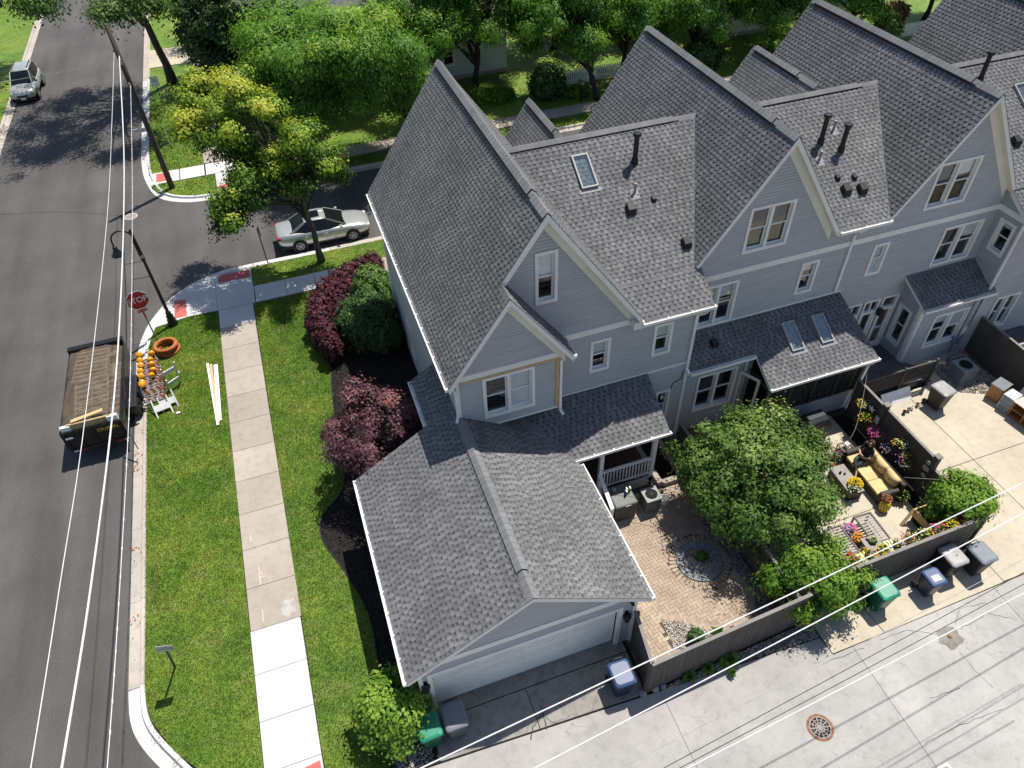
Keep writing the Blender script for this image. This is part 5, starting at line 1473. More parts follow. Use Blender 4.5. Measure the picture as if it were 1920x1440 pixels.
# hostas and small plants
def hosta(name, label, c, r, n, mat=None, seed=1, h=.22, group=None, w=.4):
    t = thing(name, label, 'plant', (c[0], c[1], c[2] if len(c) > 2 else 0), 0, group); rr = rng(seed); m = MB()
    for i in range(n):
        a = rr.uniform(0, 6.28); L = r * rr.uniform(.55, 1.0); ww = L * w; hz = h * rr.uniform(.6, 1.2); m.ct = rr.uniform(.1, .95) + .001
        d = Vector((math.cos(a), math.sin(a), 0)); s = Vector((-d.y, d.x, 0))
        p = [Vector((0, 0, .02)), d*L*.45 + s*ww*.5 + Vector((0, 0, hz)), d*L*.45 - s*ww*.5 + Vector((0, 0, hz)), d*L*.45 + Vector((0, 0, hz*.85)), d*L + Vector((0, 0, hz*.45))]
        m.add(p, [(0, 3, 1), (0, 2, 3), (1, 3, 4), (3, 2, 4)])
    m.build('leaf_rosette', mat or LM_HOSTA, t)
    return t
for i, (px, py, r) in enumerate(((1290, 1272, .30), (1325, 1256, .28), (1365, 1240, .42), (1372, 1266, .18))):
    g = G(px, py); hosta('hosta', ('small hosta nearest the blue cart in the gravel under the alley fence', 'middle hosta in the gravel under the alley fence', 'largest hosta in the gravel under the alley fence', 'tiny hosta at the alley edge below the largest hosta')[i], (g.x, g.y, .02), r, 34, seed=300 + i, group='hostas along the alley fence')
g = G(1305, 1195, .2); mass('garden_bush', 'small round green bush in the white gravel corner of the paver patio', 'shrub', [(g.x, g.y, .25, .24, .24, .26)], 900, .07, LM_BUSH, 311)
g = G(1347, 1187, .1); hosta('flowering_plant', 'low plant with pale yellow blooms by the patio side of the alley fence', (g.x, g.y, 0), .32, 40, seed=312, h=.2, w=.25)
g = G(1315, 1043, .1); mass('ring_plant', 'small dark green plant in the stone ring', 'plant', [(g.x, g.y, .12, .2, .17, .17)], 500, .06, LM_HOSTA, 313, stems=False)
# planting across the street
mass('daylily_bed', 'light green daylily clump across the cross street, left of the picket fence', 'plant', [(13.6, 46.9, .25, 1.1, .6, .4), (14.9, 46.6, .25, .8, .5, .4)], 1500, .22, LM_LIME, 321, aspect=3.5, up=.0)
mass('garden_shrub', 'dark round shrub across the cross street beside the mailbox', 'shrub', [(17.9, 45.7, .9, 1.3, 1.1, 1.1)], 3500, .14, LM_BUSH, 322)
mass('garden_shrub', 'light green shrub under the picket fence by the mailbox', 'shrub', [(19.9, 45.0, .3, .9, .5, .4)], 1200, .14, LM_LIME, 323)
mass('garden_shrub', 'dark shrub behind the small gable tip across the street', 'shrub', [(29.5, 45.5, 1.0, 1.6, 1.0, 1.2)], 3500, .15, LM_BUSH, 324)
mass('garden_shrub', 'green shrub at the end of the right picket fence', 'shrub', [(44.6, 44.9, .9, 1.2, 1.0, 1.1)], 2500, .15, LM_GREEN, 325)
mass('ornamental_grass', 'tawny dry ornamental grass behind the right picket fence', 'plant', [(47.2, 47.4, .8, 1.4, .6, .9)], 1500, .16, leaf_mat('dry_grass', [(0, (.12, .07, .03)), (1, (.32, .2, .09))], .3), 326, aspect=4, up=0)
# ------------------------------------------------------------------ street furniture
up = thing('utility_pole', 'tall weathered wooden utility pole at the far street corner', 'utility pole', (-6.62, 42.79, 0))
MB().tube([(0, 0, -.1), (-.01, 0, 3), (-.03, .0, 6), (-.05, 0, 9.05)], [.17, .155, .135, .115], 14).build('pole', POLEWOOD, up, smooth=True)
m = MB(); m.lathe([(.03, 0), (.06, .03), (.05, .10), (.02, .12)], 10, (-.18, .0, 7.72)); m.bar((-.05, 0, 7.7), (-.2, 0, 7.75), .04, .04); m.build('insulator', STEEL, up)
m = MB(); m.bar((-.05, -.08, 7.3), (-.05, -.22, 7.3), .05, .05); m.box(-.12, -.3, 7.15, .02, -.16, 7.42); m.build('clamp', STEEL, up)
m = MB(); m.bar((-.04, -.08, 6.1), (-.04, -.24, 6.1), .05, .05); m.box(-.09, -.26, 5.98, .01, -.14, 6.2); m.build('clamp', STEEL, up)
m = MB(); m.tube([(.14, -.05, .05), (.12, -.06, 3.0), (.09, -.07, 7.2)], .022, 6); m.build('conduit', STEEL, up)
sp = MB(); sp.box(-.78, -.2, 3.55, -.14, -.175, 3.78); so = sp.build('name_plate', WHITE, up)
SIGNBLUE = simple('sign_blue_print', (.03, .06, .16), .5, .05)
tm = mesh_obj('lettering', text_mesh('GREENLEAF', .105, SIGNBLUE), so); tm.rotation_euler = (math.radians(90), 0, 0); tm.location = (-.46, -.204, 3.665)

# gooseneck street lamp
sl = thing('street_lamp', 'black gooseneck street lamp on the near corner', 'street lamp', (-6.79, 29.75, 0))
m = MB(); m.lathe([(.23, 0), (.23, .12), (.19, .2), (.2, .3), (.15, .4), (.17, .5), (.11, .6), (.125, .68), (.08, .78)], 16); m.build('base', BLACK, sl, smooth=True)
m = MB(); m.tube([(0, 0, .7), (0, 0, 3.6)], [.075, .062], 12); m.tube([(0, 0, 3.6), (0, 0, 4.95)], [.085, .06], 12); m.lathe([(.06, 4.95), (.08, 5.0), (.02, 5.12)], 10); m.build('post', BLACK, sl)
arc = [(0, 0, 4.3)] + [(-.42 + .42 * math.cos(t), -.02, 4.72 + .42 * math.sin(t)) for t in [math.radians(a) for a in range(0, 181, 15)]] + [(-.84, -.02, 4.45)]
m = MB(); m.tube(arc, .035, 8); m.bar((-.04, 0, 3.62), (-.04, 0, 4.6), .05, .1); m.build('arm', BLACK, sl)
m = MB(); m.lathe([(.06, .30), (.10, .22), (.09, .14), (.14, .08), (.17, -.02), (.26, -.10), (.26, -.13)], 16, (-.84, -.02, 4.2)); m.build('lamp_shade', BLACK, sl, smooth=True)
m = MB(); m.lathe([(.2, -.11), (.17, -.17), (.06, -.2)], 14, (-.84, -.02, 4.2)); m.build('lens', WHITE, sl, smooth=True)
for z in (3.55, 2.75):
    m = MB(); m.tube([(-.05, 0, z), (-.72, 0, z)], .014, 6); m.build('banner_arm', BLACK, sl)
m = MB(); m.box(-.08, -.09, 3.72, .06, .07, 3.86); m.build('photocell_box', STEEL, sl)

# stop sign
RED = simple('sign_red', (.40, .012, .02), .4, .04); 
ss = thing('stop_sign', 'red octagonal stop sign with small plate below on a red and grey post', 'road sign', (-7.46, 28.66, 0), math.radians(12))
MB().box(-.03, -.02, -.05, .03, .02, 1.45).build('post', STEEL, ss); m = MB(); m.box(-.035, -.026, 1.45, .035, .024, 2.1); m.build('red_sleeve', RED, ss)
def octo(r, y0, y1, z):
    p = [(r/math.cos(math.pi/8)*math.cos(math.pi/8 + k*math.pi/4), r/math.cos(math.pi/8)*math.sin(math.pi/8 + k*math.pi/4)) for k in range(8)]
    vs = [(a, y0, z + b) for a, b in p] + [(a, y1, z + b) for a, b in p]
    return vs, [tuple(range(8)), tuple(reversed(range(8, 16)))] + [(i, i + 8, (i+1) % 8 + 8, (i+1) % 8) for i in range(8)]
m = MB(); m.add(*octo(.45, -.035, -.028, 2.42)); fo = m.build('sign_border', WHITE, ss)
m = MB(); m.add(*octo(.415, -.040, -.0352, 2.42)); m.build('sign_face', RED, ss)
tm = mesh_obj('lettering', text_mesh('STOP', .39, WHITE), fo); tm.rotation_euler = (math.radians(90), 0, 0); tm.location = (0, -.043, 2.42); tm.scale = (.86, 1, 1)
m = MB(); m.box(-.2, -.036, 1.80, .2, -.028, 1.94); pl = m.build('small_plate', RED, ss)
tm = mesh_obj('lettering', text_mesh('ALL WAY', .085, WHITE), pl); tm.rotation_euler = (math.radians(90), 0, 0); tm.location = (0, -.038, 1.87)

def post_sign(name, label, loc, rz, h, w, hh, face, text=None, tmat=None, tilt=None):
    t = thing(name, label, 'road sign', loc, rz)
    MB().box(-.028, -.02, -.05, .028, .02, h).build('post', simple('dark_post_' + name, (.07, .068, .06), .6) if 'dark_post_' + name not in MATS else MATS['dark_post_' + name], t)
    m = MB(); m.box(-w/2, -.034, h - hh, w/2, -.026, h + .03); f = m.build('sign_plate', face, t)
    if text:
        for k, tx in enumerate(text):
            tm = mesh_obj('lettering', text_mesh(tx, .095, tmat), f); tm.rotation_euler = (math.radians(90), 0, 0); tm.location = (0, -.036, h - hh*.28 - k * .12)
    t.rotation_euler = (tilt[0], tilt[1], rz) if tilt else (0, 0, rz)
    return t
SIGNGREY = simple('weathered_sign_face', (.46, .47, .48), .5, .1)
post_sign('parking_sign', 'small grey parking sign on a dark post in the near verge', (-7.05, 12.68, 0), math.radians(-6), 2.35, .46, .5, SIGNGREY, ['NO', 'PARKING'], SIGNBLUE, tilt=(.22, .22))
g = G(310, 207); post_sign('parking_sign', 'white parking sign on the far verge by the shaded road', (g.x, g.y, 0), math.radians(8), 2.3, .5, .62, WHITE, ['NO', 'PARKING'], SIGNBLUE)
g = G(503, 495); post_sign('kerb_sign', 'thin dark sign seen edge-on at the kerb behind the silver sedan', (g.x, g.y, 0), math.radians(72), 2.1, .32, .5, BLACKROUGH)
g = G(322, 278); t = thing('marker_stake', 'thin pale marker stake in the grass near the utility pole', 'stake', (g.x, g.y, 0)); MB().box(-.03, -.03, 0, .03, .03, .25).build('base', BLACK, t); MB().tube([(0, 0, .2), (0, 0, 1.25)], .028, 8).build('rod', WIRE, t)

# hydrant
YEL = simple('hydrant_yellow', (.52, .33, .01), .45, .1)
hy = thing('fire_hydrant', 'yellow fire hydrant on the far verge of the cross street', 'hydrant', (3.33, 41.75, 0))
m = MB(); m.lathe([(.16, 0), (.16, .05), (.11, .06), (.11, .45), (.14, .47), (.14, .52), (.12, .6), (.06, .68), (.03, .76)], 14); m.build('barrel', YEL, hy, smooth=False)
for s_ in (-1, 1):
    m = MB(); m.tube([(0, 0, .38), (s_*.19, 0, .38)], .055, 10); m.tube([(s_*.17, 0, .38), (s_*.21, 0, .38)], .07, 8); m.build('side_cap', YEL, hy)
m = MB(); m.tube([(0, 0, .36), (0, -.2, .36)], .075, 10); m.tube([(0, -.18, .36), (0, -.22, .36)], .09, 8); m.build('front_cap', BLACKROUGH, hy)
# mailbox
mbx = thing('mailbox', 'black mailbox on a post at the far sidewalk', 'mailbox', (19.75, 44.25, 0))
MB().box(-.06, -.06, 0, .06, .06, 1.15).build('post', BLACK, mbx)
m = MB(); pr_ = [(-.11, 1.15), (.11, 1.15), (.11, 1.3)] + [(.11*math.cos(a), 1.3 + .11*math.sin(a)) for a in [math.radians(d) for d in (30, 60, 90, 120, 150)]] + [(-.11, 1.3)]
m.loft([[(x, -.26, z) for x, z in pr_], [(x, .26, z) for x, z in pr_]]); m.build('box', CASTIRON, mbx)

# ------------------------------------------------------------------ overhead lines (each cable its own thing)
def catenary(pts, n=10):
    return [tuple(p) for p in pts]
def spline3(P, n=8):
    P = [Vector(p) for p in P]; out = []
    for i in range(len(P) - 1):
        a = P[max(i-1, 0)]; b = P[i]; c = P[i+1]; d = P[min(i+2, len(P)-1)]
        for k in range(n):
            t = k / n; out.append(0.5*((2*b) + (c-a)*t + (2*a-5*b+4*c-d)*t*t + (3*b-3*c+d-a)*t**3))
    return out + [P[-1]]
def cable(label, P, r, mat, ties=0, group=None):
    t = MB(); pts = spline3(P); t.tube(pts, r, 6)
    o = t.build('cable', mat); tag(o, label, 'cable', group)
    if ties:
        for k in range(ties):
            f = (k + .5) / ties * (len(pts) - 1); i = int(f); p = pts[i].lerp(pts[min(i+1, len(pts)-1)], f - i)
            m = MB(); m.cbox((p.x, p.y, p.z - r), (r*1.2, .05, r*1.6)); m.build('tie', mat, o)
    return o
X0 = -6.62
cable('thick white cable, middle of three running over the street', [(X0, 42.6, 7.55), (X0, 35, 6.5), (X0, 29.28, 6.1), (X0, 23, 5.98), (X0, 17.6, 6.14), (X0, 11.31, 6.76), (X0, 7.04, 7.41), (X0, 0, 8.6)], .024, WIRE)
cable('thin cable, leftmost of three running over the street', [(X0 - .17, 42.6, 7.75), (X0 - .1, 35, 7.5), (X0, 26.8, 7.42), (X0, 16.02, 7.70), (X0, 10.47, 8.13), (X0, 6.69, 8.47), (X0, 0, 9.2)], .010, WIRE)
cable('twisted tied cable, rightmost of three running over the street', [(X0, 42.55, 6.1), (X0, 36, 5.6), (X0, 30.66, 5.3), (X0, 24, 5.05), (X0, 18.73, 4.99), (X0, 12.24, 5.21), (X0, 7.67, 5.5), (X0, 0, 6.2)], .010, WIRE, ties=46)
cable('service cable from the utility pole across the street over the silver SUV', [(-6.75, 42.75, 7.3), (-10.5, 44.4, 6.6), (-15, 45.6, 6.3), (-24, 48, 6.8)], .014, WIRE_M)
def alley_wire(label, a, b, za, zb, r, mat, sag=.0, ext=1.0):
    A = G(*a, za); B = G(*b, zb); d = B - A
    A2 = A - d * .6 * ext; B2 = B + d * .5 * ext
    M_ = (A + B) / 2; M_.z -= sag
    cable(label, [A2, A, M_, B, B2], r, mat, group=None)
alley_wire('white cable over the driveway and alley fence, upper of the alley lines', (790, 1440), (1920, 905), 6.8, 6.8, .015, WIRE, .05)
alley_wire('white cable crossing the alley below the upper line', (1003, 1440), (1920, 962), 6.8, 6.8, .014, WIRE, .05)
alley_wire('thin weathered twin cable over the carts', (1270, 1385), (1920, 1048), 6.3, 6.3, .007, WIRE_M, .05)
alley_wire('dark cable over the alley, upper of the dark pair', (1245, 1440), (1920, 1073), 6.0, 6.0, .009, WIRE_D, .05)
alley_wire('dark cable over the alley, lower of the dark pair', (1275, 1440), (1920, 1095), 6.0, 6.0, .009, WIRE_D, .05)
alley_wire('white cable nearest the drain grate', (1290, 1440), (1920, 1112), 6.3, 6.3, .012, WIRE, .05)

# ------------------------------------------------------------------ vehicles
def car(name, label, loc, rz, paint, kind):
    t = thing(name, label, 'car', loc, rz)
    if kind == 'sedan':
        st = [(-2.40, .62, .48, .84), (-2.34, .76, .36, .95), (-2.15, .85, .28, 1.0), (-1.5, .905, .22, 1.01), (-.5, .92, .20, .97), (.5, .92, .20, .95), (1.2, .905, .21, .91), (1.75, .88, .23, .85), (2.15, .80, .27, .74), (2.34, .66, .34, .64), (2.42, .46, .42, .56)]
        gl = dict(rear=-1.72, front=1.15, rt0=-.92, rt1=.22, zb=.95, zt=1.42, wb=.80, wt=.585)
        wx = (-1.36, 1.38); wr = .325; ww = .92
    else:
        st = [(-2.08, .66, .45, .95), (-2.04, .80, .36, 1.02), (-1.8, .855, .32, 1.05), (-1.0, .87, .30, 1.05), (0, .875, .30, 1.03), (.8, .87, .30, 1.02), (1.25, .86, .30, 1.0), (1.75, .82, .32, .94), (1.98, .74, .38, .84), (2.08, .58, .46, .70)]
        gl = dict(rear=-1.98, front=1.05, rt0=-1.72, rt1=.18, zb=1.02, zt=1.66, wb=.80, wt=.62)
        wx = (-1.24, 1.24); wr = .35; ww = .885
    rings = []
    for x, w, zb, zt in st:
        h = zt - zb
        half = [(0, zb), (.82*w, zb), (.97*w, zb + .16*h), (w, zb + .45*h), (.985*w, zb + .72*h), (.92*w, zt - .05*h), (.72*w, zt + .01), (.35*w, zt + .035)]
        ring = [(x, y, z) for y, z in half] + [(x, 0, zt + .04)] + [(x, -y, z) for y, z in reversed(half[1:])]
        rings.append(ring)
    m = MB(); m.loft(rings); body = m.build('body', paint, t, smooth=True)
    sb = body.modifiers.new('s', 'SUBSURF'); sb.levels = 1; sb.render_levels = 2
    g = gl; zb, zt = g['zb'], g['zt']
    def P(x, y, z): return (x, y, z)
    b = [(g['rear'], g['wb']*.86, zb), (g['rear']*.55, g['wb'], zb), (.3, g['wb'], zb), (g['front'], g['wb']*.86, zb - .03)]
    tp = [(g['rt0'], g['wt']*.94, zt - .03), (g['rt0']*.55, g['wt'], zt), (g['rt1'] - .3, g['wt'], zt), (g['rt1'], g['wt']*.94, zt - .03)]
    ringb = [(x, y, z) for x, y, z in b] + [(x, -y, z) for x, y, z in reversed(b)]
    ringt = [(x, y, z) for x, y, z in tp] + [(x, -y, z) for x, y, z in reversed(tp)]
    m = MB(); m.loft([ringb, ringt]); m.build('window_glass', CARGLASS, t)
    # roof skin
    m = MB(); r2 = [(x, y*1.02, z + .005) for x, y, z in ringt]; r3 = [(x*.96, y*.86, z + .035) for x, y, z in ringt]; r4 = [(x*.8, y*.4, z + .05) for x, y, z in ringt]
    m.loft([r2, r3, r4]); m.build('roof', paint, t, smooth=True)
    # pillars
    for s_ in (1, -1):
        for (i, j, w_) in ((3, 3, .07), (0, 0, .12)):
            m = MB(); a = Vector(b[i]); c = Vector(tp[j]); a.y *= s_*1.01; c.y *= s_*1.02; m.bar(a, c, w_, .035, up=(0, s_, .3)); m.build('pillar', paint, t)
        m = MB(); a = Vector((-.22, g['wb']*1.005*s_, zb)); c = Vector((-.22, g['wt']*1.01*s_, zt)); m.bar(a, c, .07, .03, up=(0, s_, .3)); m.build('pillar', BLACK, t)
        # door seams, handles, mirrors, wheel arches
        for k, x in enumerate((.05, -.95)):
            m = MB(); m.cbox((x, s_*(st[4][1] + .005), .78), (.09, .016, .014)); m.build('door_handle', paint, t)
        m = MB(); m.cbox((g['front'] - .28, s_*(g['wb'] + .13), zb + .06), (.07, .09, .055)); m.build('mirror', paint if kind == 'sedan' else BLACKROUGH, t, bevel=.02)
        for x in wx:
            m = MB(); m.xf = Matrix.Translation((x, s_*(ww - .115), wr)) @ Matrix.Rotation(math.radians(90), 4, 'X')
            m.lathe([(wr*.6, -.11), (wr*.94, -.11), (wr, -.08), (wr, .08), (wr*.94, .11), (wr*.6, .11)], 24); wh = m.build('wheel', RUBBER, t)
            m = MB(); m.xf = Matrix.Translation((x, s_*(ww - .115), wr)) @ Matrix.Rotation(math.radians(90), 4, 'X')
            m.lathe([(wr*.62, -.105), (wr*.62, .105)], 20); 
            rim = m.build('hub', BLACKROUGH, wh)
            m = MB(); m.xf = Matrix.Translation((x, s_*(ww - .115), wr)) @ Matrix.Rotation(math.radians(90), 4, 'X')
            yy = -.112 * s_
            for k in range(5):
                a_ = 2*math.pi*k/5 + .3; m.bar((.04*math.cos(a_), .04*math.sin(a_), yy), (wr*.6*math.cos(a_), wr*.6*math.sin(a_), yy), .075, .02)
            m.lathe([(wr*.56, yy - .012), (wr*.66, yy - .012), (wr*.66, yy + .012), (wr*.56, yy + .012)], 24, caps=False); m.lathe([(.06, yy - .016), (.06, yy + .016)], 10)
            m.build('rim', STEEL, wh)
            m = MB(); m.xf = Matrix.Translation((x, s_*(ww - .01), wr)) @ Matrix.Rotation(math.radians(90), 4, 'X')
            m.lathe([(wr*1.0, -.012), (wr*1.16, -.012), (wr*1.16, .012), (wr*1.0, .012)], 24, caps=False); m.build('wheel_arch', BLACKROUGH, t)
    x1 = st[-1][0]; x0 = st[0][0]
    for s_ in (1, -1):
        m = MB(); m.cbox((x1 - .20, s_*.60, st[-1][3] + .06), (.12, .13, .055)); m.build('headlight', LAMPGLASS, t, bevel=.03)
        m = MB(); m.cbox((x0 + .10, s_*.66, .84), (.09, .14, .075)); m.build('tail_light', REDLENS, t, bevel=.02)
    m = MB(); m.cbox((x1 - .02, 0, st[-1][2] + .12), (.03, .36, .06)); m.build('grille', BLACKROUGH, t, bevel=.01)
    m = MB(); m.cbox((x1 - .02, 0, st[-1][2] - .06), (.045, .16, .05)); m.build('number_plate', WHITE, t)
    m = MB(); m.box(x0 + .1, -st[4][1]*.8, .15, x1 - .25, st[4][1]*.8, .3); m.build('underbody', BLACKROUGH, t)
    return t, g
SILVER = simple('silver_car_paint', (.52, .535, .53), .28, .03, 1, .02, metal=.55, coat=.6)
SILVER2 = simple('pale_gold_silver_paint', (.50, .52, .50), .32, .04, 1, .02, metal=.5, coat=.5)
BLUEPAINT = simple('deep_blue_car_paint', (.012, .03, .16), .3, .05, 1, .02, metal=.3, coat=.6)
CARGLASS = simple('car_glass', (.008, .010, .012), .08, .1, spec=.35)
LAMPGLASS = simple('lamp_glass', (.62, .63, .60), .15, .05, coat=.5)
REDLENS = simple('red_lens', (.42, .01, .015), .2, .05, coat=.5)
sed, g_ = car('sedan', 'silver sedan parked at the cross-street kerb under the maple', (.98, 34.52, -.12), 0.0, SILVER, 'sedan')
m = MB(); m.box(-.62, -.32, 1.470, -.08, .32, 1.482); m.build('sunroof', CARGLASS, sed)
suv, g_ = car('suv', 'silver SUV parked on the left side of the street facing the camera', (-16.2, 61.2, -.12), math.radians(-91), SILVER2, 'suv')
m = MB(); m.bar((-1.6, .5, 1.73), (.0, .5, 1.73), .04, .04); m.build('roof_rail', BLACKROUGH, suv); m = MB(); m.bar((-1.6, -.5, 1.73), (.0, -.5, 1.73), .04, .04); m.build('roof_rail', BLACKROUGH, suv)
car('blue_car', 'deep blue car at the top left corner, mostly out of frame', (-21.6, 84.2, 0), math.radians(-88), BLUEPAINT, 'suv')

# ------------------------------------------------------------------ dump trailer with netted load
tr = thing('dump_trailer', 'black dump trailer at the kerb heaped with old pallets under brown netting', 'trailer', (-9.4, 25.0, -.12))
XL, XRt, Y0, Y1 = -1.05, 1.0, -2.35, 2.35
def tb(name, mat, *a, parent=None, bevel=0): 
    m = MB(); m.box(*a); return m.build(name, mat, parent or tr, bevel=bevel)
tb('floor', BLACK, XL, Y0, .72, XRt, Y1, .80); tb('side_panel', BLACK, XL - .05, Y0, .72, XL, Y1, 1.55); tb('side_panel', BLACK, XRt, Y0, .72, XRt + .05, Y1, 1.55)
tb('head_board', BLACK, XL, Y1, .72, XRt, Y1 + .05, 1.6)
tg = tb('tailgate', BLACK, XL - .05, Y0 - .06, .70, XRt + .05, Y0 - .001, 1.55)
for x in (-.98, -.5, 0, .45, .92): tb('stake', BLACK, x - .03, Y0 - .1, .7, x + .03, Y0 - .06, 1.54, parent=tg)
YELLOW = simple('yellow_lettering', (.62, .42, .01), .5, .05)
tm = mesh_obj('lettering', text_mesh('GRIPPIN', .21, YELLOW), tg); tm.rotation_euler = (math.radians(90), 0, 0); tm.location = (.52, Y0 - .104, 1.34)
for x, w_, mt in ((-.62, .1, REDLENS), (.72, .12, REDLENS), (-.88, .09, WHITE), (.94, .07, WHITE)):
    tb('reflector', mt, x - w_, Y0 - .12, .56, x + w_, Y0 - .095, .61)
tb('bumper', BLACK, XL, Y0 - .09, .5, XRt, Y0, .68)
tb('plate', WHITE, -.98, Y0 - .115, 1.25, -.72, Y0 - .101, 1.34, parent=tg)
for y in (-.55, .35):
    m = MB(); m.xf = Matrix.Translation((1.2, y, .38)) @ Matrix.Rotation(math.radians(90), 4, 'Y'); m.lathe([(.2, -.11), (.36, -.11), (.38, -.07), (.38, .07), (.36, .11), (.2, .11)], 22); wh = m.build('wheel', RUBBER, tr)
    m = MB(); m.xf = Matrix.Translation((1.2, y, .38)) @ Matrix.Rotation(math.radians(90), 4, 'Y'); m.lathe([(.21, -.08), (.21, .08), (.06, .10), (.05, .14)], 16); m.build('rim', STEEL, wh)
    m = MB(); m.xf = Matrix.Translation((-1.2, y, .38)) @ Matrix.Rotation(math.radians(90), 4, 'Y'); m.lathe([(.2, -.11), (.36, -.11), (.38, -.07), (.38, .07), (.36, .11), (.2, .11)], 22); m.build('wheel', RUBBER, tr)
DIAM = simple('chequer_plate', (.06, .06, .07), .35, .2, 8, .2, metal=.4)
for s_, x0, x1 in ((1, 1.055, 1.33), (-1, -1.33, -1.105)):
    tb('fender', DIAM, x0, -1.05, .82, x1, .85, .87); tb('fender_lip', BLACK, x0, -1.06, .5, x1, -1.0, .82); tb('fender_lip', BLACK, x0, .8, .5, x1, .86, .82)
m = MB(); m.bar((-.7, Y1, .6), (0, Y1 + 1.3, .55), .1, .12); m.bar((.7, Y1, .6), (0, Y1 + 1.3, .55), .1, .12); m.build('drawbar', BLACK, tr)
tb('tarp_roll_box', BLACK, XL - .05, Y1 - .05, 1.55, XRt + .05, Y1 + .2, 1.72)
m = MB(); m.bar((1.1, Y0 - .1, 1.45), (1.35, Y0 - .85, .6), .04, .04); m.build('ramp_bar', DARKWOOD, tr)
# old fence panels and planks in the load: each piece lies in the trailer, so a thing of its own
OLDW = simple('grey_weathered_wood', (.24, .18, .12), .85, .2, 3, .2, rand=.3)
CARD = simple('tan_cardboard', (.42, .33, .16), .8, .12, rand=.2)
def pallet(label, x, y, z, w, l, rz, tilt, n=9):
    t = thing('wood_pallet', label, 'pallet', (-9.4 + x, 25 + y, -.12 + z), rz, 'pallets in the trailer load')
    t.rotation_euler = (tilt[0], tilt[1], rz)
    bm = MB().box(-w/2, -.045, 0, w/2, .045, .022).mesh('slat', OLDW)
    for i in range(n): mesh_obj('slat', bm, t).location = (0, -l/2 + l*i/(n-1), .09)
    sm = MB().box(-.022, -l/2, 0, .022, l/2, .09).mesh('stringer', OLDW)
    for s_ in (-.46, 0, .46): mesh_obj('stringer', sm, t).location = (w*s_, 0, 0)
    for i in (0, n//2, n-1): mesh_obj('slat', bm, t).location = (0, -l/2 + l*i/(n-1), -.022)
pallet('near slatted pallet under the netting', .02, -.85, 1.60, 1.3, 2.1, .05, (.03, -.03), 8)
pallet('far slatted pallet under the netting', -.12, 1.1, 1.60, 1.3, 1.8, -.04, (-.03, .02), 8)
pallet('lower pallet deep in the trailer load', .1, .2, 1.15, 1.5, 2.4, .0, (.0, .04), 8)
rr = rng(77)
ldm = thing('debris_heap', 'brown heap of broken boards filling the trailer bed', 'debris', (-9.4, 25, .68))
bm = MB().box(-.5, -.07, -.012, .5, .07, .012).mesh('board', OLDW)
for i in range(46):
    o = mesh_obj('board', bm, ldm); o.location = (rr.uniform(-.62, .6), rr.uniform(-2.0, 2.1), rr.uniform(.05, .62)); o.rotation_euler = (rr.uniform(-.3, .3), rr.uniform(-.3, .3), rr.uniform(0, 3.1)); o.scale = (rr.uniform(.6, 1.0), rr.uniform(.6, 1.6), 1)
m = MB(); m.box(-.78, -2.28, .62, .78, -2.2, .99); tag(m.build('cardboard', CARD, ldm), None)
for i, (x, w_) in enumerate(((-.45, .2), (-.05, .18), (.3, .17))):
    m = MB(); m.box(x - w_, -2.32, .6, x + w_, -2.285, 1.02); m.build('cardboard_flap', CARD, ldm)
m = MB(); m.box(-1.02, -2.33, .62, -.66, -2.2, .95); m.build('foam_sheet', WHITE, ldm); m = MB(); m.box(.62, -2.33, .62, .98, -2.2, .98); m.build('foam_sheet', WHITE, ldm)
m = MB(); m.bar((-.6, -2.15, 1.02), (.55, -2.05, 1.14), .16, .05); m.build('plank', NEWWOOD, ldm)
# netting draped over the load
NET = mesh_cloth_mat('brown_netting', (.20, .155, .115), .40)
nx, ny = 26, 44; vs = []; rr = np.random.default_rng(5)
for j in range(ny + 1):
    for i in range(nx + 1):
        u = i / nx; v = j / ny; x = -1.12 + 2.2*u; y = -2.2 + 4.55*v
        z = 1.66 + .20*math.sin(math.pi*u)**.5 * (1 - (2*v - 1)**6 * .8) + .035*math.sin(11*u + 3*v)*math.sin(9*v) + .02*math.sin(31*u + 7*math.sin(5*v)) + rr.normal()*.006
        if u > .78: z -= (u - .78) * 1.5 * (1 + .15*math.sin(25*v))
        if u < .06: z -= (.06 - u) * 5
        if v > .95: z -= (v - .95) * 3
        vs.append((x + .05*max(0, (u - .78))*math.sin(20*v), y, z))
fs = [(j*(nx+1)+i, j*(nx+1)+i+1, (j+1)*(nx+1)+i+1, (j+1)*(nx+1)+i) for j in range(ny) for i in range(nx)]
m = MB(); m.add(vs, fs); m.build('netting', NET, tr, smooth=True)

# ------------------------------------------------------------------ works gear on the verge
ORANGE = simple('orange_plastic', (.62, .15, .02), .5, .08)
for k in range(3):
    t = MB(); c = (0, 0, 0)
    t.lathe([(.36, .0), (.50, .0), (.53, .03), (.53, .07), (.50, .11), (.42, .12), (.37, .10), (.36, .0)], 36, caps=False)
    o = t.build('adjusting_ring', simple('orange_rust_ring', (.46, .14, .035), .7, .15, 6, .2) if k == 0 else MATS['orange_rust_ring']); o.location = (-7.05 + (.03, -.04, .0)[k], 27.95 + (.0, .03, -.02)[k], .01 + .135*k); o.rotation_euler = (0.02*k, .03*k, k)
    tag(o, ('bottom', 'middle', 'top')[k] + ' orange manhole ring of the stack beside the stop sign', 'ring', 'stacked orange rings')
AMBER = simple('amber_lens', (.75, .30, .005), .25, .1, coat=.4)
BGREY = simple('pale_barricade_plastic', (.62, .62, .62), .5, .08)
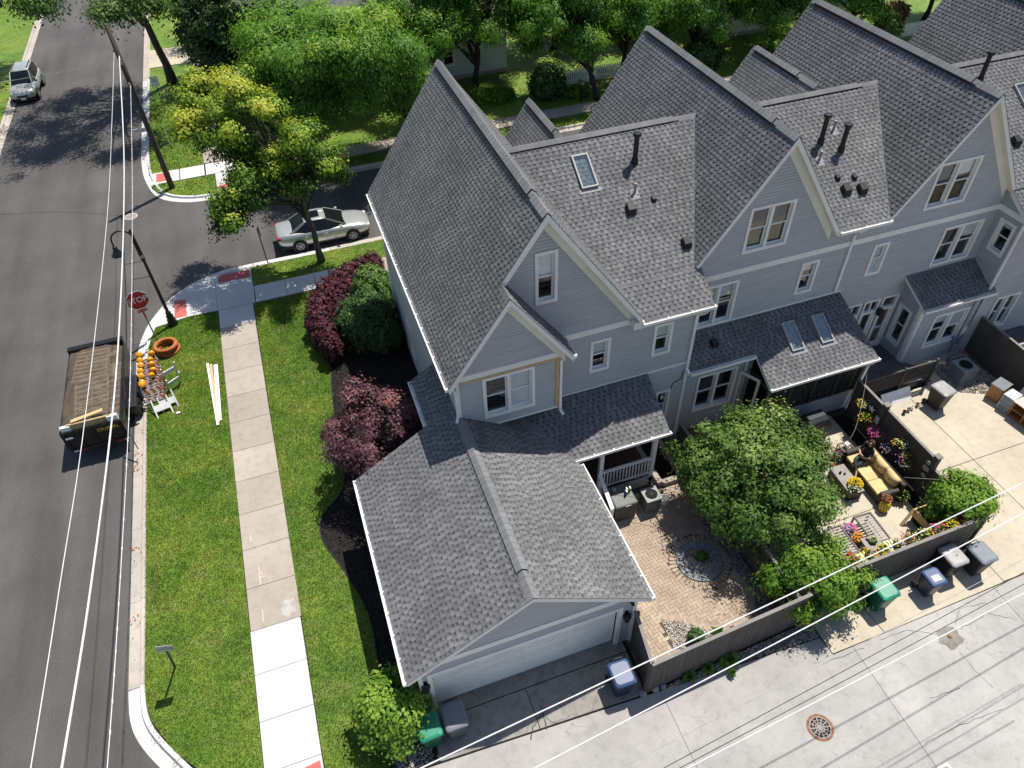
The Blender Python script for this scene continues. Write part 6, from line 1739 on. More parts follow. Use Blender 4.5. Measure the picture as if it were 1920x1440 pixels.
def barricade(label, x, y, rz, lean, side, group=None):
    t = thing('barricade', label, 'barricade', (x, y, 0), 0, group); t.rotation_euler = (lean, 0, rz)
    for s_ in (-1, 1):
        m = MB(); m.box(s_*.3 - .02, -.015, 0, s_*.3 + .02, .015, 1.0); m.build('leg', STEEL, t)
    for z in (.74, .34):
        m = MB(); m.box(-.36, -.03, z, .36, -.015, z + .22); bd = m.build('striped_board', WHITE, t)
        st_ = MB()
        for k in range(3):
            xx = -.30 + k*.24; st_.add([(xx, -.0315, z + .22), (xx - .0, -.0315, z + .22), (xx + .12, -.0315, z + .22), (xx + .22, -.0315, z + .002), (xx + .10, -.0315, z + .002)], [(4, 3, 2, 0)])
        st_.build('stripe', ORANGE, bd)
    m = MB(); m.box(side*.22 - .07, -.03, 1.0, side*.22 + .07, .05, 1.10); m.build('battery_box', BLACKROUGH, t)
    m = MB(); m.xf = Matrix.Translation((side*.22, 0, 1.2)) @ Matrix.Rotation(math.radians(90 + side*25), 4, 'X'); m.lathe([(.06, -.075), (.125, -.055), (.135, 0), (.125, .055), (.06, .075)], 14); m.build('warning_light', AMBER, t, smooth=True)
    return t
for k in range(12):
    f = k / 11
    if k == 0: barricade('front barricade of the pile, its orange stripes facing the camera', -7.42, 24.35, .18, -.28, -1, 'folded barricades by the kerb')
    else: barricade('folded barricade with amber lamp stacked behind the striped front one', -7.42 + .03*math.sin(k*2.1) - .12*f, 24.35 + .175*k, .18 + .05*math.sin(k), -.28 + .04*math.sin(k*1.7), -1 if k % 2 else 1, 'folded barricades by the kerb')
for k in range(4):
    t = thing('barricade', ('white plastic barricade frame lying in front of the pile', 'second pale barricade frame beside the front one', 'pale barricade frame at the back right of the pile', 'outermost pale barricade frame right of the pile')[k], 'barricade', ((-7.22, 23.95, .12), (-7.0, 24.2, .1), (-6.88, 25.9, .35), (-6.78, 25.4, .2))[k], (.2, .25, .5, .6)[k])
    t.rotation_euler = ((-.9, -.8, .3, .4)[k], 0, (.2, .25, .5, .6)[k])
    MB().box(-.33, -.02, .05, .33, .02, .32).build('board', BGREY, t, bevel=.01)
    for s_ in (-1, 1): MB().box(s_*.3 - .025, -.025, -.25, s_*.3 + .025, .025, .6).build('leg', BGREY, t)
for k, (x0, x1, mt, lab) in enumerate(((-5.42, -5.2, WHITE, 'long white trim board lying leftmost on the verge grass'), (-5.28, -5.17, NEWWOOD, 'long bare pine board between the white ones on the verge grass'), (-5.08, -5.12, WHITE, 'long white trim board lying nearest the sidewalk'))):
    m = MB(); m.bar((x0, 26.35 - .12*k, .05 + .012*k), (x1, 22.45 + .1*k, .045 + .012*k), .10 if k != 2 else .17, .022); tag(m.build('trim_board', mt), lab, 'board', 'loose boards on the verge')
t = MB(); t.add([(0, 0, .03), (.14, .02, .05), (.1, .12, .03), (-.02, .09, .06)], [(0, 1, 2, 3)]); o = t.build('litter', WHITE); g = G(333, 778); o.location = (g.x, g.y, .03); tag(o, 'small scrap of white paper on the verge by the barricades', 'litter')

# ------------------------------------------------------------------ houses and fences across the cross street
def far_house(label, x0, x1, y0, y1, h, ridge, sid, seed):
    t = thing('far_house', label, 'house', ((x0 + x1)/2, y0, 0)); m = MB()
    wins = [(x0 + 1.2 + i*2.6, x0 + 2.1 + i*2.6, 1.0, 2.4) for i in range(int((x1 - x0 - 1.5) / 2.6))]
    siding(m, '-y', y0, [(x0, .3), (x1, .3), (x1, h), (x0, h)], [opening_of(*w) for w in wins]); siding(m, '-x', x0, [(y0, .3), (y1, .3), (y1, h), ((y0+y1)/2, ridge - .2), (y0, h)]); siding(m, '+x', x1, [(y0, .3), (y1, .3), (y1, h), ((y0+y1)/2, ridge - .2), (y0, h)])
    m.build('wall', sid, t, world=True)
    m = MB(); m.box(x0 + .02, y0 + .02, 0, x1 - .02, y1, .3); m.build('foundation', C_OLD, t, world=True)
    for w in wins: window(t, '-y', y0, *w, blind=.3)
    ym = (y0 + y1) / 2; sl_ = (ridge - h) / (ym - y0 + .4)
    R = Roof(t, seed); R.plane(lambda x, y: h + sl_*(y - y0 + .4), '+y', [(x0 - .3, y0 - .4), (x1 + .3, y0 - .4), (x1 + .3, ym), (x0 - .3, ym)], .15, singles=False)
    R.plane(lambda x, y: h + sl_*(y1 + .4 - y), '-y', [(x0 - .3, ym), (x1 + .3, ym), (x1 + .3, y1 + .4), (x0 - .3, y1 + .4)], .15, shing=False)
    R.finish(0)
far_house('pale teal house behind the locust trees', .5, 16.8, 50.9, 58, 3.2, 5.6, SIDING_L, 61)
far_house('cream house glimpsed left of the third townhouse ridge', 33.5, 41, 50.2, 58, 5.4, 7.8, SIDING_C, 62)
def picket_fence(label, x0, x1, y, h=1.0):
    t = thing('picket_fence', label, 'fence', ((x0 + x1)/2, y, 0)); w = x1 - x0
    pm = MB(); pm.add([(-.04, -.01, 0), (.04, -.01, 0), (.04, .01, 0), (-.04, .01, 0), (-.04, -.01, h - .06), (.04, -.01, h - .06), (.04, .01, h - .06), (-.04, .01, h - .06), (0, -.01, h), (0, .01, h)], [(0, 1, 5, 4), (1, 2, 6, 5), (2, 3, 7, 6), (3, 0, 4, 7), (4, 5, 8), (7, 9, 6), (5, 6, 9, 8), (7, 4, 8, 9)])
    me = pm.mesh('picket', TRIM); n = int(w / .145)
    for i in range(n): mesh_obj('picket', me, t).location = (-w/2 + .07 + i*.145, -.03, .06)
    for z in (.28, .78):
        m = MB(); m.box(-w/2, -.018, z, w/2, .02, z + .07); m.build('rail', TRIM, t)
    for k in range(int(w / 2.2) + 1):
        m = MB(); xx = -w/2 + k * (w / max(1, int(w / 2.2))); m.box(xx - .05, -.02, 0, xx + .05, .08, h + .08); m.build('post', TRIM, t)
picket_fence('white picket fence across the street beside the mailbox', 18.2, 24.6, 46.9)
picket_fence('short white picket fence at the top right across the street', 45.4, 48.6, 44.9)
# ------------------------------------------------------------------ fences: every board a piece
def board_fence(label, a, b, h, z0=0.0, bw=.19, cap=True, posts=2.4, side=1, post_h=.12):
    a = Vector((a[0], a[1], z0)); b = Vector((b[0], b[1], z0)); L = (b - a).length; d = (b - a).normalized(); ang = math.atan2(d.y, d.x)
    t = thing('board_fence', label, 'fence', tuple(a), ang)
    n = max(1, int(round(L / bw))); w = L / n
    me = MB().box(.004, -.012, .03, w - .004, .012, h).mesh('board', FENCE); rr = rng(int(L*1000))
    for i in range(n): mesh_obj('board', me, t).location = (i*w, rr.uniform(-.003, .003), rr.uniform(-.008, .004))
    for z in (.3, h - .3):
        MB().box(0, side*.013, z, L, side*.055, z + .09).build('rail', FENCE, t)
    if cap: MB().box(-.02, -.05, h, L + .02, .05, h + .03).build('cap_rail', FENCE_CAP, t)
    k = max(1, int(round(L / posts)))
    for i in range(k + 1):
        x = i * L / k; MB().box(x - .05, side*.014 if side > 0 else -.114, 0, x + .05, side*.114 if side > 0 else -.014, h - .02 + (post_h if not cap else 0)).build('post', FENCE, t)
    return t
board_fence('short grey fence between the garage corner and the alley', (6.24, 8.68), (5.98, 7.16), 1.85)
board_fence('grey board fence along the alley below the paver patio', (5.98, 7.12), (11.25, 7.42), 1.85)
board_fence('grey fence dividing the paver patio from the next courtyard', (11.02, 7.5), (11.08, 14.9), 1.6, side=-1)
board_fence('dark fence along the alley behind the row of carts', (12.5, 7.72), (17.95, 7.84), 1.8)
fd_ = board_fence('dark fence with square capped posts hung with flower baskets', (18.2, 14.25), (18.16, 10.25), 1.85, cap=True, side=1)
board_fence('low dark fence end behind the lime shrub', (18.16, 10.2), (18.12, 7.9), 1.45, side=1)
board_fence('tall dark fence at the right edge beside the air conditioner', (25.15, 15.5), (25.0, 7.0), 1.85, side=1)
for y in (12.75, 10.2):
    t = thing('fence_post', 'square dark fence post with pale flat cap, ' + ('near the deck' if y > 12 else 'beside the round metal ornaments'), 'post', (18.17, y, 0)); MB().box(-.09, -.09, 0, .09, .09, 2.0).build('shaft', FENCE, t); MB().box(-.11, -.11, 2.0, .11, .11, 2.035).build('cap', FENCE_CAP, t)

# ------------------------------------------------------------------ paver patio with stone ring
RC = Vector((9.58, 10.40, 0))
gl_edge = smooth_path([(10.66, 13.6), (10.6, 12.5), (10.35, 11.5), (10.28, 10.7), (10.38, 9.95), (10.62, 9.3), (10.5, 8.5), (9.95, 7.98), (9.2, 7.66)], 4)
patch = smooth_path([(7.42, 9.0), (8.1, 8.62), (8.6, 8.2), (9.15, 7.75)], 4)
pav_poly = [(6.28, 8.78), (6.1, 7.2), (7.3, 7.25), (7.40, 9.0)] + patch[1:] + list(reversed(gl_edge)) + [(9.9, 13.6), (6.28, 13.6)]
patio = struct_root('paver_patio')
sheet('sand_bed', [(6.05, 7.14), (11.0, 7.42), (11.05, 14.9), (6.28, 15.6)], -.012, PAVER_BED, parent=patio)
BL, BW_ = .235, .1175
pm = MB().box(-BL/2 + .004, -BW_/2 + .004, -.05, BL/2 - .004, BW_/2 - .004, 0).mesh('paver', PAVER)
# regular herringbone: rows of L-shaped pairs
cand = []
for row in range(-60, 60):
    for q in range(-60, 60):
        bx_ = row * BW_ + q * (2 * BL); by_ = row * BW_
        cand.append((bx_ + BL/2, by_ + BW_/2, 0.0)); cand.append((bx_ + BL + BW_/2, by_ - BL/2 + BW_, math.pi/2))
P = np.array([(c[0]*math.cos(.12) - c[1]*math.sin(.12) + 8.5, c[0]*math.sin(.12) + c[1]*math.cos(.12) + 10.0) for c in cand])
ok = in_poly(P, pav_poly) & (np.hypot(P[:, 0] - RC.x, P[:, 1] - RC.y) > 1.0)
sel = [(P[i][0], P[i][1], cand[i][2] + .12) for i in np.nonzero(ok)[0]]
sel.sort(key=lambda s: s[1])
rr = rng(3)
rest = MB()
for n_, (x, y, r) in enumerate(sel):
    if n_ < 260:
        o = mesh_obj('paver', pm, patio); o.location = (x, y, .012 + rr.uniform(-.002, .002)); o.rotation_euler = (0, 0, r)
    else:
        rest.xf = Matrix.Translation((x, y, .012 + rr.uniform(-.002, .002))) @ Matrix.Rotation(r, 4, 'Z'); rest.box(-BL/2 + .004, -BW_/2 + .004, -.05, BL/2 - .004, BW_/2 - .004, 0)
if rest.f: rest.ct = .5; tag(rest.build('paver_field', PAVER, patio), kind='stuff')
for k in range(40):
    a = 2*math.pi*k/40; o = mesh_obj('paver', pm, patio); o.location = (RC.x + .875*math.cos(a), RC.y + .875*math.sin(a), .014); o.rotation_euler = (0, 0, a)
def soldier(path, off):
    pts = [Vector((p[0], p[1], 0)) for p in path]; acc = 0
    for p, q in zip(pts, pts[1:]):
        d = q - p; L = d.length
        while acc < L:
            c = p + d * (acc / L); a = math.atan2(d.y, d.x) + math.pi/2; n = Vector((-d.y, d.x, 0)).normalized() * off
            if (c + n - RC).length > 1.02:
                o = mesh_obj('paver', pm, patio); o.location = (c.x + n.x, c.y + n.y, .016); o.rotation_euler = (0, 0, a)
            acc += .125
        acc -= L
soldier(gl_edge, -.12); soldier(patch, .12)
ring = thing('stone_ring', 'ring of blue-grey edging stones set in the paver patio', 'stone ring', (RC.x, RC.y, 0))
for k in range(16):
    a0 = 2*math.pi*k/16 + .012; a1 = 2*math.pi*(k+1)/16 - .012; r0, r1 = .52, .75
    pts = [(r0*math.cos(a0), r0*math.sin(a0)), (r1*math.cos(a0), r1*math.sin(a0)), (r1*math.cos((a0+a1)/2), r1*math.sin((a0+a1)/2)), (r1*math.cos(a1), r1*math.sin(a1)), (r0*math.cos(a1), r0*math.sin(a1)), (r0*math.cos((a0+a1)/2), r0*math.sin((a0+a1)/2))]
    MB().prism(pts, -.05, .055).build('edging_stone', SLATE, ring, bevel=.008, seg=1)
m = MB(); m.lathe([(.77, -.05), (.77, .018)], 40); m.build('dark_rim', BLACKROUGH, ring)
GRV = tone_mat('pale_river_gravel', [(0, (.16, .135, .11)), (.35, (.36, .32, .27)), (.75, (.58, .54, .48)), (1, (.74, .71, .66))], .85, .1, 60)
GRV_D = tone_mat('grey_gravel', [(0, (.12, .105, .09)), (.5, (.30, .27, .235)), (1, (.58, .55, .50))], .9, .1, 60)
circ = [(RC.x + .53*math.cos(a*.3142), RC.y + .53*math.sin(a*.3142)) for a in range(20)]
gravel_field('gravel', 'pale gravel inside the stone ring', [circ], 2600, .022, GRV, .015, 21)
gravel_field('gravel', 'bright white gravel wedge inside the alley fence', [[(7.32, 7.24), (7.44, 9.0)] + patch[1:] + [(9.2, 7.5)]], 1500, .028, GRV, -.008, 22)
strip = gl_edge + [(9.2, 7.45), (10.98, 7.46), (11.0, 13.6)]
gravel_field('gravel', 'grey gravel strip along the dividing fence', [strip], 1300, .028, GRV_D, -.008, 23)
under_fence = [(6.1, 7.07), (8.5, 6.97), (11.68, 6.84), (11.72, 7.4), (11.2, 7.36)]
sheet('gravel_bed', under_fence, -.012, DIRT)
gravel_field('gravel', 'gravel strip with hostas between alley fence and alley', [under_fence], 1300, .03, GRV_D, -.008, 24)
gravel_field('gravel', 'rough gravel around the air conditioner by the dark fence', [[(23.2, 13.6), (24.6, 12.9), (25.0, 13.2), (25.0, 15.6), (23.0, 15.0)]], 420, .055, GRV_D, .0, 25)
gravel_field('gravel', 'pale gravel by the green cart at the garage corner', [[(-1.5, 7.42), (-.3, 7.4), (-.3, 8.1), (-1.2, 8.3)]], 900, .035, GRV_D, .0, 26)
for k, (px, py, s_) in enumerate(((1228, 1292, .12), (1243, 1288, .1), (1205, 1300, .13))):
    g = G(px, py); m = MB(); m.lathe([(.6*s_, -.02), (s_, .03), (.85*s_, .09), (.3*s_, .13)], 7); o = m.build('rock', SLATE if k else C_OLD); o.location = g; tag(o, ('pale rock', 'dark rock', 'larger rock')[k] + ' at the alley end of the short fence', 'rock')

# ------------------------------------------------------------------ wheeled carts
def cart(label, loc, rz, body, lid, w=.60, d=.70, h=1.0, group='wheeled refuse carts', panel=None, open_=0):
    t = thing('wheeled_cart', label, 'cart', loc, rz, group)
    m = MB(); wb, db = w*.40, d*.38; wt, dt = w*.5, d*.5
    rings = []
    for f, z in ((0, .06), (.25, .3), (1, h*.9)):
        a = wb + (wt - wb)*f; b = db + (dt - db)*f; c = .05
        rings.append([(-a + c, -b, z), (a - c, -b, z), (a, -b + c, z), (a, b - c, z), (a - c, b, z), (-a + c, b, z), (-a, b - c, z), (-a, -b + c, z)])
    m.loft(rings); bo = m.build('body', body, t)
    m = MB(); m.box(-wt - .02, -dt - .02, h*.875, wt + .02, dt + .02, h*.915); m.build('rim', body, t, bevel=.015)
    m = MB(); rr0 = []
    for s_, z in ((1.0, h*.915), (1.02, h*.935), (.96, h*.975), (.80, h*1.0)):
        a = (wt + .025)*s_; b = (dt + .03)*s_; c = .07; rr0.append([(-a + c, -b, z), (a - c, -b, z), (a, -b + c, z), (a, b - c, z), (a - c, b, z), (-a + c, b, z), (-a, b - c, z), (-a, -b + c, z)])
    m.loft(rr0); lo_ = m.build('lid', lid, t, bevel=.012)
    if panel is not None:
        m = MB(); m.box(-wt*.55, -dt*.6, h*1.001, wt*.55, dt*.15, h*1.006); m.build('lid_label', panel, lo_)
    m = MB(); m.tube([(-w*.33, dt + .02, h*.9), (-w*.33, dt + .1, h*.93), (w*.33, dt + .1, h*.93), (w*.33, dt + .02, h*.9)], .016, 6); m.build('handle', BLACKROUGH, t)
    for s_ in (-1, 1):
        m = MB(); m.xf = Matrix.Translation((s_*(wb + .03), db + .03, .12)) @ Matrix.Rotation(math.radians(90), 4, 'Y'); m.lathe([(.05, -.03), (.115, -.03), (.12, 0), (.115, .03), (.05, .03)], 14); m.build('wheel', RUBBER, t)
    m = MB(); m.cbox((0, -dt*.80, h*.62), (w*.22, .02, .04)); m.build('grab_recess', BLACKROUGH, t)
    return t
GRN = simple('cart_green', (.006, .105, .058), .4, .08); GRNL = simple('cart_green_lid', (.012, .21, .125), .38, .08)
GRY = simple('cart_grey', (.105, .11, .115), .45, .1); GRYL = simple('cart_grey_lid', (.17, .19, .215), .33, .08); SILVERL = simple('cart_sunbleached_lid', (.33, .32, .31), .35, .12)
BLU = simple('cart_navy', (.016, .026, .06), .4, .1); BLUL = simple('cart_navy_lid', (.035, .065, .16), .42, .1); BWN = simple('cart_black_brown', (.020, .018, .017), .5, .1)
cart('green cart beside the leafy shrub at the garage corner', (-.22, 8.0, .01), .05, GRN, GRNL)
cart('grey cart next to the green one in the garage shade', (.52, 8.02, .01), .0, GRY, GRYL)
cart('navy cart with bright lid on the garage apron by the fence', (5.32, 7.52, .01), -.03, BLU, BLUL)
cart('green cart beside the dark planter in front of the alley fence', (13.98, 7.18, .01), .02, GRN, GRNL)
cart('small navy cart with pale square lid label in the alley row', (15.72, 7.0, .01), -.02, BLU, BLUL, .52, .56, .9, panel=simple('lid_sticker', (.42, .45, .5), .5))
cart('black cart with sun-bleached rounded lid against the alley fence', (16.75, 7.38, .01), .0, BWN, SILVERL)
cart('black cart with grey lid, rightmost of the alley row', (17.66, 7.14, .01), .03, BWN, GRYL)
cart('black cart with pale grey lid beside the slatted deck railing', (21.72, 13.38, .01), .12, BWN, SILVERL)
pt = thing('round_planter', 'empty dark green round planter beside the green alley cart', 'planter', (13.5, 7.3, .01))
MB().lathe([(.14, 0), (.20, .08), (.23, .22), (.25, .24), (.21, .24), (.19, .15), (.02, .15)], 20).build('pot', simple('dark_green_glaze', (.05, .06, .045), .35), pt, smooth=True)

# ------------------------------------------------------------------ air conditioners
ACM = simple('olive_grey_ac', (.125, .135, .125), .5, .1); ACB = simple('blue_grey_ac', (.20, .235, .265), .5, .08)
def fan_top(t, z, r, x=0, y=0):
    m = MB(); m.lathe([(r, z - .06), (r, z + .004)], 24, (x, y, 0)); m.build('fan_well', DARKHOLE, t)
    m = MB()
    for k in range(5):
        q = r * (k + 1) / 5; m.lathe([(q - .008, z + .006), (q, z + .014), (q + .006, z + .006)], 24, (x, y, 0), caps=False)
    for k in range(8):
        a = k * math.pi/4; m.bar((x, y, z + .008), (x + r*math.cos(a), y + r*math.sin(a), z + .008), .012, .01)
    m.build('fan_guard', BLACKROUGH, t)
ac = thing('air_conditioner', 'big dark ribbed air conditioner beside the porch stair with bottles on top', 'air conditioner', (7.98, 13.15, 0))
MB().box(-.44, -.47, 0, .44, .47, .06).build('pad', C_OLD, ac); MB().box(-.36, -.40, .06, .36, .40, .82).build('coil', BLACKROUGH, ac)
rm = MB().box(-.016, -.012, .08, .016, .012, .84).mesh('rib', ACM)
for i in range(12):
    x = -.36 + i*.0655; mesh_obj('rib', rm, ac).location = (x, -.415, 0); o = mesh_obj('rib', rm, ac); o.location = (x, .415, 0)
for i in range(13):
    y = -.39 + i*.065
    for s_ in (-1, 1): o = mesh_obj('rib', rm, ac); o.location = (s_*.385, y, 0); o.rotation_euler = (0, 0, math.pi/2)
MB().box(-.42, -.46, .84, .42, .46, .96).build('hood', ACM, ac, bevel=.06)
m = MB(); m.cbox((.05, -.462, .9), (.1, .004, .012)); m.build('maker_badge', WHITE, ac)
ac = thing('air_conditioner', 'small square air conditioner with round fan guard beside the white bucket', 'air conditioner', (9.03, 12.95, 0))
MB().box(-.36, -.36, 0, .36, .36, .05).build('pad', C_OLD, ac); MB().box(-.28, -.28, .05, .28, .28, .72).build('cabinet', ACM, ac, bevel=.02); MB().box(-.30, -.30, .72, .30, .30, .77).build('lid', simple('pale_olive_lid', (.22, .24, .22), .5), ac, bevel=.015); fan_top(ac, .772, .21)
ac = thing('air_conditioner', 'blue-grey louvred air conditioner by the dark right fence', 'air conditioner', (23.64, 14.25, 0))
MB().box(-.42, -.42, 0, .42, .42, .06).build('pad', C_OLD, ac); MB().box(-.33, -.33, .06, .33, .33, .74).build('coil', BLACKROUGH, ac); MB().box(-.38, -.38, .74, .38, .38, .82).build('lid', ACB, ac, bevel=.03); fan_top(ac, .822, .25)
lm_ = MB().box(-.37, -.37, 0, .37, .37, .045).mesh('louvre', ACB)
for i in range(8): mesh_obj('louvre', lm_, ac).location = (0, 0, .08 + i*.083)
# items on the big conditioner
g = (7.78, 13.35, .965); t = thing('glass_jar', 'glass jar on the big dark air conditioner', 'jar', g); MB().lathe([(.07, 0), (.08, .02), (.08, .13), (.06, .15)], 14).build('glass', GLASS, t, smooth=True); MB().lathe([(.06, .005), (.06, .06)], 12).build('contents', RUST, t); MB().lathe([(.065, .15), (.065, .17)], 12).build('lid', STEEL, t)
for k, (dx, dy, mt, lab) in enumerate(((.12, .0, WHITE, 'white spray bottle on the big air conditioner'), (.06, -.1, BLUL, 'blue spray bottle on the big air conditioner'), (.24, -.0, simple('lime_bottle', (.12, .42, .03), .4), 'lime green bottle on the big air conditioner'))):
    t = thing('spray_bottle', lab, 'bottle', (8.05 + dx, 13.2 + dy, .962)); MB().lathe([(.045, 0), (.05, .02), (.05, .13), (.02, .18), (.02, .21)], 12).build('bottle', mt, t, smooth=True); m = MB(); m.box(-.02, -.07, .21, .02, .03, .25); m.build('trigger', WHITE, t)
bk = thing('bucket', 'white plastic bucket beside the small air conditioner', 'bucket', (9.58, 12.92, 0))
MB().lathe([(.125, 0), (.15, .30), (.158, .30), (.158, .33), (.145, .33), (.13, .05), (.02, .05)], 18).build('pail', WHITE, bk, smooth=False)
m = MB(); m.tube([(-.15, 0, .31)] + [(.15*math.cos(a), -.14*math.sin(a), .31 - .02*math.sin(a)) for a in [math.radians(q) for q in range(180, -1, -20)]], .006, 5); m.build('handle', STEEL, bk)

# ------------------------------------------------------------------ the furnished courtyard
WICK = simple('dark_wicker', (.030, .022, .018), .6, .25, 60, .3); CUSH = simple('butter_yellow_cushion', (.60, .445, .21), .8, .07, 4, .05, .004, 30)
def cushion(name, parent, x0, x1, y0, y1, z0, z1, mat, puff=.05, tuft=0, axis='z'):
    nx = ny = 7; top = []; 
    vs = []; fs = []
    for j in range(ny):
        for i in range(nx):
            u = i/(nx-1); v = j/(ny-1); e = (1 - abs(2*u-1)**3) * (1 - abs(2*v-1)**3)
            h = puff * e
            if tuft and abs(u-.5) < .12 and abs(v-.5) < .12: h -= tuft
            vs.append((u, v, h))
    def conv(u, v, h, s_):
        if axis == 'z': return (x0 + (x1-x0)*u, y0 + (y1-y0)*v, (z1 - puff + h) if s_ else z0)
        return ((x0 + puff - h) if s_ else x1, y0 + (y1-y0)*u, z0 + (z1-z0)*v)
    m = MB(); tv = [conv(*p, True) for p in vs]; bv = [conv(*p, False) for p in vs]; n = nx*ny
    q = [(j*nx+i, j*nx+i+1, (j+1)*nx+i+1, (j+1)*nx+i) for j in range(ny-1) for i in range(nx-1)]
    if axis != 'z': q = [tuple(reversed(f)) for f in q]
    edge = [i for i in range(nx)] + [j*nx + nx-1 for j in range(1, ny)] + [(ny-1)*nx + i for i in range(nx-2, -1, -1)] + [j*nx for j in range(ny-2, 0, -1)]
    sd = [(edge[k], edge[(k+1) % len(edge)], edge[(k+1) % len(edge)] + n, edge[k] + n) for k in range(len(edge))]
    m.add(tv + bv, q + [tuple(i + n for i in reversed(f)) for f in q] + sd)
    return m.build(name, mat, parent, smooth=True)
so = thing('sofa', 'dark wicker outdoor sofa with butter-yellow tufted cushions', 'sofa', (17.0, 11.28, 0), math.radians(-2))
MB().box(-.48, -1.0, .10, .40, 1.0, .34).build('base', WICK, so, bevel=.02)
for x in (-.44, .34):
    for y in (-.95, .93): MB().box(x, y - .03, 0, x + .06, y + .03, .12).build('leg', WICK, so)
MB().box(.28, -1.08, .1, .46, 1.08, .82).build('back_frame', WICK, so, bevel=.05)
for s_ in (-1, 1): MB().box(-.48, s_*1.0 - .10, .1, .30, s_*1.0 + .10, .60).build('arm', WICK, so, bevel=.05)
for k in range(3):
    y0 = -.89 + k*.595
    cushion('seat_cushion', so, -.47, .18, y0, y0 + .585, .34, .50, CUSH, .05)
    bc = cushion('back_cushion', so, .06, .30, y0, y0 + .585, .46, .92, CUSH, .10, .05, 'x')
    m = MB(); m.lathe([(.022, -.01), (.022, .015)], 8); o = m.build('button', DARKWOOD, bc); o.location = (.09, y0 + .29, .70); o.rotation_euler = (0, math.radians(-90), 0)

# the woman on the sofa: one skinned body, clothes as material zones
def build_person():
    J = {}; names = []; co = []; rad = []; ed = []; zone = []
    def v(n, p, r, par=None, z='skin'):
        J[n] = len(co); names.append(n); co.append(p); rad.append(r if isinstance(r, tuple) else (r, r)); zone.append(z)
        if par is not None: ed.append((J[par], J[n]))
    # local frame: x forward (the way the sofa faces), y to her left, z up; seat top .50
    v('pelvis', (.0, 0, .60), (.15, .13), None, 'jeans'); v('waist', (-.05, 0, .74), (.125, .105), 'pelvis', 'top'); v('chest', (-.10, 0, .93), (.145, .115), 'waist', 'top'); v('collar', (-.13, 0, 1.07), (.11, .08), 'chest', 'top')
    v('neck', (-.12, 0, 1.15), .05, 'collar'); v('chin', (-.09, 0, 1.21), .062, 'neck'); v('head', (-.09, 0, 1.30), (.080, .092), 'chin'); v('crown', (-.10, 0, 1.38), .062, 'head')
    v('nose', (.004, 0, 1.275), .012, 'head'); v('earl', (-.10, .088, 1.28), .014, 'head'); v('earr', (-.10, -.088, 1.28), .014, 'head')
    for s_, n in ((1, 'l'), (-1, 'r')):
        v('sh' + n, (-.12, s_*.17, 1.03), .062, 'collar', 'top'); v('ua' + n, (-.07, s_*.215, .93), .054, 'sh' + n, 'top')
    # right arm folds across, left hand rests on the opposite forearm
    v('elr', (.02, -.235, .79), .042, 'uar'); v('war', (.17, -.08, .82), .030, 'elr'); v('har', (.20, .0, .835), (.034, .018), 'war')
    v('ell', (.05, .235, .78), .042, 'ual'); v('wal', (.18, .09, .755), .030, 'ell'); v('hal', (.20, .02, .76), (.034, .018), 'wal')
    for n, sg, zz in (('r', 1, .835), ('l', -1, .76)):
        b = co[J['ha' + n]]
        for k in range(4):
            ln = (.045, .055, .058, .048)[k]; off = (k - 1.5)*.020
            v('f%s%da' % (n, k), (b[0] + off*.3 + .004, b[1] + sg*(.03 + ln*.4), b[2] + off), .0095, 'ha' + n); v('f%s%db' % (n, k), (b[0] + off*.3 - .006, b[1] + sg*(.03 + ln), b[2] + off), .008, 'f%s%da' % (n, k))
        v('t%sa' % n, (b[0] + .028, b[1] + sg*.005, b[2] + .035), .010, 'ha' + n); v('t%sb' % n, (b[0] + .032, b[1] + sg*.03, b[2] + .05), .008, 't%sa' % n)
    # legs: left foot down, right leg crossed over the knee
    v('hpl', (.07, .10, .585), .095, 'pelvis', 'jeans'); v('knl', (.45, .13, .575), .062, 'hpl', 'jeans'); v('cal', (.47, .13, .35), .055, 'knl', 'jeans'); v('anl', (.46, .13, .12), .036, 'cal'); v('ftl', (.55, .14, .055), (.036, .028), 'anl'); v('tol', (.64, .15, .04), (.036, .018), 'ftl')
    v('hpr', (.07, -.10, .60), .095, 'pelvis', 'jeans'); v('knr', (.43, -.05, .69), .062, 'hpr', 'jeans'); v('car', (.55, .13, .56), .052, 'knr', 'jeans'); v('anr', (.63, .28, .42), .034, 'car'); v('ftr', (.70, .34, .37), (.034, .026), 'anr'); v('tor', (.77, .38, .33), (.034, .018), 'ftr')
    me = bpy.data.meshes.new('body'); me.from_pydata(co, ed, []); o = bpy.data.objects.new('body', me); COL.objects.link(o)
    o.modifiers.new('skin', 'SKIN')
    for i, sv in enumerate(me.skin_vertices[0].data):
        sv.radius = rad[i]; sv.use_root = (i == 0)
    s_ = o.modifiers.new('sub', 'SUBSURF'); s_.levels = 2; s_.render_levels = 2
    dg = bpy.context.evaluated_depsgraph_get(); bm = bpy.data.meshes.new_from_object(o.evaluated_get(dg)); bpy.data.objects.remove(o)
    bm.name = 'body'
    for m_ in (SKIN, TOPBLK, JEANS): bm.materials.append(m_)
    C = np.array(co); E_ = np.array(ed); zi = {'skin': 0, 'top': 1, 'jeans': 2}
    for p in bm.polygons:
        c = np.array(p.center); a = C[E_[:, 0]]; b = C[E_[:, 1]]; d = b - a; t = np.clip(((c - a)*d).sum(1) / np.maximum((d*d).sum(1), 1e-9), 0, 1); q = np.linalg.norm(a + d*t[:, None] - c, axis=1) / np.array([ (rad[e[0]][0] + rad[e[1]][0]) / 2 for e in ed])
        k = int(np.argmin(q)); tt = t[k]; za, zb = zone[ed[k][0]], zone[ed[k][1]]
        z = za if tt < .62 else zb
        p.material_index = zi[z]; p.use_smooth = True
    return bm
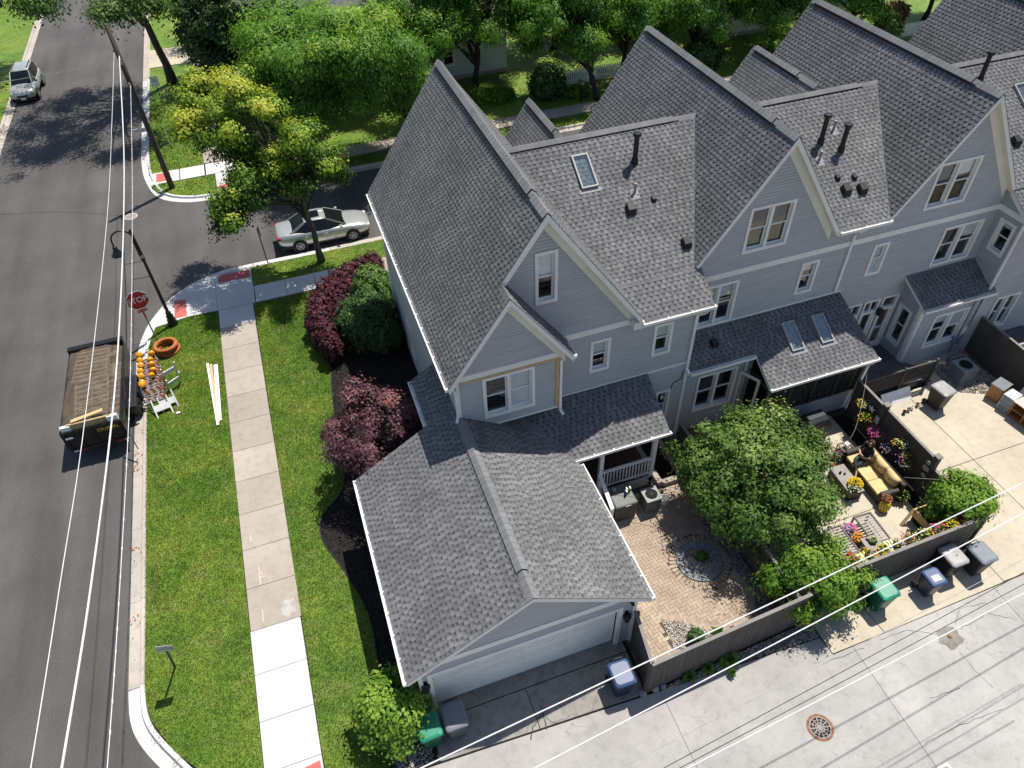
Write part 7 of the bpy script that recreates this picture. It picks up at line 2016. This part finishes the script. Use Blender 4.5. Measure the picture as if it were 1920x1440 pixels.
SKIN = simple('skin', (.56, .33, .24), .5, .05); TOPBLK = simple('black_tee', (.014, .014, .016), .8, .1); JEANS = simple('charcoal_jeans', (.035, .042, .048), .85, .12); HAIR = simple('auburn_hair', (.085, .032, .018), .5, .25, 30, .3)
pe = thing('person', 'person in black tee and dark jeans sitting cross-legged with folded arms on the yellow sofa', 'person', (16.98, 11.86, .0), math.radians(180 + 12))
mesh_obj('body', build_person(), pe)
m = MB(); rr = rng(8)
hp = []
for k in range(15):
    a = math.radians(-122 + k * 244 / 14) + math.pi
    for L_ in (0, 1):
        r0 = .088 + .012*L_
        x = -.105 + r0*math.cos(a)*1.02; y = r0*math.sin(a)
        m.tube([(-.10 + .02*math.cos(a), .02*math.sin(a), 1.435), (x, y, 1.37), (x*1.0 - .01, y*1.12, 1.24), (x - .012, y*1.18 + rr.uniform(-.01, .01), 1.10 + rr.uniform(-.03, .03))], [.02, .024, .022, .008], 5)
m.build('hair', HAIR, pe, smooth=True)
for s_ in (-1, 1):
    m = MB(); m.lathe([(.004, -.006), (.010, 0), (.004, .006)], 8, (-.012, s_*.032, 1.295)); m.build('eye', BLACKROUGH, pe)
m = MB(); m.cbox((-.008, 0, 1.238), (.008, .024, .005)); m.build('mouth', simple('lips', (.38, .13, .12), .5), pe)

# tables, pots and flowers
PETAL = {}
def petal(name, col):
    if name not in PETAL: PETAL[name] = tone_mat('petal_' + name, [(0, tuple(c*.55 for c in col)), (1, col)], .6, 0, 40, .25)
    return PETAL[name]
def flower_ball(name, label, cat, loc, r, h, cols, n=120, pot=None, pot_mat=None, group=None, leafn=160, lsize=.05, psize=.045, cloud=True):
    t = thing(name, label, cat, loc, 0, group); R = np.random.default_rng(int(abs(loc[0]*913 + loc[1]*77 + r*1000)))
    z0 = 0
    if pot:
        pr_, ph = pot; z0 = ph
        MB().lathe([(pr_*.7, 0), (pr_, ph*.9), (pr_*1.06, ph*.92), (pr_*1.06, ph), (pr_*.9, ph), (pr_*.8, ph*.8), (.01, ph*.8)], 16).build('pot', pot_mat or DARKWOOD, t, smooth=False)
    def shell(n, a, b):
        D = R.normal(size=(n, 3)); D /= np.linalg.norm(D, axis=1)[:, None]; D[:, 2] = np.abs(D[:, 2])*.9 - .1; return D * R.uniform(a, b, n)[:, None] * np.array([r, r, h]) + np.array([0, 0, z0 + .02])
    P = shell(leafn, .3, 1.0); fo_ = mesh_obj('foliage', leaves('foliage', P, R.uniform(lsize*.6, lsize*1.3, leafn), R.uniform(.1, .8, leafn), LM_GREEN, None, 1.8, .3, 3), t); fo_['kind'] = 'stuff'
    for k, c in enumerate(cols):
        m_ = max(14, n // len(cols)); P = shell(m_, .85, 1.12)
        if len(cols) > 1: P[:, 0] += r*.35*math.cos(2.4*k); P[:, 1] += r*.35*math.sin(2.4*k)
        bl_ = mesh_obj('blooms', leaves('blooms', P, R.uniform(psize*.8, psize*1.3, m_), R.uniform(.3, 1, m_), petal(c, FC[c]), None, 1.0, 1.2, 5), t); bl_['kind'] = 'stuff'
    return t
FC = dict(magenta=(.62, .05, .36), pink=(.72, .18, .42), white=(.82, .80, .74), yellow=(.82, .56, .02), red=(.60, .03, .035), orange=(.82, .36, .05), purple=(.22, .10, .32), coral=(.75, .16, .13), lavender=(.48, .30, .58), paleyellow=(.80, .74, .32))
st = thing('side_table', 'small dark wicker side table with open frame top beside the seated person', 'table', (16.75, 12.52, 0))
for x in (-.22, .19):
    for y in (-.2, .17): MB().box(x, y, 0, x + .03, y + .03, .52).build('leg', WICK, st)
m = MB(); m.box(-.24, -.22, .52, .24, -.17, .56); m.box(-.24, .17, .52, .24, .22, .56); m.box(-.24, -.17, .52, -.19, .17, .56); m.box(.19, -.17, .52, .24, .17, .56); m.build('top_frame', OLDW, st); MB().box(-.19, -.17, .535, .19, .17, .545).build('glass_top', GLASS, st)
MB().box(-.22, -.2, .25, .22, .2, .28).build('shelf', WICK, st)
t = thing('paper_box', 'white paper box with a dark mark on the wicker side table', 'box', (16.83, 12.58, .565), .3); MB().box(-.08, -.07, 0, .08, .07, .05).build('carton', WHITE, t); MB().box(-.025, -.02, .05, .025, .02, .053).build('mark', BLACKROUGH, t)
ct = thing('coffee_table', 'grey-brown wicker coffee table in front of the yellow sofa', 'table', (15.93, 11.33, 0), math.radians(-3))
TAUPE = simple('taupe_table_top', (.20, .18, .165), .5, .1); MB().box(-.27, -.6, .0, .27, .6, .40).build('base', WICK, ct, bevel=.01); MB().box(-.29, -.63, .40, .29, .63, .44).build('top', TAUPE, ct, bevel=.008)
t = thing('bird_ornament', 'pair of small dark bird ornaments on the coffee table', 'ornament', (15.85, 11.62, .445)); m = MB(); m.lathe([(.01, 0), (.045, .03), (.04, .06), (.015, .1), (.02, .12), (.005, .14)], 8); m.lathe([(.01, 0), (.04, .03), (.035, .05), (.015, .08), (.004, .11)], 8, (.12, -.09, 0)); m.build('birds', BLACKROUGH, t)
flower_ball('yellow_mums', 'pot of bright yellow chrysanthemums on the coffee table', 'flowers', (15.98, 11.0, .44), .24, .2, ['yellow'], 320, (.12, .12))
flower_ball('table_plant', 'white and green foliage plant at the near end of the coffee table', 'plant', (15.78, 10.82, .44), .18, .16, ['white'], 40, (.09, .1))
ys = thing('garden_stool', 'yellow pierced ceramic garden stool beside the sofa arm', 'stool', (16.55, 10.02, 0)); YG = simple('yellow_glaze', (.62, .44, .01), .25, .06, coat=.4)
MB().lathe([(.13, 0), (.16, .05), (.19, .22), (.16, .42), (.14, .46), (.02, .465)], 22).build('body', YG, ys, smooth=True)
m = MB()
for k in range(12):
    for z in (.16, .24, .32):
        a = 2*math.pi*(k + (z*10 % 1))/12; r_ = .186 if z == .24 else .178; m.cbox((r_*math.cos(a), r_*math.sin(a), z), (.012, .012, .02))
m.build('piercing', simple('stool_holes', (.10, .06, .005), .8), ys)
flower_ball('geranium_pot', 'small coral geranium standing on the yellow stool', 'flowers', (16.58, 10.08, .465), .15, .16, ['coral'], 46, (.08, .09), WHITE)
flower_ball('agave_pot', 'spiky green potted plant behind the sofa end', 'plant', (17.38, 10.18, 0), .26, .3, ['paleyellow'], 20, (.16, .24), BLACKROUGH, lsize=.12, leafn=90)
flower_ball('petunia_pot', 'dark pot of pink petunias beside the wicker side table', 'flowers', (16.35, 12.42, 0), .24, .26, ['magenta'], 26, (.17, .24), BLACKROUGH)
t = thing('terracotta_pot', 'tipped terracotta pot near the pink petunias', 'pot', (16.05, 12.3, .1)); t.rotation_euler = (1.3, 0, .6); MB().lathe([(.07, 0), (.11, .16), (.12, .16), (.12, .19), (.1, .19), (.07, .03)], 16).build('pot', simple('terracotta', (.42, .19, .10), .8), t)
BRONZE = simple('dark_bronze_frame', (.045, .028, .024), .45, .1); SLATM = simple('aged_slat', (.30, .27, .25), .6, .12)
def slat_seat(label, c, w, l, rz):
    t = thing('slatted_bench', label, 'bench', (c[0], c[1], 0), rz, 'cushionless slatted benches')
    m = MB(); m.box(-w/2, -l/2, .36, -w/2 + .05, l/2, .42); m.box(w/2 - .05, -l/2, .36, w/2, l/2, .42); m.box(-w/2 + .05, -l/2, .36, w/2 - .05, -l/2 + .05, .42); m.box(-w/2 + .05, l/2 - .05, .36, w/2 - .05, l/2, .42); m.build('frame', BRONZE, t)
    sm = MB().box(-w/2 + .05, -.028, .375, w/2 - .05, .028, .395).mesh('slat', SLATM)
    n = 10
    for i in range(n): mesh_obj('slat', sm, t).location = (0, -l/2 + .1 + (l - .2)*i/(n-1), 0)
    m = MB(); m.box(.05, -l/2 + .05, .36, .09, l/2 - .05, .374); m.build('stretcher', BRONZE, t)
    for x in (-w/2, w/2 - .05):
        for y in (-l/2, l/2 - .05): MB().box(x, y, 0, x + .05, y + .05, .36).build('leg', BRONZE, t)
slat_seat('slatted bronze bench frame nearer the sofa', (15.45, 9.35), .66, 1.15, math.radians(-3)); slat_seat('slatted bronze bench frame under the courtyard tree', (14.2, 9.28), .62, 1.12, math.radians(-2))
flower_ball('pink_flower_pot', 'pot of pale pink flowers between the two slatted benches', 'flowers', (14.78, 9.62, 0), .22, .22, ['pink', 'lavender'], 130, (.14, .2), DARKWOOD, psize=.07)
flower_ball('orange_flower_pot', 'terracotta pot of peach-orange flowers by the low taupe table', 'flowers', (14.88, 9.25, 0), .2, .18, ['orange'], 90, (.14, .2), MATS['terracotta'], psize=.07)
flower_ball('red_flower_pot', 'small red bloom pot at the end of the tree-side bench', 'flowers', (14.05, 8.72, .4), .1, .12, ['red'], 24, (.06, .07))
lt = thing('low_table', 'low taupe square table with a succulent bowl in front of the folding chairs', 'table', (15.02, 8.82, 0), math.radians(-4)); MB().box(-.30, -.27, .44, .30, .27, .48).build('top', TAUPE, lt, bevel=.006)
for x in (-.27, .22):
    for y in (-.24, .19): MB().box(x, y, 0, x + .05, y + .05, .44).build('leg', BRONZE, lt)
flower_ball('succulent_bowl', 'green succulent in a clay bowl on the low taupe table', 'plant', (15.05, 8.86, .48), .12, .12, ['paleyellow'], 24, (.1, .07), MATS['terracotta'])
t = thing('stone_sphere', 'small carved stone ball on the low taupe table', 'ornament', (14.95, 9.0, .48)); MB().lathe([(.01, 0), (.05, .015), (.06, .05), (.05, .09), (.01, .105)], 12).build('ball', C_OLD, t, smooth=True)
STRIPE_G = simple('lime_stripe_cloth', (.26, .33, .035), .8); 
def fold_chair(label, c, rz):
    t = thing('folding_chair', label, 'chair', (c[0], c[1], 0), rz, 'striped folding chairs')
    for s_ in (-1, 1):
        m = MB(); m.bar((s_*.23, .22, .0), (s_*.23, -.24, .95), .025, .025, (1, 0, 0)); m.bar((s_*.21, -.2, 0), (s_*.21, .24, .46), .025, .025, (1, 0, 0)); m.build('side_frame', BLACK, t)
    for k in range(7):
        x = -.21 + k*.06; m = MB(); a = Vector((x + .03, -.10, .62)); b = Vector((x + .03, -.245, .95)); m.bar(a, b, .056, .012, (0, 1, .3)); m.build('back_stripe', STRIPE_G if k % 2 == 0 else WHITE, t)
        m = MB(); m.bar((x + .03, -.08, .44), (x + .03, .25, .47), .056, .012); m.build('seat_stripe', STRIPE_G if k % 2 == 0 else WHITE, t)
fold_chair('lime striped folding chair nearer the arching shrub', (14.42, 8.42), math.radians(4)); fold_chair('lime striped folding chair farther along the alley fence', (15.52, 8.5), math.radians(-3))
# planter ledge along the inside of the alley fence
cols = [['yellow', 'coral'], ['orange', 'yellow'], ['yellow'], ['lavender', 'yellow'], ['paleyellow', 'coral'], ['yellow', 'paleyellow'], ['coral', 'pink'], ['yellow'], ['pink', 'red']]
nm = ['coral and yellow', 'orange and yellow', 'yellow', 'lavender and yellow', 'pale yellow and coral', 'lemon yellow', 'coral pink', 'small yellow', 'pink and red']
for k in range(9):
    x = 13.25 + k*.52
    flower_ball('rail_planter', nm[k] + ' flowers in fence planter number ' + ('one', 'two', 'three', 'four', 'five', 'six', 'seven', 'eight', 'nine')[k] + ' from the arching shrub', 'flowers', (x, 8.0, 1.52), .20, .2, cols[k], 60, (.12, .16), BLACKROUGH, 'planters on the alley fence', leafn=120)
# pine raised bed frame
rb = thing('raised_bed', 'bare pine raised bed frame under the lime shrub', 'raised bed', (17.55, 8.85, 0))
for a in ((-.45, -.55, .3, -.41, .55, .62), (-.41, .51, .3, .5, .55, .62), (-.41, -.55, .3, .5, -.51, .62)): MB().box(*a).build('plank', NEWWOOD, rb)
m = MB(); m.bar((-.47, .52, .62), (-.85, .42, .02), .10, .045, (0, 0, 1)); m.build('prop', NEWWOOD, rb)
MB().box(-.40, -.50, .05, .48, .50, .52).build('soil', MULCH, rb)
flower_ball('bed_plants', 'leafy herbs beside the pine raised bed', 'plant', (16.75, 8.5, 0), .45, .5, ['yellow'], 20, None, leafn=420, lsize=.09)
# hanging baskets on the dark fence
HB = [((17.9, 12.45, .75), .3, ['magenta'], 'magenta petunia wreath basket low on the dark fence', 150), ((17.92, 11.45, 1.2), .22, ['white', 'yellow'], 'white and yellow flower basket high on the dark fence', 70), ((17.9, 11.68, .65), .26, ['purple', 'lavender'], 'purple trailing flower basket on the dark fence', 90), ((17.92, 11.12, .95), .2, ['yellow', 'pink'], 'yellow and pink flower basket on the dark fence', 60), ((17.9, 10.85, .75), .26, ['coral', 'lavender'], 'coral and lavender flower basket nearest the end post', 70),
      ((17.95, 13.5, 1.2), .22, ['white', 'yellow'], 'white and yellow flowers on the fence end near the porch', 70), ((17.92, 13.05, .95), .26, ['red', 'yellow'], 'red and yellow flowers on the fence below the star ornament', 90), ((17.9, 13.3, .6), .25, ['red'], 'red geraniums low on the fence near the porch', 60)]
for c, r, cl, lab, n in HB: flower_ball('hanging_basket', lab, 'flowers', c, r, r*.9, cl, n, (r*.55, .14), BLACKROUGH, 'flower baskets on the dark fence', leafn=170)
t = thing('star_ornament', 'white metal star ornament on the fence near the porch', 'ornament', (18.06, 13.17, 1.42)); m = MB()
pts = []
for k in range(10):
    a = math.pi/2 + k*math.pi/5; r_ = .16 if k % 2 == 0 else .065; pts.append((r_*math.cos(a), r_*math.sin(a)))
vs = [(-.02, y, z) for y, z in pts] + [(.01, y, z) for y, z in pts]; m.add(vs + [(-.05, 0, 0)], [(k, (k+1) % 10, 20) for k in range(10)] + [tuple(range(10, 20))] + [(k, k + 10, (k+1) % 10 + 10, (k+1) % 10) for k in range(10)]); m.build('star', WHITE, t)
for k, (y, z, r_) in enumerate(((10.29, 1.35, .13), (10.24, 1.02, .1), (10.3, 1.62, .085))):
    t = thing('metal_ornament', ('largest round silver ornament', 'lowest round silver ornament', 'topmost round silver ornament')[k] + ' on the fence end post', 'ornament', (18.02, y, z)); m = MB(); m.xf = Matrix.Rotation(math.radians(-90), 4, 'Y'); m.lathe([(r_, 0), (r_, .015), (r_*.6, .03), (r_*.25, .02)], 16); m.build('disc', STEEL, t)
t = thing('wall_plaque', 'pale arched plaque on the fence post near the deck', 'plaque', (18.05, 12.78, 1.25)); m = MB(); m.box(-.02, -.09, -.18, .0, .09, -.02); m.box(-.02, -.09, .0, .0, .09, .14); m.build('panel', simple('pale_plaque', (.50, .55, .58), .4), t)
gr = thing('covered_grill', 'barbecue grill under a dark blue-grey cover by the screened porch', 'grill', (16.15, 13.75, 0), .05)
m = MB(); m.loft([[(-.62, -.32, 0), (.62, -.32, 0), (.62, .32, 0), (-.62, .32, 0)], [(-.62, -.31, .8), (.62, -.31, .8), (.62, .31, .8), (-.62, .31, .8)], [(-.42, -.28, 1.1), (.42, -.28, 1.1), (.42, .3, 1.1), (-.42, .3, 1.1)], [(-.38, -.1, 1.22), (.38, -.1, 1.22), (.38, .2, 1.22), (-.38, .2, 1.22)]]); m.build('cover', simple('dark_cover_cloth', (.022, .027, .034), .6, .2), gr, bevel=.04)
cable('thin string-light wire hanging from the porch eave to the side table', [(18.4, 14.35, 2.6), (17.9, 13.6, 1.75), (17.3, 12.9, 1.1), (16.95, 12.65, .75)], .008, WIRE_M)
cable('thin string-light wire from the sofa end to the lime shrub', [(17.45, 10.45, .9), (17.9, 9.7, 1.5), (18.2, 9.2, 1.95)], .007, WIRE_M)
cable('thin wire from the porch to the patio fence', [(7.1, 13.9, 1.9), (9.0, 12.8, 1.6), (11.05, 10.9, 1.62)], .007, WIRE_D)

# ------------------------------------------------------------------ third driveway clutter
t = thing('foam_board', 'white foam board leaning on the deck railing', 'board', (20.45, 14.1, 0)); m = MB(); m.bar((-.66, -.10, .0), (-.66, .22, .46), .03, .03); m = MB(); m.add([(-.68, -.12, .0), (.70, -.10, .0), (.70, .2, .42), (-.68, .2, .42), (-.68, -.09, .0), (.70, -.07, .0), (.70, .23, .42), (-.68, .23, .42)], [(0, 1, 2, 3), (7, 6, 5, 4), (0, 4, 5, 1), (1, 5, 6, 2), (2, 6, 7, 3), (3, 7, 4, 0)]); m.build('sheet', WHITE, t)
for k, (x, y) in enumerate(((20.3, 13.45), (20.55, 13.5), (20.75, 13.55), (21.05, 13.6))):
    t = thing('small_pot', ('first', 'second', 'third', 'fourth')[k] + ' small pot in front of the white foam board, counted from the left', 'pot', (x, y, 0), 0, 'small pots by the foam board'); MB().lathe([(.05, 0), (.07, .14), (.075, .14), (.075, .17), (.06, .17), (.05, .05)], 12).build('pot', (BLACKROUGH, C_OLD, WHITE, MATS['terracotta'])[k], t)
OAK = simple('orange_oak', (.40, .19, .07), .5, .15, 3, .1, streak=(1, 6, 6)); SHELFTOP = simple('pale_pink_counter', (.55, .45, .40), .5, .08)
c1_ = thing('oak_box', 'orange oak box cabinet with grey top by the dark fence', 'cabinet', (24.25, 12.95, 0), .25); MB().box(-.3, -.24, 0, .3, .24, .68).build('carcass', OAK, c1_, bevel=.01); MB().box(-.32, -.26, .68, .32, .26, .72).build('top', GRYL, c1_)
c2_ = thing('drawer_unit', 'pale metal drawer unit beside the oak box', 'cabinet', (24.2, 12.35, 0), .2); MB().box(-.28, -.22, 0, .28, .22, .72).build('carcass', simple('pale_blue_grey_metal', (.46, .49, .53), .4), c2_, bevel=.008)
for k in range(3): MB().box(-.295, -.18, .08 + .21*k, -.281, .18, .24 + .21*k).build('drawer', ACB, c2_)
c3_ = thing('shelf_unit', 'open oak shelf unit with pale pink top in the driveway', 'shelf', (24.2, 11.5, 0), .12)
for y in (-.55, -.02, .51): MB().box(-.22, y, 0, .22, y + .04, .74).build('side', OAK, c3_)
for z in (.06, .38): MB().box(-.21, -.51, z, .2, .51, z + .025).build('shelf', OAK, c3_)
MB().box(-.25, -.58, .74, .25, .58, .77).build('top', SHELFTOP, c3_); MB().box(.2, -.51, 0, .22, .51, .74).build('back', OAK, c3_)
m = MB(); m.lathe([(.07, .771), (.07, .778)], 16, (.02, -.25, 0)); m.build('hole', DARKWOOD, c3_); m = MB(); m.lathe([(.09, .40), (.09, .42)], 16, (-.05, -.28, 0)); m.build('plate', simple('cream_dish', (.75, .6, .42), .5), c3_)
t = thing('white_door_panel', 'white panel leaning on the dark fence behind the cabinets', 'board', (24.75, 12.1, 0)); m = MB(); m.bar((-.15, 0, 0), (.12, 0, 1.05), .75, .04, (1, 0, .2)); m.build('sheet', BGREY, t)
t = thing('grey_tub', 'grey storage tub at the end of the driveway shelf', 'tub', (24.4, 10.55, 0)); m = MB(); m.loft([[(-.22, -.3, 0), (.22, -.3, 0), (.22, .3, 0), (-.22, .3, 0)], [(-.26, -.34, .4), (.26, -.34, .4), (.26, .34, .4), (-.26, .34, .4)]]); m.build('tub', ACB, t, bevel=.03)
for k, (x, z, w_, h_) in enumerate(((24.45, 1.35, .22, .35), (24.2, .9, .18, .3), (24.5, .75, .2, .28))):
    m = MB(); m.box(x - w_/2, 15.5, z - h_/2, x + w_/2, 15.63, z + h_/2); m.build('meter_box', ACB if k else SOFFIT, h3, world=True, bevel=.015)
m = MB(); m.tube([(24.3, 15.55, .2), (24.3, 15.55, 2.9)], .03, 8); m.build('conduit', ACB, h3, world=True)
# garden shrubs in the pale yellow fence pot
t = thing('patio_light', 'rusty orange glow pot in the gravel corner of the patio', 'pot', (10.72, 7.75, 0)); MB().lathe([(.1, 0), (.14, .1), (.15, .12), (.1, .12), (.06, .04)], 14).build('pot', RUST, t)
# ------------------------------------------------------------------ wear and small marks
def blob(c, rx, ry, seed, n=14, rot=0.0):
    r = rng(seed); out = []
    for k in range(n):
        a = 2*math.pi*k/n; f = r.uniform(.62, 1.12); x = rx*f*math.cos(a); y = ry*f*math.sin(a)
        out.append((c[0] + x*math.cos(rot) - y*math.sin(rot), c[1] + x*math.sin(rot) + y*math.cos(rot)))
    return out
STRAW = tone_mat('dry_straw', [(0, (.16, .12, .06)), (1, (.42, .34, .19))], .9, .15, 40)
patches = []
for k, (px, py, rx, ry) in enumerate(((448, 1210, .22, .45), (600, 1310, .14, .5), (577, 1185, .12, .35), (300, 1375, .22, .4), (345, 1425, .4, .2), (545, 560, .7, .22), (590, 500, .6, .22), (300, 900, .3, .8), (290, 1100, .25, .9), (700, 1400, .3, .2))):
    g = G(px, py); patches.append(blob(g, rx, ry, 400 + k))
grass_field('dry_straw', 'dead straw and thatch on the worn lawn patches', patches, 420, (.045, .085), .02, mat=STRAW, seed=71)
# survey paint on the old sidewalk and a cement smear on its last old slab
PAINT = simple('faded_pink_survey_paint', (.52, .43, .36), .8, .1)
for k, (px, py, L_) in enumerate(((487, 1080, .75), (491, 1075, .12), (493, 1155, .45), (470, 1010, .3))):
    g = G(px, py); sheet('paint_mark', [(g.x - .022, g.y - L_/2), (g.x + .022, g.y - L_/2), (g.x + .03, g.y + L_/2), (g.x - .012, g.y + L_/2)], .0235 + .0005*k, PAINT, parent=sidewalk)
g = G(492, 1082); sheet('paint_mark', [(g.x - .12, g.y - .02), (g.x + .12, g.y - .03), (g.x + .12, g.y + .02), (g.x - .12, g.y + .03)], .0265, PAINT, parent=sidewalk)
g = G(541, 1138); sheet('cement_smear', blob(g, .26, .36, 431, 22), .0238, concrete_mat('cement_smear', (.45, .43, .40), .12, .3), parent=sidewalk)
# leaves and rust-brown litter in the gutter
LITTER = simple('rust_brown_leaf', (.36, .16, .06), .8, .2)
m = MB(); rr = rng(9)
for k in range(70):
    y = rr.uniform(12.7, 27); x = -8.43 + rr.uniform(.0, .38) if y > 12.5 else -8.0 + rr.uniform(0, .5) + (12.5 - y)*.25
    if rr.random() < .65: y = rr.choice((22.0, 21.4, 17.6, 14.8)) + rr.gauss(0, .14)
    z = -.085 if x < -8.12 else -.06
    if y < 12.5: z = -.02
    a = rr.uniform(0, 6.28); s_ = rr.uniform(.02, .055); dx, dy = s_*math.cos(a), s_*math.sin(a)
    m.add([(x - dx, y - dy, z), (x + dy*.6, y - dx*.6, z + .012), (x + dx, y + dy, z), (x - dy*.6, y + dx*.6, z + .01)], [(0, 1, 2, 3)])
tag(m.build('gutter_litter', LITTER), 'scattered rust-brown leaves and seeds along the gutter', 'litter', kind='stuff')
# broken patch and rag in the alley, cracked apron
CRACK = simple('crack_filler', (.045, .042, .038), .9, .2)
g = G(1783, 1196); sheet('patch', blob((g.x, g.y), .42, .40, 441), -.0055, concrete_mat('broken_patch', (.235, .215, .19), .2, .4, cracks=1.0, crack_scale=5), parent=alley)
t = MB(); t.lathe([(.01, .05), (.05, .04), (.07, .0)], 7); o = t.build('rag', LITTER); o.location = (g.x, g.y + .05, -.002); tag(o, 'crumpled orange-brown rag on the broken patch in the alley', 'rag')
def crack(parent, pts, w, z, seed):
    r = rng(seed); P_ = []
    for (a, b), (c, d) in zip(pts, pts[1:]):
        for k in range(6):
            f = k/6; P_.append((a + (c - a)*f + r.uniform(-.025, .025), b + (d - b)*f + r.uniform(-.025, .025)))
    P_.append(pts[-1]); vs = []; n = len(P_)
    for i, p in enumerate(P_):
        q = P_[min(i+1, n-1)]; o = P_[max(i-1, 0)]; dx, dy = q[0]-o[0], q[1]-o[1]; L = math.hypot(dx, dy) or 1; ww = w*r.uniform(.5, 1.3)
        vs += [(p[0] - dy/L*ww, p[1] + dx/L*ww, z), (p[0] + dy/L*ww, p[1] - dx/L*ww, z)]
    m = MB(); m.add(vs, [(2*i, 2*i+1, 2*i+3, 2*i+2) for i in range(n-1)]); m.build('crack', CRACK, parent)
pt_ = lambda *q: [tuple(G(*p)[:2]) for p in q]
crack(driveway, pt_((1015, 1325), (1018, 1340), (1000, 1362), (995, 1388)), .013, .0075, 1)
crack(driveway, pt_((1018, 1340), (1025, 1368)), .013, .0078, 2); crack(driveway, pt_((1019, 1342), (1043, 1358)), .009, .0081, 3)
for k, q in enumerate((((1798, 1222), (1830, 1258), (1862, 1290)), ((1760, 1190), (1700, 1180), (1650, 1200)), ((1800, 1180), (1850, 1150), (1900, 1160)), ((1790, 1170), (1800, 1140), (1850, 1130)), ((1735, 1395), (1800, 1360), (1880, 1330)), ((1745, 1310), (1800, 1290)), ((1540, 1245), (1620, 1215)))):
    crack(alley, pt_(*q), .006, -.0065 + .0003*k, 20 + k)
